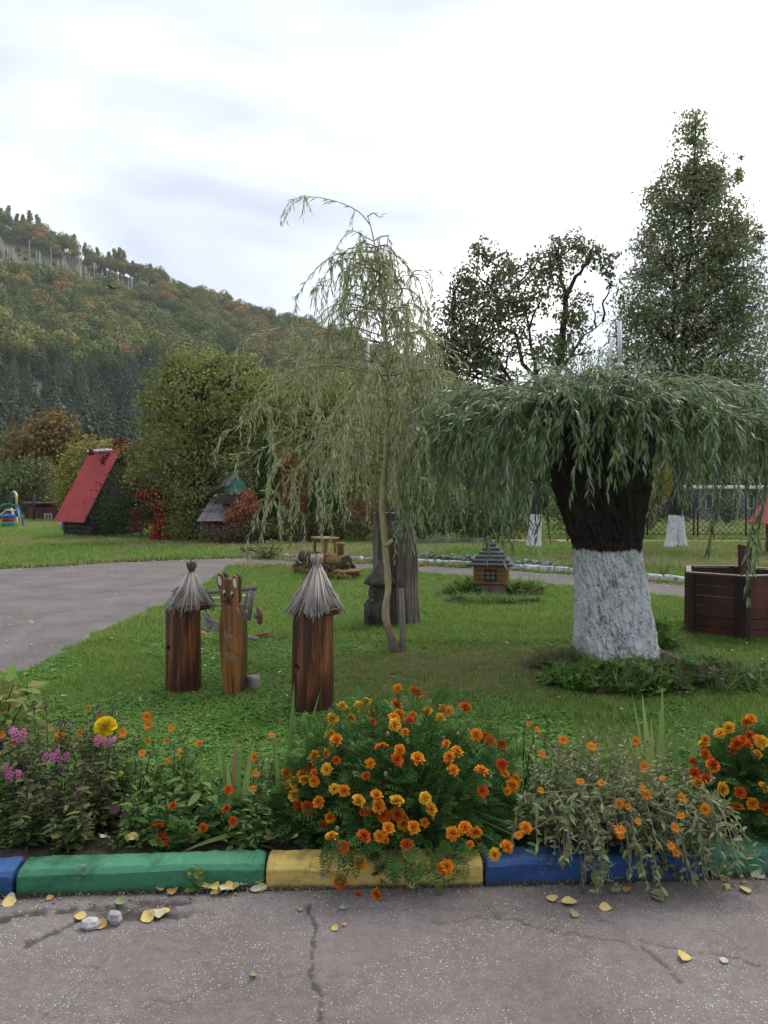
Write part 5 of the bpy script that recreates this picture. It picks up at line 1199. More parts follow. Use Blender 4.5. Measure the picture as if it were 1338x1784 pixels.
for (x, y) in ((493,352),(543,360)):
    decal(ell(x,y,9.5,23), 0, BLK, 'eye', .003); decal(ell(x-1,y-3,7.5,18), -.003, WHT, 'eye_white', .003); decal(ell(x+1,y+6,5.5,11), -.006, BLK, 'pupil', .003)
decal(ell(520,398,11,19), 0, BLK, 'nose', .007)
def line(pts_px, w, m_, name, y=-.001):
    mb = MB(); p = A([A(ctr)+A([(x-545)*S_, y, (1020-yy)*S_]) for x, yy in pts_px]); mb.tube(p, w, 5, 0, .5, t=1); return part(T0, name, mb, [m_])
line([(496,405),(505,423),(520,432),(536,425),(543,405)], .0045, BLK, 'mouth'); decal(bo([(508,428),(535,428),(533,448),(523,458),(513,448)]), 0, TNG, 'tongue', .003)
line([(490,402),(499,402)], .0018, BLK, 'mouth_corner'); line([(519,415),(519,430)], .0016, BLK, 'mouth_line')
line([(497,590),(496,625),(550,640),(556,655),(540,680),(535,700),(528,720),(520,700),(515,660),(497,625)], .0024, LNW, 'painted_jar')
line([(503,616),(545,632)], .0022, LNW, 'painted_jar'); line([(507,632),(545,645)], .0022, LNW, 'painted_jar')
line([(500,735),(505,770),(520,790),(560,798),(565,765),(540,752),(500,735)], .0024, LNW, 'painted_basket')
for k_ in range(5): line([(508+k_*10,750+k_*4),(516+k_*9,785+k_*3)], .0018, LNW, 'painted_basket')
for pl in ([(462,690),(475,720),(500,740)], [(596,750),(575,756),(550,750)], [(530,700),(525,735),(535,760)], [(550,640),(560,660)], [(498,480),(505,520),(500,570),(490,600)], [(568,470),(575,540),(570,640)]):
    line(pl, .0016, BLK, 'carved_line')
line([(540,905),(546,960),(541,1030)], .004, BLK, 'crack')
mb = MB(); c_ = gp(442, 1201); mb.lathe([(0,.11),(.030,.115),(.052,.11),(.056,.08),(.058,-.05)], c_, 20, disp=lambda V: V*(1+.06*(fbm(V*20+5,2,3)[:,None]-.5))); solo('stump', mb, [GREYPOST], 'short grey sawn stump just right of the carved bear', 'stump', c_)

# ---- wrecked wooden cart between bear and first beehive
Yc = 8.1; q = lambda px, py, dy=0: A(P(px, py, Yc+dy))
c1 = lambda x, y, dy=0: q(260+x*.26906, 940+y*.26906, dy)
T0 = thing('wooden_cart', 'small broken wooden cart behind the carved bear, with loose rails and wheels', 'cart', (*c1(520,600)[:2], 0))
RAILW = mat('grey_rail_wood', [(.3,(.11,.095,.09)),(.7,(.27,.24,.23))], 10, (.2,1,1), .9, .5, .008); WHEELW = mat('faded_pink_wheel', [(.3,(.17,.065,.05)),(.7,(.30,.13,.105))], 8, rough=.8)
for (a_, b_, r_, m_) in (((360,345,.3),(690,318,-.1),.020,RAILW),((350,428,.0),(480,428,-.1),.013,RAILW),((400,380,.3),(660,360,.3),.011,WHITE),((672,330,-.1),(640,520,-.1),.030,RAILW),((640,330,.25),(612,500,.25),.016,RAILW),((350,470,0),(405,560,0),.012,RAILW),((345,520,.1),(392,582,.1),.010,RAILW),((352,440,.2),(412,520,.2),.010,RAILW),((340,570,0),(385,600,0),.012,RAILW),((390,580,0),(410,520,0),.014,RAILW),((640,630,-.1),(700,645,-.1),.024,RAILW)):
    mb = MB(); mb.tube([c1(*a_), (c1(*a_)+c1(*b_))/2+rng.normal(size=3)*.006, c1(*b_)], r_, 9); part(T0, 'rail', mb, [m_])
mb = MB(); c_ = c1(430,560); mb.box(c_, (.10,.30,.012), frame_x((.5,.1,1),(0,-1,.3)), 0, .5, .003); part(T0, 'grey_board', mb, [GREYPOST])
def wheel(c_, r_, th, yaw, tilt=0):
    mb = MB(); n = 24; ax = A([math.cos(yaw)*math.cos(tilt), math.sin(yaw)*math.cos(tilt), math.sin(tilt)]); R3 = frame_x(ax, (0,0,1) if abs(tilt) < 1 else (1,0,0)); V = []
    prof_ = [(0,-th),(r_*.93,-th),(r_,-th*.6),(r_,th*.6),(r_*.93,th),(0,th)]
    a = np.arange(n)/n*2*PI
    V = A([[x, r2*math.cos(t2), r2*math.sin(t2)] for r2, x in prof_ for t2 in a])@R3.T+c_
    i = np.arange(5)[:,None]*n; j = np.arange(n)[None]; F = np.stack([i+j,i+(j+1)%n,i+n+(j+1)%n,i+n+j],-1).reshape(-1,4); mb.add(V, F, 0, .5, smooth=False); return mb
part(T0, 'wheel', wheel(c1(714,492,-.05), .095, .018, .35), [WHEELW]); part(T0, 'hub', wheel(c1(700,492,-.05), .03, .03, .35), [RAILW]) ; part(T0, 'wheel', wheel(gp(358,1108)+A([0,0,.02]), .075, .018, .2, 1.4), [WHEELW])
mb = MB(); mb.box(gp(457,1114)+A([0,0,.045]), (.19,.07,.05), frame_x((1,-.4,.25),(0,0,1)), 0, .5, .006); solo('brick', mb, [WHEELW], 'broken reddish piece of timber lying in the grass right of the bear', 'timber', gp(457,1114))
mb = MB()
for s_ in range(60):
    c_ = gp(rng.uniform(455,500), rng.uniform(1108,1117)); mb.blob(c_+A([0,0,.01]), rng.uniform(.012,.035), amp=.4, seed=s_, nu=7, nv=5)
solo('dirt_clods', mb, [SOIL], 'small heap of dark clods beside the broken timber', None, kind='stuff')

# ---- toy log train
T0 = thing('toy_train', 'toy steam train made of varnished logs at the edge of the footpath', 'toy train', (*gp(580,1008)[:2], 0))
c2 = lambda x, y: (480+x*.3288, 860+y*.3288)
TRW = mat('honey_log', [(.3,(.15,.075,.025)),(.7,(.33,.19,.07))], 9, (.3,1,1), .6, .4, .006); TRD = mat('dark_log_end', [(.3,(.04,.028,.022)),(.7,(.12,.08,.055))], 9, rough=.8)
fr_ = A([*gp(*c2(372,455))[:2], 0]); bk = A([*gp(*c2(195,425))[:2], 0]); ax = unit(bk-fr_); bk = fr_+ax*1.4; sd_ = A([-ax[1], ax[0], 0]); R3 = np.stack([ax, sd_, A([0,0,1])], 1)
def loc(u, v, z): return fr_+ax*u+sd_*v+A([0,0,z])
for v in (-.17, .17):
    mb = MB(); mb.box(loc(.75, v, .10), (2.0,.06,.07), R3, 0, .5, .01); part(T0, 'base_beam', mb, [TRW])
for u in (-.18,.02,.62,1.15,1.6):
    mb = MB(); mb.box(loc(u,0,.165), (.08,.48,.05), R3, 0, None, .008); part(T0, 'cross_beam', mb, [TRW])
for v in (-.19,.19):
    for u in (0,1.6):
        mb = MB(); mb.box(loc(u, v, .03), (.08,.08,.14), R3, 0, None, .008); part(T0, 'foot', mb, [TRW])
mb = MB(); mb.tube([loc(-.02,0,.33), loc(.55,0,.33)], .125, 22, 0, cap=False); part(T0, 'boiler', mb, [TRW])
part(T0, 'boiler_front', wheel(loc(-.03,0,.33), .122, .014, math.atan2(ax[1],ax[0])), [TRD]); mb = MB(); mb.blob(loc(-.07,0,.28), (.05,.05,.05), amp=.05); part(T0, 'lamp', mb, [TRD])
mb = MB(); mb.lathe([(0,.42),(.06,.42),(.06,.62),(.085,.64),(.085,.68),(0,.68)], fr_+ax*.18, 18); part(T0, 'chimney', mb, [TRW])
mb = MB(); mb.tube([loc(1.05,0,.33), loc(1.6,0,.33)], .125, 22, 0, cap=False); part(T0, 'tank', mb, [TRD]); part(T0, 'tank_end', wheel(loc(1.61,0,.33), .12, .014, math.atan2(ax[1],ax[0])), [TRW])
for u in (.58,.92):
    for v in (-.13,.13):
        mb = MB(); mb.box(loc(u,v,.46), (.045,.045,.50), R3, 0, None, .006); part(T0, 'cab_post', mb, [TRW])
mb = MB(); mb.box(loc(.75,0,.735), (.50,.36,.05), R3, 0, .5, .012); part(T0, 'cab_roof', mb, [TRW]); mb = MB(); mb.box(loc(.80,0,.35), (.30,.24,.16), R3, 0, .5, .012); part(T0, 'cab_seat', mb, [TRW])
for u in (.08,.28,.48,.72,.95,1.2,1.45):
    for v in (-.22,.22): part(T0, 'wheel', wheel(loc(u,v,.20), .07, .018, math.atan2(sd_[1],sd_[0])), [TRD])

# ---- carved stump sculpture
Y = 9.35; q = lambda px, py, dy=0: A(P(px, py, Y))+A([0,dy,0]); k = Y/FPX
T0 = thing('carved_stump', 'tall weathered grey tree stump carved with a face under a mushroom cap', 'sculpture', (xA(692,Y), Y, 0))
m, t, b, o = newmat('weathered_stump'); n1 = noise(t, 10, 6, (1,1,.09), .6, dist=.7); n2 = noise(t, 60, 4, (1,1,.05), .7)
cc = ramp(t, n1, [(.33,(.04,.03,.025)),(.5,(.13,.10,.082)),(.68,(.30,.25,.21))]); cc = mixc(t, 'MULTIPLY', 1, cc, ramp(t, n2, [(.35,(.55,.55,.55)),(.65,(1.25,1.25,1.25))])); t.links.new(cc, b.inputs['Base Color']); b.inputs['Roughness'].default_value = .9; bump(t, b, n2, .8, .012); STW = m
prof_ = [(1095,82,691),(1060,80,690),(1020,79,689),(985,78,690),(950,77,689),(925,72,687),(905,62,684),(896,64,684)]
zs = A([1.6-(p[0]-860)*k for p in prof_]); rr = A([p[1]*k/2 for p in prof_]); cx = A([xA(p[2],Y) for p in prof_]); nv, nu = 150, 150
zz = np.linspace(-.05, zs[-1], nv); a = np.arange(nu)/nu*2*PI; A2, Z2 = np.meshgrid(a, zz); pp = np.stack([np.cos(A2)*1.6, np.sin(A2)*1.6, Z2*.6], -1)
fl = np.abs(np.sin(A2*5+3*fbm(pp, 3, 71)*2)); RR = np.interp(Z2, zs, rr)*(1+.16*(fbm(pp*1.4, 3, 72)-.5)) + .009*(fl-.5)+.03*(fbm(pp*A([9,9,1.5]), 3, 73)-.5)
rim = .02*fbm(np.stack([np.cos(A2)*5,np.sin(A2)*5,A2*0],-1),2,75)*(Z2 > zs[-1]-.03)
V = np.stack([np.interp(Z2, zs, cx)+RR*np.cos(A2), Y+.1+RR*np.sin(A2), Z2+rim*2], -1).reshape(-1,3); i = np.arange(nv-1)[:,None]*nu; j = np.arange(nu)[None]; kk2 = (j+1)%nu
mb = MB(); mb.add(V, np.stack([i+j,i+kk2,i+nu+kk2,i+nu+j],-1).reshape(-1,4), 0, .5); n0 = mb.n
ctop = A([xA(684,Y), Y+.1, zs[-1]-.03]); mb.add(np.concatenate([V[-nu:]+A([0,0,-.004]), ctop[None]]), np.stack([np.arange(nu),(np.arange(nu)+1)%nu,np.full(nu,nu)],-1), 0, .5)
part(T0, 'stump', mb, [STW])
DKW = mat('dark_carving', [(.3,(.03,.024,.022)),(.7,(.14,.115,.10))], 14, (1,1,.3), .9, .8, .012)
# mushroom-capped head carved out at the left
hc = q(664,1012,-.10)
mb = MB(); mb.lathe([(0,-.01),(.17,-.035),(.215,-.02),(.20,.03),(.15,.09),(.10,.15),(.05,.20),(.02,.25),(0,.26)], hc+A([0,0,.0]), 30, disp=lambda V: V*(1+.16*(fbm(V*7+3,3,6)[:,None]-.5))); part(T0, 'mushroom_cap', mb, [DKW])
mb = MB(); mb.blob(hc+A([-.02,-.01,-.14]), (.135,.13,.16), amp=.16, fr=2, seed=4, nu=28, nv=18); part(T0, 'head', mb, [DKW])
mb = MB(); mb.blob(hc+A([-.065,-.125,-.15]), (.030,.040,.055), amp=.1, seed=5); part(T0, 'nose', mb, [DKW])
for s_ in (-1,1):
    mb = MB(); mb.blob(hc+A([-.055+s_*.055,-.118,-.10]), (.026,.016,.014), amp=.1, seed=6); part(T0, 'eye', mb, [STW])
    mb = MB(); mb.tube([hc+A([-.06+s_*.02,-.135,-.20]), hc+A([-.055+s_*.06,-.128,-.215]), hc+A([-.055+s_*.085,-.10,-.235])], [.018,.016,.006], 8); part(T0, 'moustache', mb, [STW])
mb = MB(); mb.blob(hc+A([-.03,-.03,-.40]), (.17,.15,.24), amp=.22, fr=1.8, seed=8, nu=30, nv=20); part(T0, 'body', mb, [DKW])
for (o1, o2, r_) in (((-.17,-.03,-.27),(-.12,-.16,-.42),.045),((.10,-.08,-.27),(.02,-.18,-.44),.045)):
    mb = MB(); mb.tube([hc+A(o1), hc+(A(o1)+A(o2))/2+A([0,-.04,0]), hc+A(o2)], [r_, r_*.9, r_*.6], 10); part(T0, 'arm', mb, [DKW])
mb = MB(); mb.tube(limb(q(640,1085,-.05), q(652,1045,-.12), .1, 6, .05), [.05,.06,.065,.06,.05,.03], 10); part(T0, 'root_block', mb, [STW])

# ---- toy hut with stepped roof
b0 = gp(861, 1040); Y = b0[1]; k = Y/FPX; T0 = thing('toy_hut', 'small plank toy hut with a stepped black roof and a tiny window', 'toy house', (b0[0], Y+.25, 0))
yaw = -.20; Rz = rotz(yaw); hw = .255; cc0 = A([xA(861,Y), Y+.27, 0]); zt = 1.6-(987-860)*k; zp = 1.6-(1019-860)*k
def hl(x, y, z): return cc0+Rz@A([x,y,0])+A([0,0,z])
HUTW = mat('honey_plank', [(.3,(.17,.075,.024)),(.7,(.34,.17,.055))], 8, (.25,1,1), .55, .4, .005, spec=.45); HUTD = mat('dark_window_frame', (.05,.025,.02), 8, rough=.6, bmp=.2); ROOFB = mat('black_roof_board', [(.3,(.022,.023,.028)),(.7,(.060,.062,.075))], 5, (.3,1,1), .55, .4, .005)
mb = MB(); mb.box(hl(0,0,zp/2-.03), (hw*1.78, hw*1.78, zp+.06), Rz, 0, .5, .01); part(T0, 'plinth', mb, [mat('rose_stone_plinth', [(.3,(.16,.10,.085)),(.7,(.27,.18,.155))], 6, rough=.9, bmp=.4)])
nrow = 4; hh = (zt-zp)/nrow
for s_ in range(4):
    Rs = Rz@rotz(s_*PI/2)
    for r_ in range(nrow):
        for seg_ in ((-.5,.5),) if (s_ or r_ in (0,3)) else ((-.5,-.19),(.19,.5)):
            x0, x1 = seg_[0]*hw*1.78, seg_[1]*hw*1.78; mb = MB(); mb.box(cc0+Rs@A([(x0+x1)/2, -hw*.95, 0])+A([0,0,zp+hh*(r_+.5)]), (x1-x0-.004, .03, hh-.006), Rs, 0, None, .004); part(T0, 'plank', mb, [HUTW])
    mb = MB(); mb.box(cc0+Rs@A([hw*.94, -hw*.94, 0])+A([0,0,(zp+zt)/2]), (.052,.052,zt-zp), Rs, 0, .5, .006); part(T0, 'corner_post', mb, [HUTW])
mb = MB(); mb.box(hl(0,0,(zp+zt)/2), (hw*1.8,hw*1.8,zt-zp-.01), Rz, 0, .5); part(T0, 'inner_wall', mb, [HUTD])
wz = zp+hh*2.0; wmb = MB()
for (x, z, sx, sz) in ((0,.078,.19,.026),(0,-.078,.19,.026),(-.082,0,.026,.135),(.082,0,.026,.135),(0,0,.014,.135),(0,0,.135,.014)): wmb.box(hl(x,-hw*1.03,wz+z), (sx,.03,sz), Rz, 0, .5, .003)
w_ = part(T0, 'window', wmb, [HUTD])
for (x, z) in ((-.037,.034),(.037,.034),(-.037,-.034),(.037,-.034)):
    mb = MB(); mb.box(hl(x,-hw*1.02,wz+z), (.056,.006,.054), Rz, 0, .5); part(w_, 'pane', mb, [mat('hut_glass', (.22,.23,.25), 2, rough=.1, bmp=0, spec=.8) if 'hut_glass' not in MATS else MATS['hut_glass']])
tiers = 6; zr = zt+.008; apz = 1.6-(946-860)*k
for q_ in range(tiers):
    f0, f1 = 1-q_/tiers, 1-(q_+1.25)/tiers; e0, e1 = hw*1.26*f0+.02, max(.01, hw*1.26*f1+.0); z0, z1 = zr+(apz-zr)*q_/tiers, zr+(apz-zr)*(q_+1.05)/tiers-.004
    for s_ in range(4):
        Rs = Rz@rotz(s_*PI/2); V = [(-e0,-e0,z0),(e0,-e0,z0),(e1,-e1,z1),(-e1,-e1,z1),(-e0,-e0,z0+.022),(e0,-e0,z0+.022),(e1,-e1,z1+.022),(-e1,-e1,z1+.022)]
        V = A(V); z_ = V[:,2].copy(); V[:,2] = 0; V = V@Rs.T+cc0; V[:,2] += z_
        mb = MB(); mb.add(V, [(0,1,5,4),(4,5,6,7),(1,2,6,5),(2,3,7,6),(3,0,4,7),(0,3,2,1)], 0, None, smooth=False); part(T0, 'roof_board', mb, [ROOFB])

# ---- hexagonal brown well box at the right
WELLW = mat('mahogany_board', [(.3,(.036,.011,.008)),(.7,(.12,.032,.020))], 6, (1,1,.15), .5, .4, .006, spec=.4); WELLP = mat('dark_post', [(.3,(.02,.010,.009)),(.7,(.055,.024,.02))], 6, (1,1,.2), .6, .5, .006); SEAM = mat('seam_edge', (.34,.30,.28), 6, bmp=0); RIMW = mat('worn_rim', [(.3,(.20,.16,.15)),(.7,(.38,.33,.32))], 12, (.3,1,1), .8, .3)
c_ = gp(1293,1118); l_ = gp(1197,1106); d = l_-c_; side_ = np.linalg.norm(d)
a0 = math.atan2(d[1], d[0]); pts = [l_, c_]; ang = math.atan2(-d[1], -d[0])
for q_ in range(4): ang += PI/3*.93; pts.append(pts[-1]+A([math.cos(ang), math.sin(ang), 0])*side_)
ctr = sum(pts)/6; H_ = .70
T0 = thing('well_box', 'dark mahogany-stained hexagonal well box standing on the lawn', 'well', (ctr[0], ctr[1], 0))
for q_ in range(6):
    p0, p1 = pts[q_], pts[(q_+1)%6]; dr = unit(p1-p0); L = np.linalg.norm(p1-p0); inn = unit(ctr-(p0+p1)/2)
    for r_ in range(6):
        z0, z1 = H_*r_/6, H_*(r_+1)/6-.006; mb = MB(); box_between(mb, p0+dr*.04+inn*.02+A([0,0,(z0+z1)/2]), p1-dr*.04+inn*.02+A([0,0,(z0+z1)/2]), .03, z1-z0, bev=.004); part(T0, 'plank', mb, [WELLW])
    for (pe, sg) in ((p0,1),(p1,-1)):
        if sg > 0: mb = MB(); mb.box(pe+inn*.03+A([0,0,H_/2]), (.07,.07,H_-.01), frame_x(unit(ctr-pe)), 0, None, .006); part(T0, 'corner_post', mb, [WELLP])
        mb = MB(); pc = pe+dr*sg*.045-inn*.008+A([0,0,H_/2]); mb.box(pc, (.07,.035,H_+.01), frame_x(dr), 0, None, .006); part(T0, 'corner_board', mb, [WELLP])
    mb = MB(); box_between(mb, p0+inn*.012+A([0,0,H_+.012]), p1+inn*.012+A([0,0,H_+.012]), .06, .014, bev=.003); part(T0, 'rim', mb, [RIMW])
mb = MB(); mb.lathe([(0,.42),(side_*.86,.42)], (ctr[0],ctr[1],0), 6); part(T0, 'soil_fill', mb, [SOIL])
pb = A(P(1297,1000,8.9)); mb = MB()
V = []
for (z, w_) in ((.35,.045),(.88,.062),(.98,.066)): V += [(x*w_, y*.04, z) for x, y in ((-1,-1),(1,-1),(1,1),(-1,1))]
V = A(V); V[8,2] += .03; V[11,2] += .03; V += A([pb[0], 8.9, 0]); mb.add(V, [(0,1,5,4),(1,2,6,5),(2,3,7,6),(3,0,4,7),(4,5,9,8),(5,6,10,9),(6,7,11,10),(7,4,8,11),(8,9,10,11)], 0, .5, smooth=False); part(T0, 'post', mb, [WELLW])

# ---- whitewashed stone edging along the footpath
EDGE = mat('limed_stone', [(.3,(.42,.41,.40)),(.7,(.66,.65,.65))], 16, rough=.9, bmp=.7, bdist=.01, grime=(.16,.15,.13), gscale=9, vary=.1); DSTONE = mat('grey_stone', [(.3,(.16,.145,.135)),(.7,(.34,.32,.30))], 14, rough=.9, bmp=.6)
T0 = thing('stone_edging', 'row of whitewashed stones and kerb pieces edging the footpath', 'edging', (*gp(800,989)[:2], 0))
pl, _ = resample(A([gp(*p) for p in [(428,969),(520,975),(620,979),(700,981),(800,986),(900,992),(1000,999),(1100,1008),(1200,1017),(1338,1028),(1500,1042)]]), np.zeros(11), 400)
s = np.r_[0, np.cumsum(np.linalg.norm(np.diff(pl, axis=0), axis=1))]; u = 0; qn = 0
while u < s[-1]-.3:
    xx = np.interp(u, s, pl[:,0]); long_ = xx > 2.2; small = (xx < 2.2) and rng.random() < .6
    L = rng.uniform(.30,.60) if long_ else (rng.uniform(.10,.22) if small else rng.uniform(.22,.42))
    p0 = A([np.interp(u, s, pl[:,i_]) for i_ in range(3)]); p1 = A([np.interp(u+L, s, pl[:,i_]) for i_ in range(3)]); c_ = (p0+p1)/2+A([0,.06+rng.normal()*.015,.045]); R3 = frame_x(unit(p1-p0+A([0,rng.normal()*.03,rng.normal()*.015])))
    mb = MB()
    if small: mb.blob(c_, (L*.55,.09,.085), R3, amp=.22, seed=qn, nu=14, nv=9, flat=True)
    else:
        th = np.linspace(-1,1,7); mb.box(c_, (L-.012,.12,.125+rng.normal()*.012), R3, 0, None, .022)
        V = mb.V[-1] if len(mb.V[-1]) else mb.V[0]
        for a_ in mb.V:
            if len(a_): a_ += (np.stack([vnoise(a_*9, qn), vnoise(a_*9, qn+1), vnoise(a_*9, qn+2)], -1)-.5)*.035
    nm = part(T0, 'stone', mb, [EDGE if (rng.random() < (.93 if xx > -.3 else .55)) else DSTONE]); u += L+rng.uniform(.0,.03)+(.25 if xx < -1.2 and rng.random() < .4 else 0); qn += 1

# ================================================================== GRASS AND GROUND COVER
def tuft(n, r, hmin, hmax, w, m, lean=.5, seed=0, tpl=T_BLADE):
    mb = MB(); a = rng.random(n)*2*PI; rr = r*rng.random(n)**.5; p = np.c_[rr*np.cos(a), rr*np.sin(a), np.zeros(n)-.004]
    b_ = rng.random(n)*2*PI; D = np.c_[np.cos(b_)*lean*rng.random(n), np.sin(b_)*lean*rng.random(n), np.ones(n)]; nr = np.c_[-np.cos(b_), -np.sin(b_), np.full(n,.2)]
    mb.stamp(tpl, p, D, nr, rng.uniform(hmin, hmax, n), w*(.7+.6*rng.random(n)), 0); return mb.mesh('grass_tuft_mesh', [m])
def clover_patch(n, r, h, size, m):
    mb = MB(); a = rng.random(n)*2*PI; rr = r*rng.random(n)**.5; p = np.c_[rr*np.cos(a), rr*np.sin(a), h*(.4+.6*rng.random(n))]
    for k_ in range(3):
        b_ = rng.random(n)*.5+k_*2*PI/3+a; mb.stamp(T_ROUND, p, np.c_[np.cos(b_), np.sin(b_), np.full(n,.1)], A([0,0,1])+rng.normal(size=(n,3))*.25, size*(.7+.6*rng.random(n)), size*.8, 0)
    return mb.mesh('clover_patch_mesh', [m])
def flat_leaf_patch(n, r, h, size, m, tpl=T_BIG, wr=.45):
    mb = MB(); a = rng.random(n)*2*PI; rr = r*rng.random(n)**.5; p = np.c_[rr*np.cos(a), rr*np.sin(a), h*rng.random(n)]
    b_ = rng.random(n)*2*PI; mb.stamp(tpl, p, np.c_[np.cos(b_), np.sin(b_), .1+.5*rng.random(n)], A([0,0,1])+rng.normal(size=(n,3))*.3, size*(.6+.7*rng.random(n)), size*wr, 0); return mb.mesh('leaf_patch_mesh', [m])
KIT = [tuft(26,.06,.035,.085,.0055,GREEN), tuft(26,.06,.03,.07,.006,GREEN), tuft(20,.05,.04,.11,.005,GREEN,.8), tuft(22,.06,.03,.09,.005,GREENY,.9),
       clover_patch(16,.06,.045,.017,CLOVER), clover_patch(20,.07,.055,.014,CLOVER), tuft(40,.14,.07,.16,.012,GREEN,.8), tuft(40,.14,.06,.13,.012,GREENY,.9), tuft(40,.14,.05,.12,.014,GREEN,.6)]
NEp, FEp = A(NEj), A(FEj)
def lawn_pts(n, y0, y1, margin=.35):
    Y_ = y0*(y1/y0)**rng.random(n) if y1/y0 > 2 else rng.uniform(y0, y1, n); X_ = (rng.random(n)*2-1)*(Y_*.53+margin); return X_, Y_
def rejects(X, Y):
    w = (fbm(np.stack([X*5,Y*5,X*0],-1),2,15)-.5)*.16
    bad = inpoly(X+w, Y+w*1.5, PATHPOLY)
    bad |= (Y > 24.9) & (Y < 26.9) & (X > 2.0)
    return bad
def cover(name, n, y0, y1, choose, sc0, sc1, label, zz=0):
    X, Y = lawn_pts(n, y0, y1); ok = ~rejects(X, Y); X, Y = X[ok], Y[ok]; n = len(X); idx, s_ = choose(X, Y, n)
    keep_ = idx >= 0; X, Y, idx, s_ = X[keep_], Y[keep_], idx[keep_], s_[keep_]; n = len(X)
    z = np.full(n, GZ)+zz
    scatter(name, KIT, np.c_[X, Y, z], np.c_[rng.normal(size=n)*.1, rng.normal(size=n)*.1, rng.random(n)*6.28], s_*rng.uniform(sc0, sc1, n), idx, label, 'grass')
def dryness(X, Y):   # worn, yellower turf around the slender willow and between it and the big one
    g1 = np.exp(-((X-.25)/1.1)**2-((Y-6.9)/1.0)**2); g2 = np.exp(-((X-1.6)/1.0)**2-((Y-7.2)/.9)**2)*.9
    return np.clip(g1+g2, 0, 1)
def ch_near(X, Y, n):
    cl = fbm(np.stack([X*1.3, Y*1.3, X*0], -1), 3, 81) + .22*np.exp(-((X+1.2)/1.4)**2-((Y-5.0)/1.3)**2); d = dryness(X, Y)+.5*(fbm(np.stack([X*2,Y*2,X*0],-1),2,85)-.5)
    r = rng.random(n); idx = np.where(r < .42, 0, np.where(r < .7, 1, 2)); idx = np.where((cl > .54) & (rng.random(n) < .75), 4+rng.integers(0,2,n), idx); idx = np.where(rng.random(n) < .08+.85*np.clip(d, 0, 1), 3, idx); cl = cl*(.75+.5*rng.random(n))+.25*(fbm(np.stack([X*4,Y*4,X*0],-1),2,87)-.5)
    return idx, np.clip(.75+.5*(cl-.3), .6, 1.3)*(1-.35*np.clip(d,0,1))
cover('lawn_grass', 34000, 4.05, 8.5, ch_near, .75, 1.25, 'short green lawn grass and clover round the beehives and willows')
def ch_mid(X, Y, n):
    d = dryness(X, Y)+.5*(fbm(np.stack([X*1.2,Y*1.2,X*0],-1),2,85)-.4); idx = np.where(rng.random(n) < .5, 6, 8); idx = np.where(rng.random(n) < np.clip(.08+.6*d,0,.8), 7, idx); return idx, np.full(n, .62)
cover('middle_lawn', 26000, 8.2, 17, ch_mid, .8, 1.2, 'green lawn in front of and beside the footpath')
def ch_far(X, Y, n):
    dd_ = fbm(np.stack([X*.35,Y*.35,X*0],-1),3,88)+.10*(X > 2); idx = np.where(rng.random(n) < .5, 6, 8); idx = np.where(rng.random(n) < np.clip((dd_-.45)*4,.1,.85), 7, idx); return idx, .85+Y*.018
cover('far_lawn', 30000, 16.5, 50, ch_far, .8, 1.2, 'far lawn running up to the fences and the cabin')
# loose litter of yellow leaves on the far lawn edge and verge
LIT = leafmat('yellow_leaf_litter', [(.45,.36,.12),(.58,.50,.22),(.36,.24,.09),(.5,.44,.26)], .2, .7)
mb = MB(); X, Y_ = lawn_pts(5200, 5, 34); dd_ = fbm(np.stack([X*.5,Y_*.5,X*0],-1),3,90); keep_ = (rng.random(len(X)) < np.clip((dd_-.35)*2.0, .06, 1)*np.where((X < -2) & (Y_ > 15), 1, .22)); X, Y_ = X[keep_], Y_[keep_]; n = len(X)
mb.stamp(T_ROUND, np.c_[X, Y_, GZ+.03+.04*rng.random(n)*(~rejects(X,Y_))], rdir(n)*A([1,1,.2]), A([0,0,1])+rng.normal(size=(n,3))*.35, rng.uniform(.025,.05,n), .028, 0)
u = rng.random(900); fx = np.interp(u, np.linspace(0,1,len(FEj)), FEp[:,0]); fy_ = np.interp(u, np.linspace(0,1,len(FEj)), FEp[:,1])+rng.normal(size=900)*.22-.1
mb.stamp(T_ROUND, np.c_[fx, fy_, np.full(900, GZ+.03)], rdir(900)*A([1,1,.1]), A([0,0,1])+rng.normal(size=(900,3))*.3, rng.uniform(.03,.06,900), .035, 0)
solo('leaf_litter', mb, [LIT], 'scattered small yellow fallen leaves on the lawn and along the path edge', None, kind='stuff')

# weeds at the foot of the big willow and of the toy hut, rosettes along the edging
IVY = leafmat('ivy_leaf', [(.04,.11,.02),(.07,.17,.03),(.14,.22,.05),(.22,.24,.07)], .25, .65, spec=.15); DRYW = leafmat('dry_stalk', [(.12,.09,.05),(.2,.16,.10),(.27,.23,.16),(.11,.12,.06)], .2, .8); SILV = leafmat('silver_leaf', [(.14,.19,.13),(.22,.27,.20),(.32,.36,.29)], .15, .8)
KIT2 = [flat_leaf_patch(20,.09,.09,.06,IVY,T_ROUND,.8), tuft(30,.09,.08,.22,.005,DRYW,1.4), tuft(24,.06,.10,.24,.008,GREEN,.9), flat_leaf_patch(16,.08,.07,.06,DRYW,T_BIG,.4), flat_leaf_patch(20,.08,.08,.09,SILV,T_BIG,.34)]
def patch(name, cx_, cy_, rx, ry, n, w, s0, s1, label, zh=0):
    a = rng.random(n)*2*PI; r_ = rng.random(n)**.6; X = cx_+rx*r_*np.cos(a); Yq = cy_+ry*r_*np.sin(a)
    scatter(name, KIT2, np.c_[X, Yq, GZ+zh*(1-r_)*rng.random(n)], np.c_[rng.normal(size=n)*.2, rng.normal(size=n)*.2, rng.random(n)*6.28], rng.uniform(s0, s1, n), rng.choice(5, n, p=w), label, 'weeds')
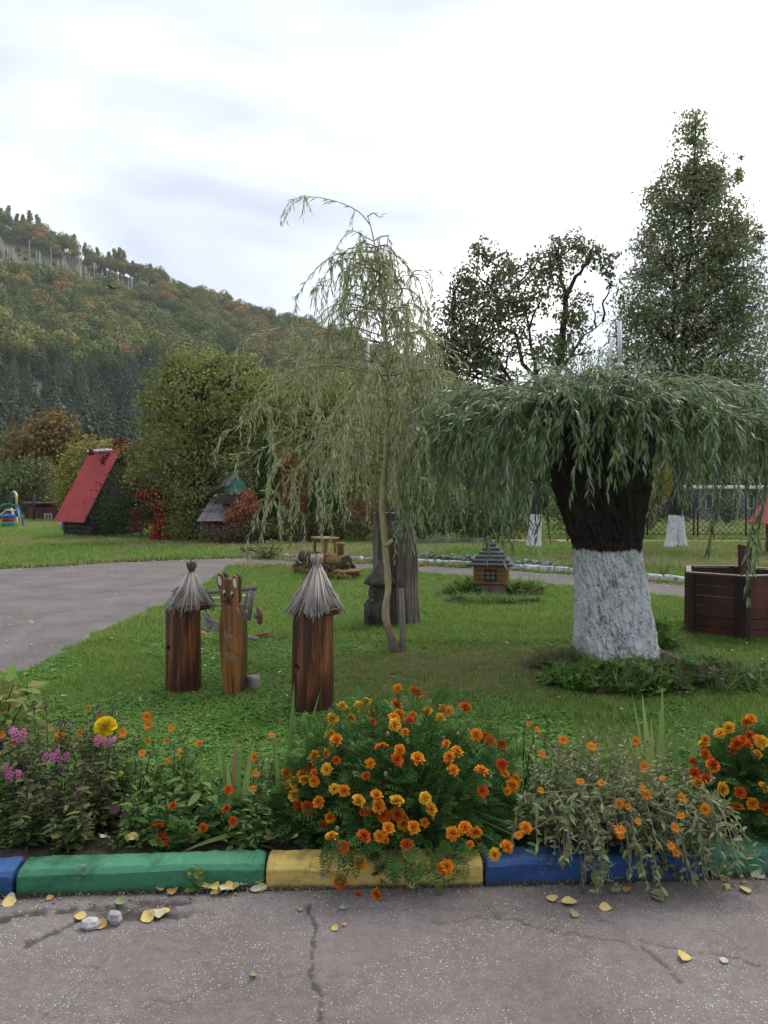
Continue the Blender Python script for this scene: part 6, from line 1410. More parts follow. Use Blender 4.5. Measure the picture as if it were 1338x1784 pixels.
g = gp(1085,1195); patch('undergrowth', g[0], g[1]+.05, .62, .42, 330, [.62,.16,.2,.02,0], .7, 1.2, 'low ivy and weeds round the foot of the limewashed willow', .12)
g = gp(985,1165); patch('undergrowth', g[0], g[1]+.1, .3, .25, 80, [.08,.74,.1,.08,0], .7, 1.2, 'dry brown grass tuft left of the limewashed willow foot', .1)
g = gp(1215,1190); patch('undergrowth', g[0], g[1]+.05, .75, .42, 260, [.16,.58,.18,.08,0], .7, 1.3, 'dry twigs and grass over the roots right of the big willow', .15)
g = gp(1150,1130); patch('undergrowth', g[0], g[1]+.1, .16, .18, 80, [.12,.2,.66,.02,0], .9, 1.5, 'tall grassy shoots growing against the right side of the limewashed trunk', .3)
for gx_, gl_ in ((815,'left'),(912,'right')): g_ = gp(gx_,1040); patch('undergrowth', g_[0], g_[1]+.2, .26, .24, 90, [.16,.30,.36,.18,0], 1.0, 1.8, 'tall weeds and dry grass at the %s side of the toy hut' % gl_, .08)
g = gp(862,1055); patch('undergrowth', g[0], g[1]+.22, .68, .22, 150, [.12,.34,.44,.1,0], .7, 1.25, 'leafy weeds round the plinth of the toy hut', .02)
for k_, (x0, x1, y, n) in enumerate(((735,800,977,34),(800,880,981,46),(880,960,988,30))):
    a_, b_ = gp(x0,y), gp(x1,y+6); u = rng.random(n); X = a_[0]+(b_[0]-a_[0])*u; Yq = a_[1]+(b_[1]-a_[1])*u+rng.random(n)*.5
    scatter('silver_plants', KIT2, np.c_[X, Yq, np.full(n,GZ+.02)], np.c_[rng.normal(size=n)*.2, rng.normal(size=n)*.2, rng.random(n)*6.28], rng.uniform(1.2,2.1,n), np.full(n,4), 'silver-leaved plants behind the stones '+('right of the carved stump','left of the toy hut roof','right of the toy hut roof')[k_], 'plants')

# ---- strap-leaf clumps beyond the path
IRISY = leafmat('fading_strap_leaf', [(.12,.18,.05),(.24,.27,.09),(.36,.33,.14),(.10,.17,.06)], .3, .5)
IRIS = leafmat('iris_leaf', [(.10,.22,.05),(.17,.29,.07),(.28,.36,.11),(.46,.45,.15)], .35, .6, spec=.2)
def strap_clump(px, py, h, n, lm, label, name='iris_clump', lean=.45, w=.03, Y=None, group=None):
    b_ = gp(px, py) if Y is None else A([xA(px,Y), Y, 0]); T0 = thing(name, label, 'iris', (*b_[:2], 0), group)
    for k_ in range(n):
        mb = MB(); a = rng.random()*2*PI; l_ = lean*rng.random(); D = A([math.cos(a)*l_, math.sin(a)*l_*.6, 1]); hh = h*rng.uniform(.55,1.05)
        mb.stamp(T_IRIS, b_+A([math.cos(a)*.03*h, math.sin(a)*.03*h, -.01])[None], D, A([-math.cos(a), -math.sin(a)-.4, .2]), [hh], [w*rng.uniform(.8,1.2)], 0); part(T0, 'leaf', mb, [lm])
    return T0
for (px, py, h, n, lab) in ((950,990,.55,12,'yellowing iris clump just left of the big willow trunk'),(1155,1003,.62,14,'arching yellowed iris clump behind the edging, right of the big willow'),(1240,1003,.6,9,'upright green iris clump beyond the well box, left of its post'),(1320,1008,.55,9,'green iris clump beyond the well box, right of its post'),(795,975,.5,7,'sparse iris leaves behind the edging left of the toy hut'),(518,962,.4,7,'pale iris leaves by the path above the second beehive'),(655,968,.4,6,'iris leaves touching the left side of the carved stump')):
    strap_clump(px, py, h, n, IRISY, lab, lean=.9, w=.035, group='strap-leaved clumps beyond the footpath')

# ---- generic herbs
def herb(mb, base, h, spread, nst, tpl, ll, lw, per, mleaf=0, mstem=1, lean=(0,0), r0=.004, droop=.35, start=.15, up=.5, rr_=(0,1)):
    ends = []
    for s_ in range(nst):
        a = rng.random()*2*PI; r_ = spread*rng.random()**.6; hh = h*rng.uniform(.6,1.05)*(1-.35*(r_/max(spread,.01))**2)
        e_ = base+A([math.cos(a)*r_+lean[0], math.sin(a)*r_+lean[1], hh]); s0 = base+A([math.cos(a)*r_*.25, math.sin(a)*r_*.25, -.02])
        u = np.linspace(0,1,7)[:,None]; p = s0+(e_-s0)*u; p[:,2] += np.sin(u[:,0]*PI)*.12*hh*(r_/max(spread,.01)); p[1:,:2] += np.cumsum(rng.normal(size=(6,2))*.008, 0)
        mb.tube(p, np.linspace(r0, r0*.4, 7), 5, mstem, cap=False, t=1); ends.append(p[-1])
        n = per; u = (start+(1-start)*(np.arange(n)+rng.random(n))/n)*5.999; i0 = u.astype(int); f = (u-i0)[:,None]; pos = p[i0]*(1-f)+p[i0+1]*f
        b_ = rng.random(n)*2*PI; D = np.c_[np.cos(b_), np.sin(b_), up*(rng.random(n)-.2)]; nr = A([0,0,1])+rng.normal(size=(n,3))*droop
        L = ll*(.5+.7*rng.random(n))*(1.15-.5*u/6); mb.stamp(tpl, pos, D, nr, L, L*lw, mleaf, rr_[0]+(rr_[1]-rr_[0])*rng.random(n))
    return ends
STEM = mat('green_stem', (.07,.10,.04), 9, bmp=0); STEMD = mat('dark_stem', (.05,.035,.03), 9, bmp=0); STEMG = mat('straw_stem', (.22,.19,.12), 9, bmp=0)
PHLOX = leafmat('phlox_leaf', [(.07,.11,.035),(.11,.16,.045),(.16,.19,.06),(.15,.12,.07)], .25, .75, spec=.15); CAL = leafmat('calendula_leaf', [(.075,.16,.035),(.12,.22,.05),(.19,.28,.08)], .28, .65, spec=.18); CALD = leafmat('dried_calendula_leaf', [(.13,.17,.07),(.21,.25,.11),(.31,.32,.17),(.11,.18,.05),(.38,.36,.24)], .25, .85, spec=.1)
MARI = leafmat('marigold_leaf', [(.04,.105,.022),(.065,.155,.032),(.11,.21,.05)], .25, .6, spec=.2); WEED = leafmat('weed_leaf', [(.07,.14,.03),(.12,.20,.045),(.20,.24,.07)], .25, .7, spec=.15); HYD = leafmat('hydrangea_leaf', [(.11,.21,.04),(.19,.28,.06),(.28,.30,.09),(.26,.20,.07)], .3, .65, spec=.15); PURP = leafmat('purple_leaf', [(.09,.03,.04),(.13,.05,.06)], .2, .5); SEED = mat('seed_head', (.24,.16,.08), 20, bmp=0, vary=.4); SEEDP = mat('phlox_seed_head', (.10,.06,.065), 20, bmp=0, vary=.4)
# flower kits: petals by ring; colours go from the throat to the rim
def petals(name, inner, rims, tr=.25): return leafmat(name, rims, tr, .55, spec=.2, tcols=([inner] if isinstance(inner, tuple) else inner, .45, .8))
PM = {'Y': petals('marigold_yellow_rim', [(.55,.10,.01),(.45,.05,.01)], [(.85,.48,.02),(.88,.55,.05),(.80,.36,.02)]), 'O': petals('marigold_orange', [(.34,.025,.005),(.5,.06,.008)], [(.88,.28,.012),(.90,.40,.02),(.74,.15,.01)]),
      'R': petals('marigold_rust', [(.28,.015,.004),(.4,.03,.005)], [(.56,.08,.008),(.72,.17,.012),(.42,.04,.006)]), 'B': petals('marigold_lemon', [(.80,.50,.01)], [(.85,.62,.02),(.88,.70,.05)]),
      'C': petals('calendula_orange', [(.70,.24,.01)], [(.80,.33,.015),(.78,.26,.01)]), 'P': petals('phlox_pink', [(.48,.07,.24)], [(.62,.24,.42),(.70,.36,.54)])}
CALYX = mat('calyx', (.08,.13,.05), 9, bmp=0); EYE = mat('flower_eye', (.34,.10,.01), 30, bmp=.3)
def marigold(kind, seed):
    mb = MB()
    for ring, (n, r0, tilt, L) in enumerate(((17,.006,.02,.029),(17,.005,.28,.027),(16,.004,.55,.024),(14,.003,.82,.020),(10,.002,1.08,.016),(6,0,1.35,.013))):
        a = (np.arange(n)+rng.random()*.9)/n*2*PI+rng.normal(size=n)*.12; el = tilt+rng.normal(size=n)*.13; D = np.c_[np.cos(a)*np.cos(el), np.sin(a)*np.cos(el), np.sin(el)]; nr = np.c_[-np.cos(a)*np.sin(el), -np.sin(a)*np.sin(el), np.cos(el)]+rng.normal(size=(n,3))*.25
        mb.stamp(T_PETAL, np.c_[r0*np.cos(a), r0*np.sin(a), np.full(n,.002+ring*.0015)], D, nr, L*(.85+.3*rng.random(n)), L*.50*(.8+.4*rng.random(n)), 0)
    mb.lathe([(.003,-.026),(.007,-.02),(.009,-.004),(.006,.003)], (0,0,0), 8, 1); return mb.mesh('marigold_flower_mesh', [PM[kind], CALYX])
def daisy(kind):
    mb = MB()
    for ring, (n, tilt, L) in enumerate(((18,.12,.027),(16,.38,.024))):
        a = (np.arange(n)+rng.random())/n*2*PI+rng.normal(size=n)*.06; el = tilt+rng.normal(size=n)*.1; D = np.c_[np.cos(a)*np.cos(el), np.sin(a)*np.cos(el), np.sin(el)]; nr = np.c_[-np.cos(a)*np.sin(el), -np.sin(a)*np.sin(el), np.cos(el)]
        mb.stamp(T_OVAL, np.c_[.004*np.cos(a), .004*np.sin(a), np.full(n,.001+ring*.001)], D, nr, L*(.85+.3*rng.random(n)), .0075, 0)
    mb.blob((0,0,.003), (.008,.008,.004), m=2, amp=.1, nu=10, nv=6); mb.lathe([(.002,-.014),(.007,-.008),(.008,0)], (0,0,0), 8, 1); return mb.mesh('calendula_flower_mesh', [PM[kind], CALYX, EYE])
def phlox_head():
    mb = MB(); n = 13; d = rdir(n)*A([.034,.034,.02]); d[:,2] = np.abs(d[:,2])
    for p in d:
        nrm_ = unit(p+A([0,-.01,.02])+rng.normal(size=3)*.006); t1 = unit(np.cross(nrm_, A([.3,.1,1]))); t2 = np.cross(nrm_, t1); a = np.arange(5)/5*2*PI
        D = np.cos(a)[:,None]*t1+np.sin(a)[:,None]*t2; mb.stamp(T_ROUND, np.repeat(p[None],5,0), D, np.repeat(nrm_[None],5,0), .013, .011, 0)
    return mb.mesh('phlox_flower_mesh', [PM['P']])
FK = {k_: [marigold(k_, i_) for i_ in range(3)] for k_ in 'YORB'}; FK['C'] = [daisy('C') for _ in range(3)]; FK['P'] = [phlox_head() for _ in range(3)]
def face_rot(toward, spin=None, jit=.35):
    d = unit(A(toward)+rng.normal(size=3)*jit); q_ = Vector(d).to_track_quat('Z', 'Y').to_euler(); return (q_.x, q_.y, q_.z)
def flowers(T0, name, lst, conv, scale_fn, depth_fn, stem_mb=None, to=(0,-.75,.65), label=None, sm=1, foot=None):
    pos_ = []
    for (x, y, kd_) in lst:
        px, py = conv(x, y); Yq = depth_fn(px, py); c_ = A(P(px, py, Yq)); s_ = scale_fn(kd_)
        inst(T0, name, FK[kd_.upper()][rng.integers(3)], c_, face_rot(to), s_*(.72 if kd_.islower() else 1)*rng.uniform(.88,1.12)); pos_.append(c_)
        if stem_mb is not None:
            f_ = (foot if foot is not None else c_+A([0,.15,-.3])); f_ = A(f_)+A([0,0,.25]); m_ = c_+(f_-c_)*.45+A([0,.03,-.03]); stem_mb.tube([c_+A([0,.008,-.012]), m_, c_+(f_-c_)*.8+A([0,.05,0])], .0022, 5, sm, cap=False, t=1)
    return pos_
# ---- the big marigold bush
cM = lambda x, y: (460+x*.35874, 1160+y*.35874)
ML = """378,200Y 460,200Y 500,178Y 516,222Y 424,258Y 330,258Y 325,333Y 350,362O 528,273r 645,190R 650,110o 745,130R 725,118r 790,222O 855,255Y 895,225O 870,215O 975,203R 632,258O 635,288Y 655,240O 705,268R 722,238o 685,322o 570,398O 660,412O 645,458R 745,452O 900,445O 937,418O 917,508O 1030,337O 1095,365R 1075,345r 1155,382r 1155,482R 1055,512O 1168,525o 1060,610R 1220,550O 1205,580O 1180,610o 245,437O 350,460r 225,487r 305,503Y 242,520o 110,525O 147,567Y 200,558Y 243,562O 148,630Y 163,680R 212,692R 265,663O 342,600Y 388,607O 457,657Y 490,710R 545,632O 558,683O 580,730R 643,658Y 650,725R 680,765O 783,645Y 808,697Y 725,787O 780,762o 603,792O 560,830O 585,850o 485,828R 322,735O 285,772r 327,830Y 380,883R 465,957O 693,875R 887,975O 870,985O 917,815O 975,790O 1025,805O 1000,870o 1178,880O 1120,917Y 1240,825o 1235,710o 1270,788O 1225,765O 370,1050R 550,1110O 457,1120r 515,475o 495,535r 885,380o 300,425o 130,575O 185,530O"""
ml = [(float(a.split(',')[0]), float(a.split(',')[1][:-1]), a[-1]) for a in ML.split()]
bx, by, rx_, ry_ = 712., 1392., 215., 148.
def dM(px, py):
    d2 = ((px-bx)/rx_)**2+((py-by)/ry_)**2
    if py > 1438: return 3.035-.03*rng.random()
    return 3.56-.47*math.sqrt(max(0, 1-d2))
cb = A([xA(bx,3.55), 3.55, .05]); T0 = thing('marigold_bush', 'big bushy marigold covered in orange and yellow flowers, spilling over the yellow kerbstone', 'flowers', cb)
fo = MB()
n = 3000; d = rdir(n); kq = 3.5/FPX; rad = A([rx_*kq*.93, .42, ry_*kq*.95]); ce = A(P(bx, by+8, 3.53)); u_ = .35+.68*rng.random(n)**.55; lump = 1+.22*(fbm(d*3+5, 3, 91)-.5)*2
p = ce+d*rad*(u_*lump)[:,None]; ok = p[:,2] > .02; p, d = p[ok], d[ok]; n = len(p)
fo.stamp(T_PINN, p, unit(d*A([1,1,.6])+A([0,-.1,.05])+rng.normal(size=(n,3))*.4), A([0,-.35,1])+rng.normal(size=(n,3))*.4, .072*(.7+.6*rng.random(n)), None, 0, np.clip(.15+.5*rng.random(n)+.2*d[:,2], 0, 1))
for _ in range(46):   # fronds hanging over the kerb
    px, py = rng.uniform(560,850), rng.uniform(1460,1520); c_ = A(P(px, py-12*rng.random(), rng.uniform(3.0,3.09))); fo.stamp(T_PINN, c_[None], unit(A([rng.normal()*.5,-.4,-.6])), A([0,-1,.5])+rng.normal(size=3)*.3, [.07*rng.uniform(.7,1.2)], None, 0)
for (cx_, cy_, rr2) in ((520,1400,70),(560,1330,60),(885,1420,55),(560,1280,45),(640,1245,55),(740,1235,70),(840,1280,55)):
    m2 = 210 if cy_ > 1300 else 80; dd = rdir(m2); pc = A(P(cx_, cy_+22, 3.5)); pq = pc+dd*A([rr2*kq, .2, rr2*kq*.8])*(rng.random((m2,1))**.4); fo.stamp(T_PINN, pq, unit(dd+A([0,-.2,.5])+rng.normal(size=(m2,3))*.3), A([0,-.3,1])+rng.normal(size=(m2,3))*.4, .07*(.6+.6*rng.random(m2)), None, 0)
st = MB(); root = A([cb[0], 3.5, .04])
flowers(T0, 'flower', ml, cM, lambda k_: .80, dM, st, foot=root, sm=0)
for _ in range(70):
    e_ = ce+rdir(1)[0]*rad*.9; st.tube(limb(root, e_, .08, 6, .05), [.006,.005,.0045,.004,.003,.002], 5, 0, cap=False, t=1)
part(T0, 'foliage', fo, [MARI], kind='stuff'); part(T0, 'stems', st, [STEM], kind='stuff')
# spent brown heads
sh = MB()
for (x, y) in ((995,270),(590,525),(870,350),(940,330),(430,380),(285,460),(1100,540),(820,740),(355,790),(600,330)):
    px, py = cM(x, y); sh.blob(A(P(px,py,dM(px,py)-.01)), (.008,.008,.010), amp=.3, seed=int(x), nu=8, nv=6)
part(T0, 'seed_heads', sh, [SEED])
# ---- marigold at the right edge
c8 = lambda x, y: (880+x*.3423, 1160+y*.3423)
RL_ = """1095,345Y 1140,318Y 1230,283O 1250,272O 1200,393R 1180,400R 1245,355r 1305,390Y 1290,378O 1150,430r 1285,450o 1010,400Y 1018,375o 1018,452R 955,488r 1060,505R 1050,515O 965,553R 1020,575R 978,597Y 1105,627Y 1197,648R 980,670O 1103,705o 1180,722O 1258,703O 1315,620Y 1330,725R 1380,420O 1400,500Y 1420,600R 1390,680O 1450,450Y 1210,380R 1240,405r"""
rl = [(float(a.split(',')[0]), float(a.split(',')[1][:-1]), a[-1]) for a in RL_.split()]
T0 = thing('marigold_bush', 'second marigold bush with orange and red flowers above the green kerbstone end', 'flowers', (xA(1320,3.6), 3.6, .05))
fo = MB(); ce = A(P(1325, 1390, 3.62)); n = 2300; d = rdir(n); rad = A([125*kq, .33, 120*kq]); p = ce+d*rad*((.3+.7*rng.random(n)**.55)*(1+.2*(fbm(d*3,2,93)-.5)))[:,None]; ok = p[:,2] > .02; p, d = p[ok], d[ok]; n = len(p)
fo.stamp(T_PINN, p, unit(d+A([0,-.1,.1])+rng.normal(size=(n,3))*.4), A([0,-.35,1])+rng.normal(size=(n,3))*.4, .07*(.7+.6*rng.random(n)), None, 0)
st = MB(); flowers(T0, 'flower', rl, c8, lambda k_: .82, lambda px, py: 3.55-.22*math.sqrt(max(0,1-((px-1325)/130)**2-((py-1390)/125)**2)), st, foot=A([ce[0],3.6,.04]), sm=0)
part(T0, 'foliage', fo, [MARI], kind='stuff'); part(T0, 'stems', st, [STEM], kind='stuff')
# ---- dried calendula over the blue kerb
T0 = thing('dried_calendula', 'sprawling half-dried calendula with grey leaves hanging over the blue kerbstone', 'flowers', (xA(1070,3.35), 3.35, .05))
fo = MB(); heads = []
for (px, Yq, h, sp_, ns, ly) in ((1000,3.42,.50,.22,34,-.06),(1080,3.36,.48,.24,44,-.10),(1150,3.38,.46,.22,36,-.08),(1060,3.5,.52,.30,34,0),(1185,3.35,.32,.14,14,-.06),(960,3.5,.5,.15,14,0)):
    heads += herb(fo, A([xA(px,Yq), Yq, .03]), h, sp_, ns, T_BIG, .048, .32, 30, lean=(0,ly), r0=.0032, droop=.8, up=1.0)
for q_ in range(100):    # stems that sag over the kerb onto the road
    px = rng.uniform(930,1225); s0 = A([xA(px,3.35), 3.34, rng.uniform(.1,.24)]); out_ = rng.uniform(.12,.40); e_ = A([s0[0]+rng.normal()*.08, 3.34-out_, rng.uniform(.02,.23)])
    u = np.linspace(0,1,8)[:,None]; p = s0+(e_-s0)*u; p[:,2] += np.sin(u[:,0]*PI)*.14; fo.tube(p, np.linspace(.003,.0014,8), 5, 1, cap=False, t=1)
    m2 = 40; uu = rng.random(m2)*6.99; i0 = uu.astype(int); pos = p[i0]+(p[i0+1]-p[i0])*(uu-i0)[:,None]; fo.stamp(T_BIG, pos, rdir(m2)+A([0,-.2,-.35]), A([0,-.4,1])+rng.normal(size=(m2,3))*.7, .042*(.5+.8*rng.random(m2)), .014, 0); heads.append(p[-1])
part(T0, 'foliage', fo, [CALD, STEMG], kind='stuff')
sh = MB()
for e_ in heads:
    if rng.random() < .4: sh.blob(e_, .005+.005*rng.random(), amp=.6, fr=3, seed=int(rng.integers(99)), nu=8, nv=6)
part(T0, 'seed_heads', sh, [SEED], kind='stuff')
cl = """295,380C 438,413C 185,452C 665,383C 707,512C 580,703C 625,718c 583,838C 590,868c 718,655C 700,627c 800,575c 897,672C 862,825C 845,920c 870,952c 895,765c 675,795c 1020,730C 180,635c 123,298c 383,590c 490,598c 68,862c 163,325c"""
cl = [(float(a.split(',')[0]), float(a.split(',')[1][:-1]), a[-1]) for a in cl.split()]
st = MB(); flowers(T0, 'flower', cl, c8, lambda k_: .80, lambda px, py: 3.32 if py < 1340 else (3.10 if py < 1420 else 2.98), st, foot=A([xA(1070,3.45),3.45,.05]), sm=0); part(T0, 'stems', st, [STEMG], kind='stuff')
mb = MB(); q_ = [A(P(*p, 2.98)) for p in ((1117,1470),(1119,1520),(1118,1568))]; mb.tube(q_, .0016, 5, 0); q_ = [A(P(*p, 3.0)) for p in ((1170,1445),(1192,1500),(1210,1584))]; mb.tube(q_, .0016, 5, 0); mb.blob(q_[-1], .009, m=1, amp=.4, nu=7, nv=5); part(T0, 'dangling_stem', mb, [STEMG, SEED])
# ---- left bed: phlox, calendula, single marigolds
T0 = thing('phlox_clump', 'dark-leaved phlox clump with pink flower heads at the left edge of the bed', 'flowers', (xA(90,3.6), 3.6, .05))
fo = MB(); hd = []
for (px, Yq, h, sp_, ns) in ((20,3.5,.50,.16,13),(75,3.65,.62,.16,16),(150,3.75,.62,.16,16),(-50,3.5,.5,.2,12),(110,3.45,.42,.12,9),(195,3.9,.52,.14,10),(45,3.38,.36,.14,12),(120,3.36,.30,.12,10),(165,3.5,.45,.12,10)):
    hd += herb(fo, A([xA(px,Yq), Yq, .03]), h, sp_, ns, T_BIG, .085, .30, 20, mstem=1, r0=.0034, droop=.5, up=.3)
part(T0, 'foliage', fo, [PHLOX, STEMD], kind='stuff'); sh = MB()
for e_ in hd:
    for _ in range(12): sh.blob(e_+rng.normal(size=3)*A([.014,.014,.022]), .0045, amp=.3, seed=int(rng.integers(50)), nu=6, nv=4)
part(T0, 'seed_heads', sh, [SEEDP], kind='stuff')
c6 = lambda x, y: (x*.35874, 1160+y*.35874)
pk = [(85,330,'P'),(245,437,'P'),(300,430,'P'),(30,495,'p'),(65,522,'P'),(485,360,'p'),(535,370,'p')]
flowers(T0, 'flower', pk, c6, lambda k_: 1.0, lambda px, py: 3.42, None)
T0 = thing('calendula_patch', 'straggling green calendulas with small orange flowers along the left bed', 'flowers', (xA(270,3.7), 3.7, .05))
fo = MB(); hd = []
for (px, Yq, h, sp_, ns, ll, lw) in ((180,3.55,.34,.16,12,.09,.34),(240,3.7,.46,.18,14,.08,.34),(300,3.65,.40,.18,14,.10,.36),(350,3.55,.30,.15,13,.11,.38),(390,3.5,.26,.12,10,.09,.36),(290,3.9,.48,.22,14,.07,.34),(450,3.6,.34,.12,12,.07,.36),(490,3.45,.30,.10,12,.06,.38),(230,3.45,.20,.12,8,.09,.38),(330,3.38,.24,.14,12,.07,.36),(440,3.36,.26,.10,12,.06,.36),(260,3.4,.28,.14,10,.08,.36),(540,3.42,.30,.10,10,.06,.36),(500,3.7,.36,.12,12,.07,.36)):
    hd += herb(fo, A([xA(px,Yq), Yq, .03]), h, sp_, ns, T_BIG, ll, lw, 11, droop=.45, up=.9)
part(T0, 'foliage', fo, [CAL, STEM], kind='stuff')
cl = """430,208c 715,247C 720,290C 965,378C 878,423C 688,425c 718,365c 808,365c 808,465c 590,325C 490,253C 290,340C 275,345c 310,370c 68,370C 388,322c 480,355C 1238,443C 1225,600C 1240,525c 5,340C 5,430c 830,305c 590,525b 1318,340c"""
cl = [(float(a.split(',')[0]), float(a.split(',')[1][:-1]), a[-1]) for a in cl.split()]
st = MB(); flowers(T0, 'flower', cl, c6, lambda k_: .85 if k_ != 'b' else .5, lambda px, py: 3.72 if py < 1300 else 3.5, st, sm=0); part(T0, 'stems', st, [STEM], kind='stuff')
T0 = thing('french_marigold', 'low dark marigold with a few rust-red blooms behind the green kerbstone', 'flowers', (xA(330,3.35), 3.35, .05))
fo = MB(); herb(fo, A([xA(300,3.36),3.36,.03]), .22, .16, 16, T_PINN, .06, 1, 16, droop=.5); herb(fo, A([xA(385,3.42),3.42,.03]), .28, .10, 10, T_PINN, .06, 1, 14, droop=.5); part(T0, 'foliage', fo, [MARI, STEM], kind='stuff')
flowers(T0, 'flower', [(840,683,'r'),(765,785,'R'),(790,847,'R'),(762,838,'r'),(930,820,'r'),(985,790,'r'),(1110,603,'r'),(1100,695,'r'),(1130,755,'r')], c6, lambda k_: .86, lambda px, py: 3.30, None)
T0 = thing('african_marigold', 'single big lemon yellow pompom marigold on a tall stem among the phlox', 'flower', (xA(185,3.6), 3.6, .05))
mb = MB(); ct = A(P(184,1267,3.55))
for ring in range(9):
    n = int(4+15*math.sin((ring+.7)/9*PI*.62)); el = (ring/8.)*1.75-.35; a = (np.arange(n)+rng.random())/n*2*PI; D = np.c_[np.cos(a)*math.cos(el), np.sin(a)*math.cos(el), np.full(n, math.sin(el))]
    mb.stamp(T_PETAL, D*A([.018,.018,.012]), D+rng.normal(size=(n,3))*.15, np.c_[-np.cos(a)*math.sin(el), -np.sin(a)*math.sin(el), np.full(n, math.cos(el))]+rng.normal(size=(n,3))*.3, .034, .026, 0)
fm = mb.mesh('pompom_mesh', [PM['B']]); inst(T0, 'flower', fm, ct, (.5,0,0), 1.02)
fo = MB(); fo.tube(limb(A([xA(190,3.6),3.6,.02]), ct+A([0,.01,-.01]), 0, 8, .03), np.linspace(.006,.004,8), 6, 1, t=1); herb(fo, A([xA(195,3.6),3.6,.03]), .34, .12, 7, T_PINN, .11, 1, 9, droop=.4, up=.6); part(T0, 'foliage', fo, [CAL, STEM], kind='stuff')
# purple-leaved plants
for (px, py, Yq, lab, s_) in ((218,1428,3.40,'purple-veined leaf hanging over the soil below the calendulas',.065),(185,1385,3.5,'dark purple leaf in the shade of the phlox',.05)):
    mb = MB(); c_ = A(P(px, py-18, Yq)); mb.stamp(T_BIG, np.repeat(c_[None],3,0)+A([[0,0,0],[.02,.01,.01],[-.03,.02,0]]), A([[.1,-.3,-1],[.8,-.3,-.4],[-.8,-.2,-.3]]), A([0,-1,.5])+rng.normal(size=(3,3))*.1, [s_,s_*.8,s_*.8], [s_*.6]*3, 0); mb.tube([A([c_[0],c_[1]+.05,.03]), c_], .003, 5, 1); solo('purple_leaved_plant', mb, [PURP, STEMD], lab, 'plant', (c_[0],c_[1]+.05,.03))
# hydrangea at the left edge
T0 = thing('hydrangea', 'yellow-green broad-leaved hydrangea at the left edge beside the yard', 'shrub', (xA(-5,4.7), 4.7, 0)); hy = MB(); stx = MB()
for q_ in range(150):
    px, py = rng.uniform(-70,66), rng.uniform(1172,1290); 
    if (px > 30 and py < 1195) or (px-10)**2/60**2+(py-1235)**2/70**2 > 1.5: continue
    Yq = 4.7+rng.normal()*.12; c_ = A(P(px, py, Yq)); a = rng.random()*2*PI; hy.stamp(T_BIG, c_[None], A([math.cos(a), math.sin(a)*.7-.2, rng.uniform(-.5,.4)]), A([0,-.5,1])+rng.normal(size=3)*.4, [rng.uniform(.08,.13)], [rng.uniform(.06,.08)], 0)
    if q_ % 6 == 0: stx.tube(limb(A([xA(-5,4.75),4.75,0]), c_, .05, 6, .05), [.007,.006,.006,.005,.004,.003], 6, 0, t=1)
part(T0, 'foliage', hy, [HYD]); part(T0, 'stems', stx, [TWIG], kind='stuff')
# iris clumps in the bed
def iris(px, py, Yq, leaves, label):
    b_ = A(P(px, py, Yq)); b_[2] = .03; T0 = thing('iris_clump', label, 'iris', b_, 'iris clumps in the flower bed')
    for (tx, ty, w, brown) in leaves:
        t_ = A(P(tx, ty, Yq+rng.normal()*.05)); d = t_-b_; L = np.linalg.norm(d); mb = MB(); mb.stamp(T_IRIS, (b_+rng.normal(size=3)*A([.012,.012,0]))[None], d/L+A([0,0,.10]), A([-d[0]*.6,-1+.3*rng.normal(),.2]), [L*1.03], [w*1.3], 0, [1.0 if brown else rng.random()*.8])
        part(T0, 'leaf', mb, [IRIS if not brown else BRN])
BRN = leafmat('withered_strap_leaf', [(.20,.09,.05),(.30,.16,.08)], .2, .7)
iris(412,1430,3.5,[(362,1313,.030,0),(383,1309,.034,0),(405,1292,.026,1),(420,1298,.026,0),(434,1300,.030,0),(372,1350,.028,0),(428,1362,.022,1),(395,1335,.03,0),(440,1340,.022,0),(350,1340,.02,0)], 'iris clump with two withered brown blades above the green kerbstone')
iris(492,1410,3.6,[(497,1200,.034,0),(549,1220,.018,0),(519,1256,.026,0),(497,1256,.018,0),(470,1298,.026,0),(478,1310,.02,0)], 'tall thin pale iris blades left of the big marigold bush')
iris(1135,1420,3.62,[(1162,1209,.034,0),(1130,1222,.030,0),(1112,1220,.016,0),(1085,1292,.026,0),(1100,1270,.026,0),(1150,1262,.026,0),(1060,1310,.022,0),(1120,1290,.03,0)], 'pale green iris blades rising from the dried calendula')
iris(1178,1430,3.55,[(1182,1276,.030,0),(1222,1283,.040,0),(1212,1310,.034,0),(1235,1332,.026,0),(1190,1330,.03,0),(1230,1372,.024,0),(1205,1350,.03,0)], 'fan of yellow-edged iris leaves beside the second marigold bush')
iris(1030,1420,3.7,[(1005,1247,.020,0),(1035,1275,.022,0),(1018,1285,.03,0),(1048,1300,.022,0)], 'narrow iris leaves behind the dried calendula, left of its flowers')
mb = MB(); c_ = A(P(405,1440,3.35)); c_[2] = .10; e_ = A(P(312,1459,3.25)); e_[2] = .098; d = e_-c_; mb.stamp(T_IRIS, c_[None], d, A([0,-.25,1]), [np.linalg.norm(d)], [.030], 0, [.6]); solo('fallen_iris_leaf', mb, [IRIS], 'long green blade lying flat behind the green kerbstone', 'leaf', c_)
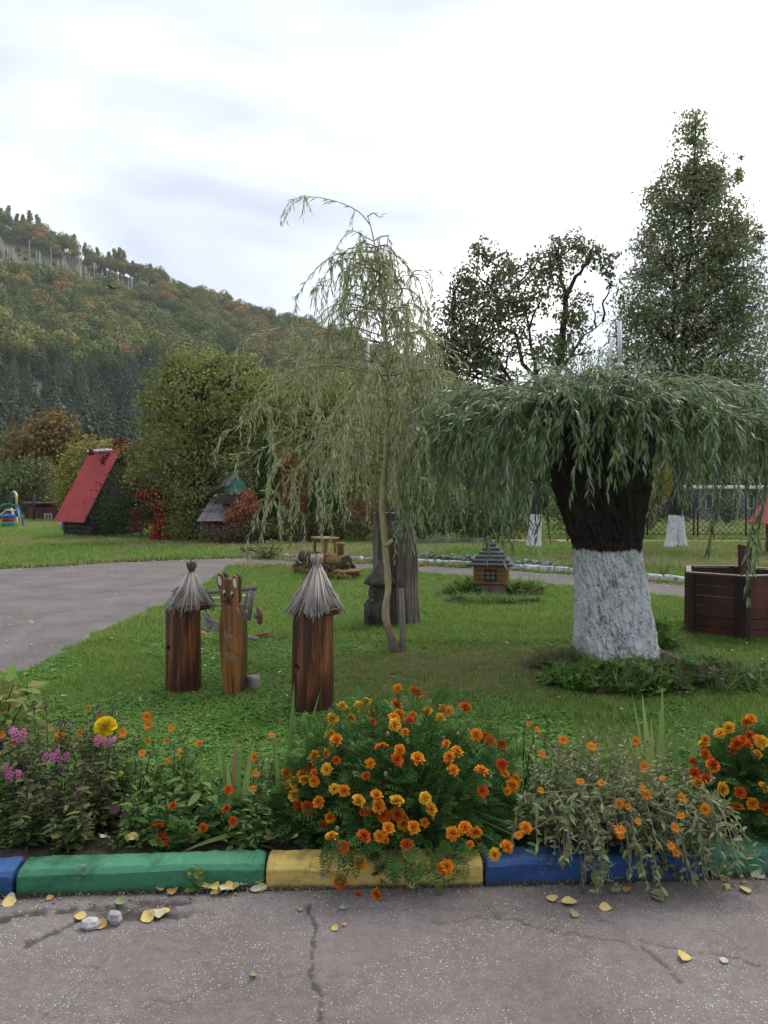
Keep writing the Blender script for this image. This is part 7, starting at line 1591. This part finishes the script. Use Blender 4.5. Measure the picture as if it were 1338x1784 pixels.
# tall dark-stemmed weed right of the marigolds, filler weeds
T0 = thing('tall_weed', 'tall leafy weed with a dark stem at the right of the big marigold bush', 'plant', (xA(915,3.7), 3.7, .03)); fo = MB(); herb(fo, A([xA(917,3.7),3.7,.02]), .62, .05, 3, T_BIG, .12, .26, 16, r0=.005, droop=.4); herb(fo, A([xA(945,3.8),3.8,.02]), .5, .12, 8, T_BIG, .09, .26, 14, droop=.4); part(T0, 'foliage', fo, [CAL, STEMD])
fo = MB()
for q_ in range(620):
    px = rng.uniform(-60,1420); Yq = rng.uniform(3.3,4.3); herb(fo, A([xA(px,Yq), Yq, .0]), rng.uniform(.06,.20)*(1 if Yq < 3.9 else .8), .07, 4, T_BIG if q_ % 3 else T_ROUND, rng.uniform(.03,.06), .5, 6, droop=.5, r0=.002)
solo('bed_weeds', fo, [WEED, STEM], 'low mixed weeds and seedlings filling the flower bed', None, kind='stuff')
fo = MB()
for q_ in range(90):
    px = rng.uniform(380,1338); Yq = rng.uniform(3.9,4.7); herb(fo, A([xA(px,Yq), Yq, -.02]), rng.uniform(.12,.32), .08, 3, T_BIG, .05, .3, 8, droop=.5, r0=.002)
solo('bed_edge_weeds', fo, [WEED, STEMG], 'thin wild stems between the flower bed and the lawn', None, kind='stuff')
# shrub with variegated leaves at the path bend
for (px, py, w, h, n, lm, lab) in ((470,972,.62,.5,420,SILV,'pale variegated shrub at the bend of the footpath'),(440,968,.4,.32,200,L_BROWN,'brown seedy weed beside the variegated shrub')):
    b_ = gp(px, py); fo = MB(); herb(fo, b_, h, w, 22, T_BIG, .13, .42, n//22, r0=.006, droop=.4); solo('low_shrub', fo, [lm if lm != SILV else IRISY, TWIG], lab, 'shrub', b_)
# weed climbing the green kerb
T0 = thing('kerb_weed', 'small leafy weed climbing the front of the green kerbstone', 'weed', (xA(335,3.07), 3.07, .0)); mb = MB(); pth = [A(P(x, y, Yq)) for x, y, Yq in ((342,1553,3.06),(345,1538,3.05),(338,1524,3.04),(330,1516,3.05))]; mb.tube(pth, .0022, 5, 1)
for p_ in pth:
    m2 = 7; mb.stamp(T_ROUND, np.repeat(p_[None],m2,0)+rng.normal(size=(m2,3))*A([.015,.006,.006]), rdir(m2)*A([1,.5,.6]), A([0,-1,.6])+rng.normal(size=(m2,3))*.3, .034*(.6+.6*rng.random(m2)), .022, 0)
part(T0, 'foliage', mb, [WEED, STEM]); 
# ---- fallen leaves and stones on the road
FLY = [leafmat('fallen_yellow_leaf', [(.55,.40,.11),(.60,.48,.20)], .1, .7), leafmat('fallen_brown_leaf', [(.42,.22,.07),(.5,.3,.1)], .1, .7), leafmat('fallen_green_leaf', [(.16,.22,.08),(.24,.28,.13)], .1, .6), leafmat('fallen_pale_leaf', [(.42,.40,.26),(.5,.48,.34)], .1, .7)]
def curled(n=7, cu=.25, seed=0):
    V = []; rows = 5; cols = 5
    for i_ in range(rows):
        u = i_/(rows-1); w = .5*math.sin(PI*min(1, u*.93+.05))**.75*(1.12-u*.35)
        for j_ in range(cols):
            v = (j_/(cols-1)-.5)*2*w; z = cu*(v*v*1.7+.35*(u-.5)**2)+.05*(vnoise(A([u*3+seed, v*3, seed]), seed)-.5); V.append((u, v, z))
    F = [(i_*cols+j_, i_*cols+j_+1, (i_+1)*cols+j_+1, (i_+1)*cols+j_) for i_ in range(rows-1) for j_ in range(cols-1)]; return (V, [F])
def fallen(px, py, size, c_, label, z=.004, group='fallen leaves on the road', stand=0):
    p_ = gp(px, py); p_[2] = z; mb = MB(); a = rng.random()*2*PI; tpl = curled(cu=rng.uniform(.15,.5), seed=int(px) % 17)
    size *= (.85 if c_ == 2 else 1.0); nr = A([rng.normal()*.2, -.35+rng.normal()*.25-stand, 1]); D = A([math.cos(a), math.sin(a), .05+stand*.8]); mb.stamp(tpl, p_[None], D, nr, [size], [size*rng.uniform(.75,1.0)], 0); q_ = p_-unit(D)*size*.35; mb.tube([p_, q_+A([0,0,.004])], .0009, 4, 0, cap=False)
    solo('fallen_leaf', mb, [FLY[c_]], label, 'leaf', p_, group)
DR = 'dry yellow leaf in the drift against the green kerbstone'
FL = [(262,1552,.055,1,'orange-brown leaf at the left end of the drift by the green kerb'),(302,1550,.06,1,'curled tan leaf next to the weed at the green kerb'),(280,1556,.035,0,DR),(372,1551,.05,0,DR),(385,1554,.05,0,DR),(398,1550,.055,3,DR),(412,1553,.05,0,DR),(420,1549,.045,3,DR),(436,1552,.055,3,DR),(446,1551,.045,0,DR),(360,1555,.05,0,DR),(322,1557,.06,2,'dull green leaf lying under the kerb weed'),(350,1548,.05,1,DR),
 (205,1569,.065,2,'grey-green leaf alone between the green kerb and the stones'),(81,1570,.032,1,'small tan leaf below the left end of the green kerb'),(4,1578,.05,0,'yellow leaf at the left edge near the blue kerb end'),(10,1566,.045,3,'pale leaf touching the blue kerb end at the left edge'),(150,1599,.045,0,'yellow leaf above the two pale stones'),(186,1615,.05,1,'tan leaf between and below the two pale stones'),(275,1587,.075,3,'large pale leaf above the crack right of the stones'),(264,1608,.075,0,'large yellow leaf with points right of the stones'),(294,1586,.04,0,'narrow yellow leaf beside the large pale one'),
 (603,1583,.035,2,'small green leaf below the yellow kerbstone'),(580,1616,.034,0,'small yellow leaf alone in the middle of the road'),(600,1611,.018,1,'tiny brown leaf beside the yellow one in the middle of the road'),(718,1550,.05,0,'tan leaf propped against the yellow kerbstone'),(525,1584,.03,2,'tiny green leaf left of the middle crack'),(447,1703,.03,2,'olive leaf scrap low in the road'),(760,1549,.05,2,'dark green leaf in the shadow of the yellow kerb'),
 (960,1562,.055,0,'yellow leaf below the left side of the dried calendula'),(978,1574,.06,0,'broader yellow leaf just beyond the first below the calendula'),(1003,1590,.055,2,'green leaf lying on the road below the calendula'),(1044,1583,.045,0,'narrow yellow leaf right of the green one below the calendula'),(1038,1546,.085,2,'large upright green leaf leaning on the blue kerb'),(1014,1553,.05,2,'green leaf lying left of the large upright one'),(1065,1556,.055,2,'lobed green leaf under the calendula stems'),(1095,1548,.055,1,'orange-brown leaf tucked under the calendula stems'),(1140,1560,.075,2,'flat olive leaf at the tip of the calendula stems'),(1160,1562,.07,2,'second flat olive leaf right of the other at the calendula tip'),
 (1193,1663,.055,0,'bright yellow leaf alone on the road at the lower right'),(1260,1680,.032,3,'pale grey leaf right of the bright yellow one'),(1295,1547,.055,0,'yellow leaf below the second green kerbstone'),(1272,1550,.035,0,'small tan leaf left of the yellow one by the second green kerb'),(1268,1538,.035,2,'small olive leaf close to the second green kerb'),(1332,1532,.06,3,'pale leaf at the right edge by the second green kerb')]
FL += [(rng.uniform(350,452), rng.uniform(1549,1556), rng.uniform(.03,.05), int(rng.choice([0,0,3])), DR) for _ in range(9)]
for (px, py, s_, c_, lab) in FL: fallen(px, py, s_, c_, lab, z=.006+.022*(lab == DR)*rng.random(), stand=.9 if 'upright' in lab or 'propped' in lab else 0)
for (px, py, Yl, lab, c_) in ((90,1493,.05,'tan leaf on the soil behind the left end of the green kerb',0),(93,1438,.055,'yellow leaf on the soil among the phlox stems',0),(175,1434,.05,'pale leaf on the soil near the purple-veined leaf',3),(300,1475,.075,'large tan leaf on the soil behind the green kerb',1),(240,1480,.06,'long yellow leaf on the soil behind the green kerb',0),(480,1479,.06,'brown leaf at the joint of green and yellow kerbstones',1),(508,1481,.05,'tan leaf on the soil behind the yellow kerb end',0)):
    p_ = A(P(px, py, 3.32)); p_[2] = .10; mb = MB(); mb.stamp(curled(cu=.35, seed=int(px)%9), p_[None], rdir(1)*A([1,1,.1]), A([0,-.4,1]), [Yl], [Yl*.8], 0); solo('fallen_leaf', mb, [FLY[c_]], lab, 'leaf', p_, 'fallen leaves in the bed')
RK_ = mat('pale_stone', [(.3,(.30,.28,.27)),(.7,(.55,.53,.52))], 18, rough=.9, bmp=.7, bdist=.006)
for (px, py, r_, lab) in ((158,1617,(.042,.026,.020),'flat pale stone, left of the two beside the road crack'),(201,1608,(.034,.028,.026),'chunky whitish stone, right of the two beside the road crack')):
    p_ = gp(px, py); mb = MB(); mb.blob(p_+A([0,0,r_[2]*.75]), r_, rotz(rng.random()*3), amp=.5, fr=1.1, seed=int(px), nu=7, nv=5, flat=True); solo('stone', mb, [RK_], lab, 'stone', p_)
mb = MB(); 
for q_ in range(260):     # grit at the kerb foot
    px = rng.uniform(-20,1360); x = xA(px,3.1); y = kerb_y(x)-abs(rng.normal())*.06-.008; mb.blob((x,y,.002), rng.uniform(.002,.006), amp=.3, seed=q_%9, nu=5, nv=4, flat=True)
solo('grit', mb, [DSTONE], 'loose grit and crumbs along the kerb foot', None, kind='stuff')
mb = MB()
n = 420; x = rng.uniform(-1.9,1.9,n); y = kerb_y(x)-np.abs(rng.normal(size=n))*.02-.002; mb.stamp(T_BLADE, np.c_[x,y,np.zeros(n)], np.c_[rng.normal(size=n)*.5,-.4*rng.random(n),np.ones(n)], A([0,1,.2])+rng.normal(size=(n,3))*.4, rng.uniform(.012,.035,n), .003, 0)
solo('moss_and_grass', mb, [GREENY], 'sparse tiny grass growing in the kerb joint', None, kind='stuff')

# ================================================================== AIR
m = bpy.data.materials.new('air'); m.use_nodes = True; t = m.node_tree; t.nodes.clear(); o = t.nodes.new('ShaderNodeOutputMaterial'); v = t.nodes.new('ShaderNodeVolumePrincipled')
v.inputs['Color'].default_value = (.95,.97,1,1); v.inputs['Density'].default_value = .0002; v.inputs['Anisotropy'].default_value = 0; t.links.new(v.outputs[0], o.inputs['Volume'])
mb = MB(); mb.box((200, 410, 208), (2600, 920, 420)); solo('haze', mb, [m], 'thin pale haze in front of the hill', None, (0,0,0), kind='stuff')
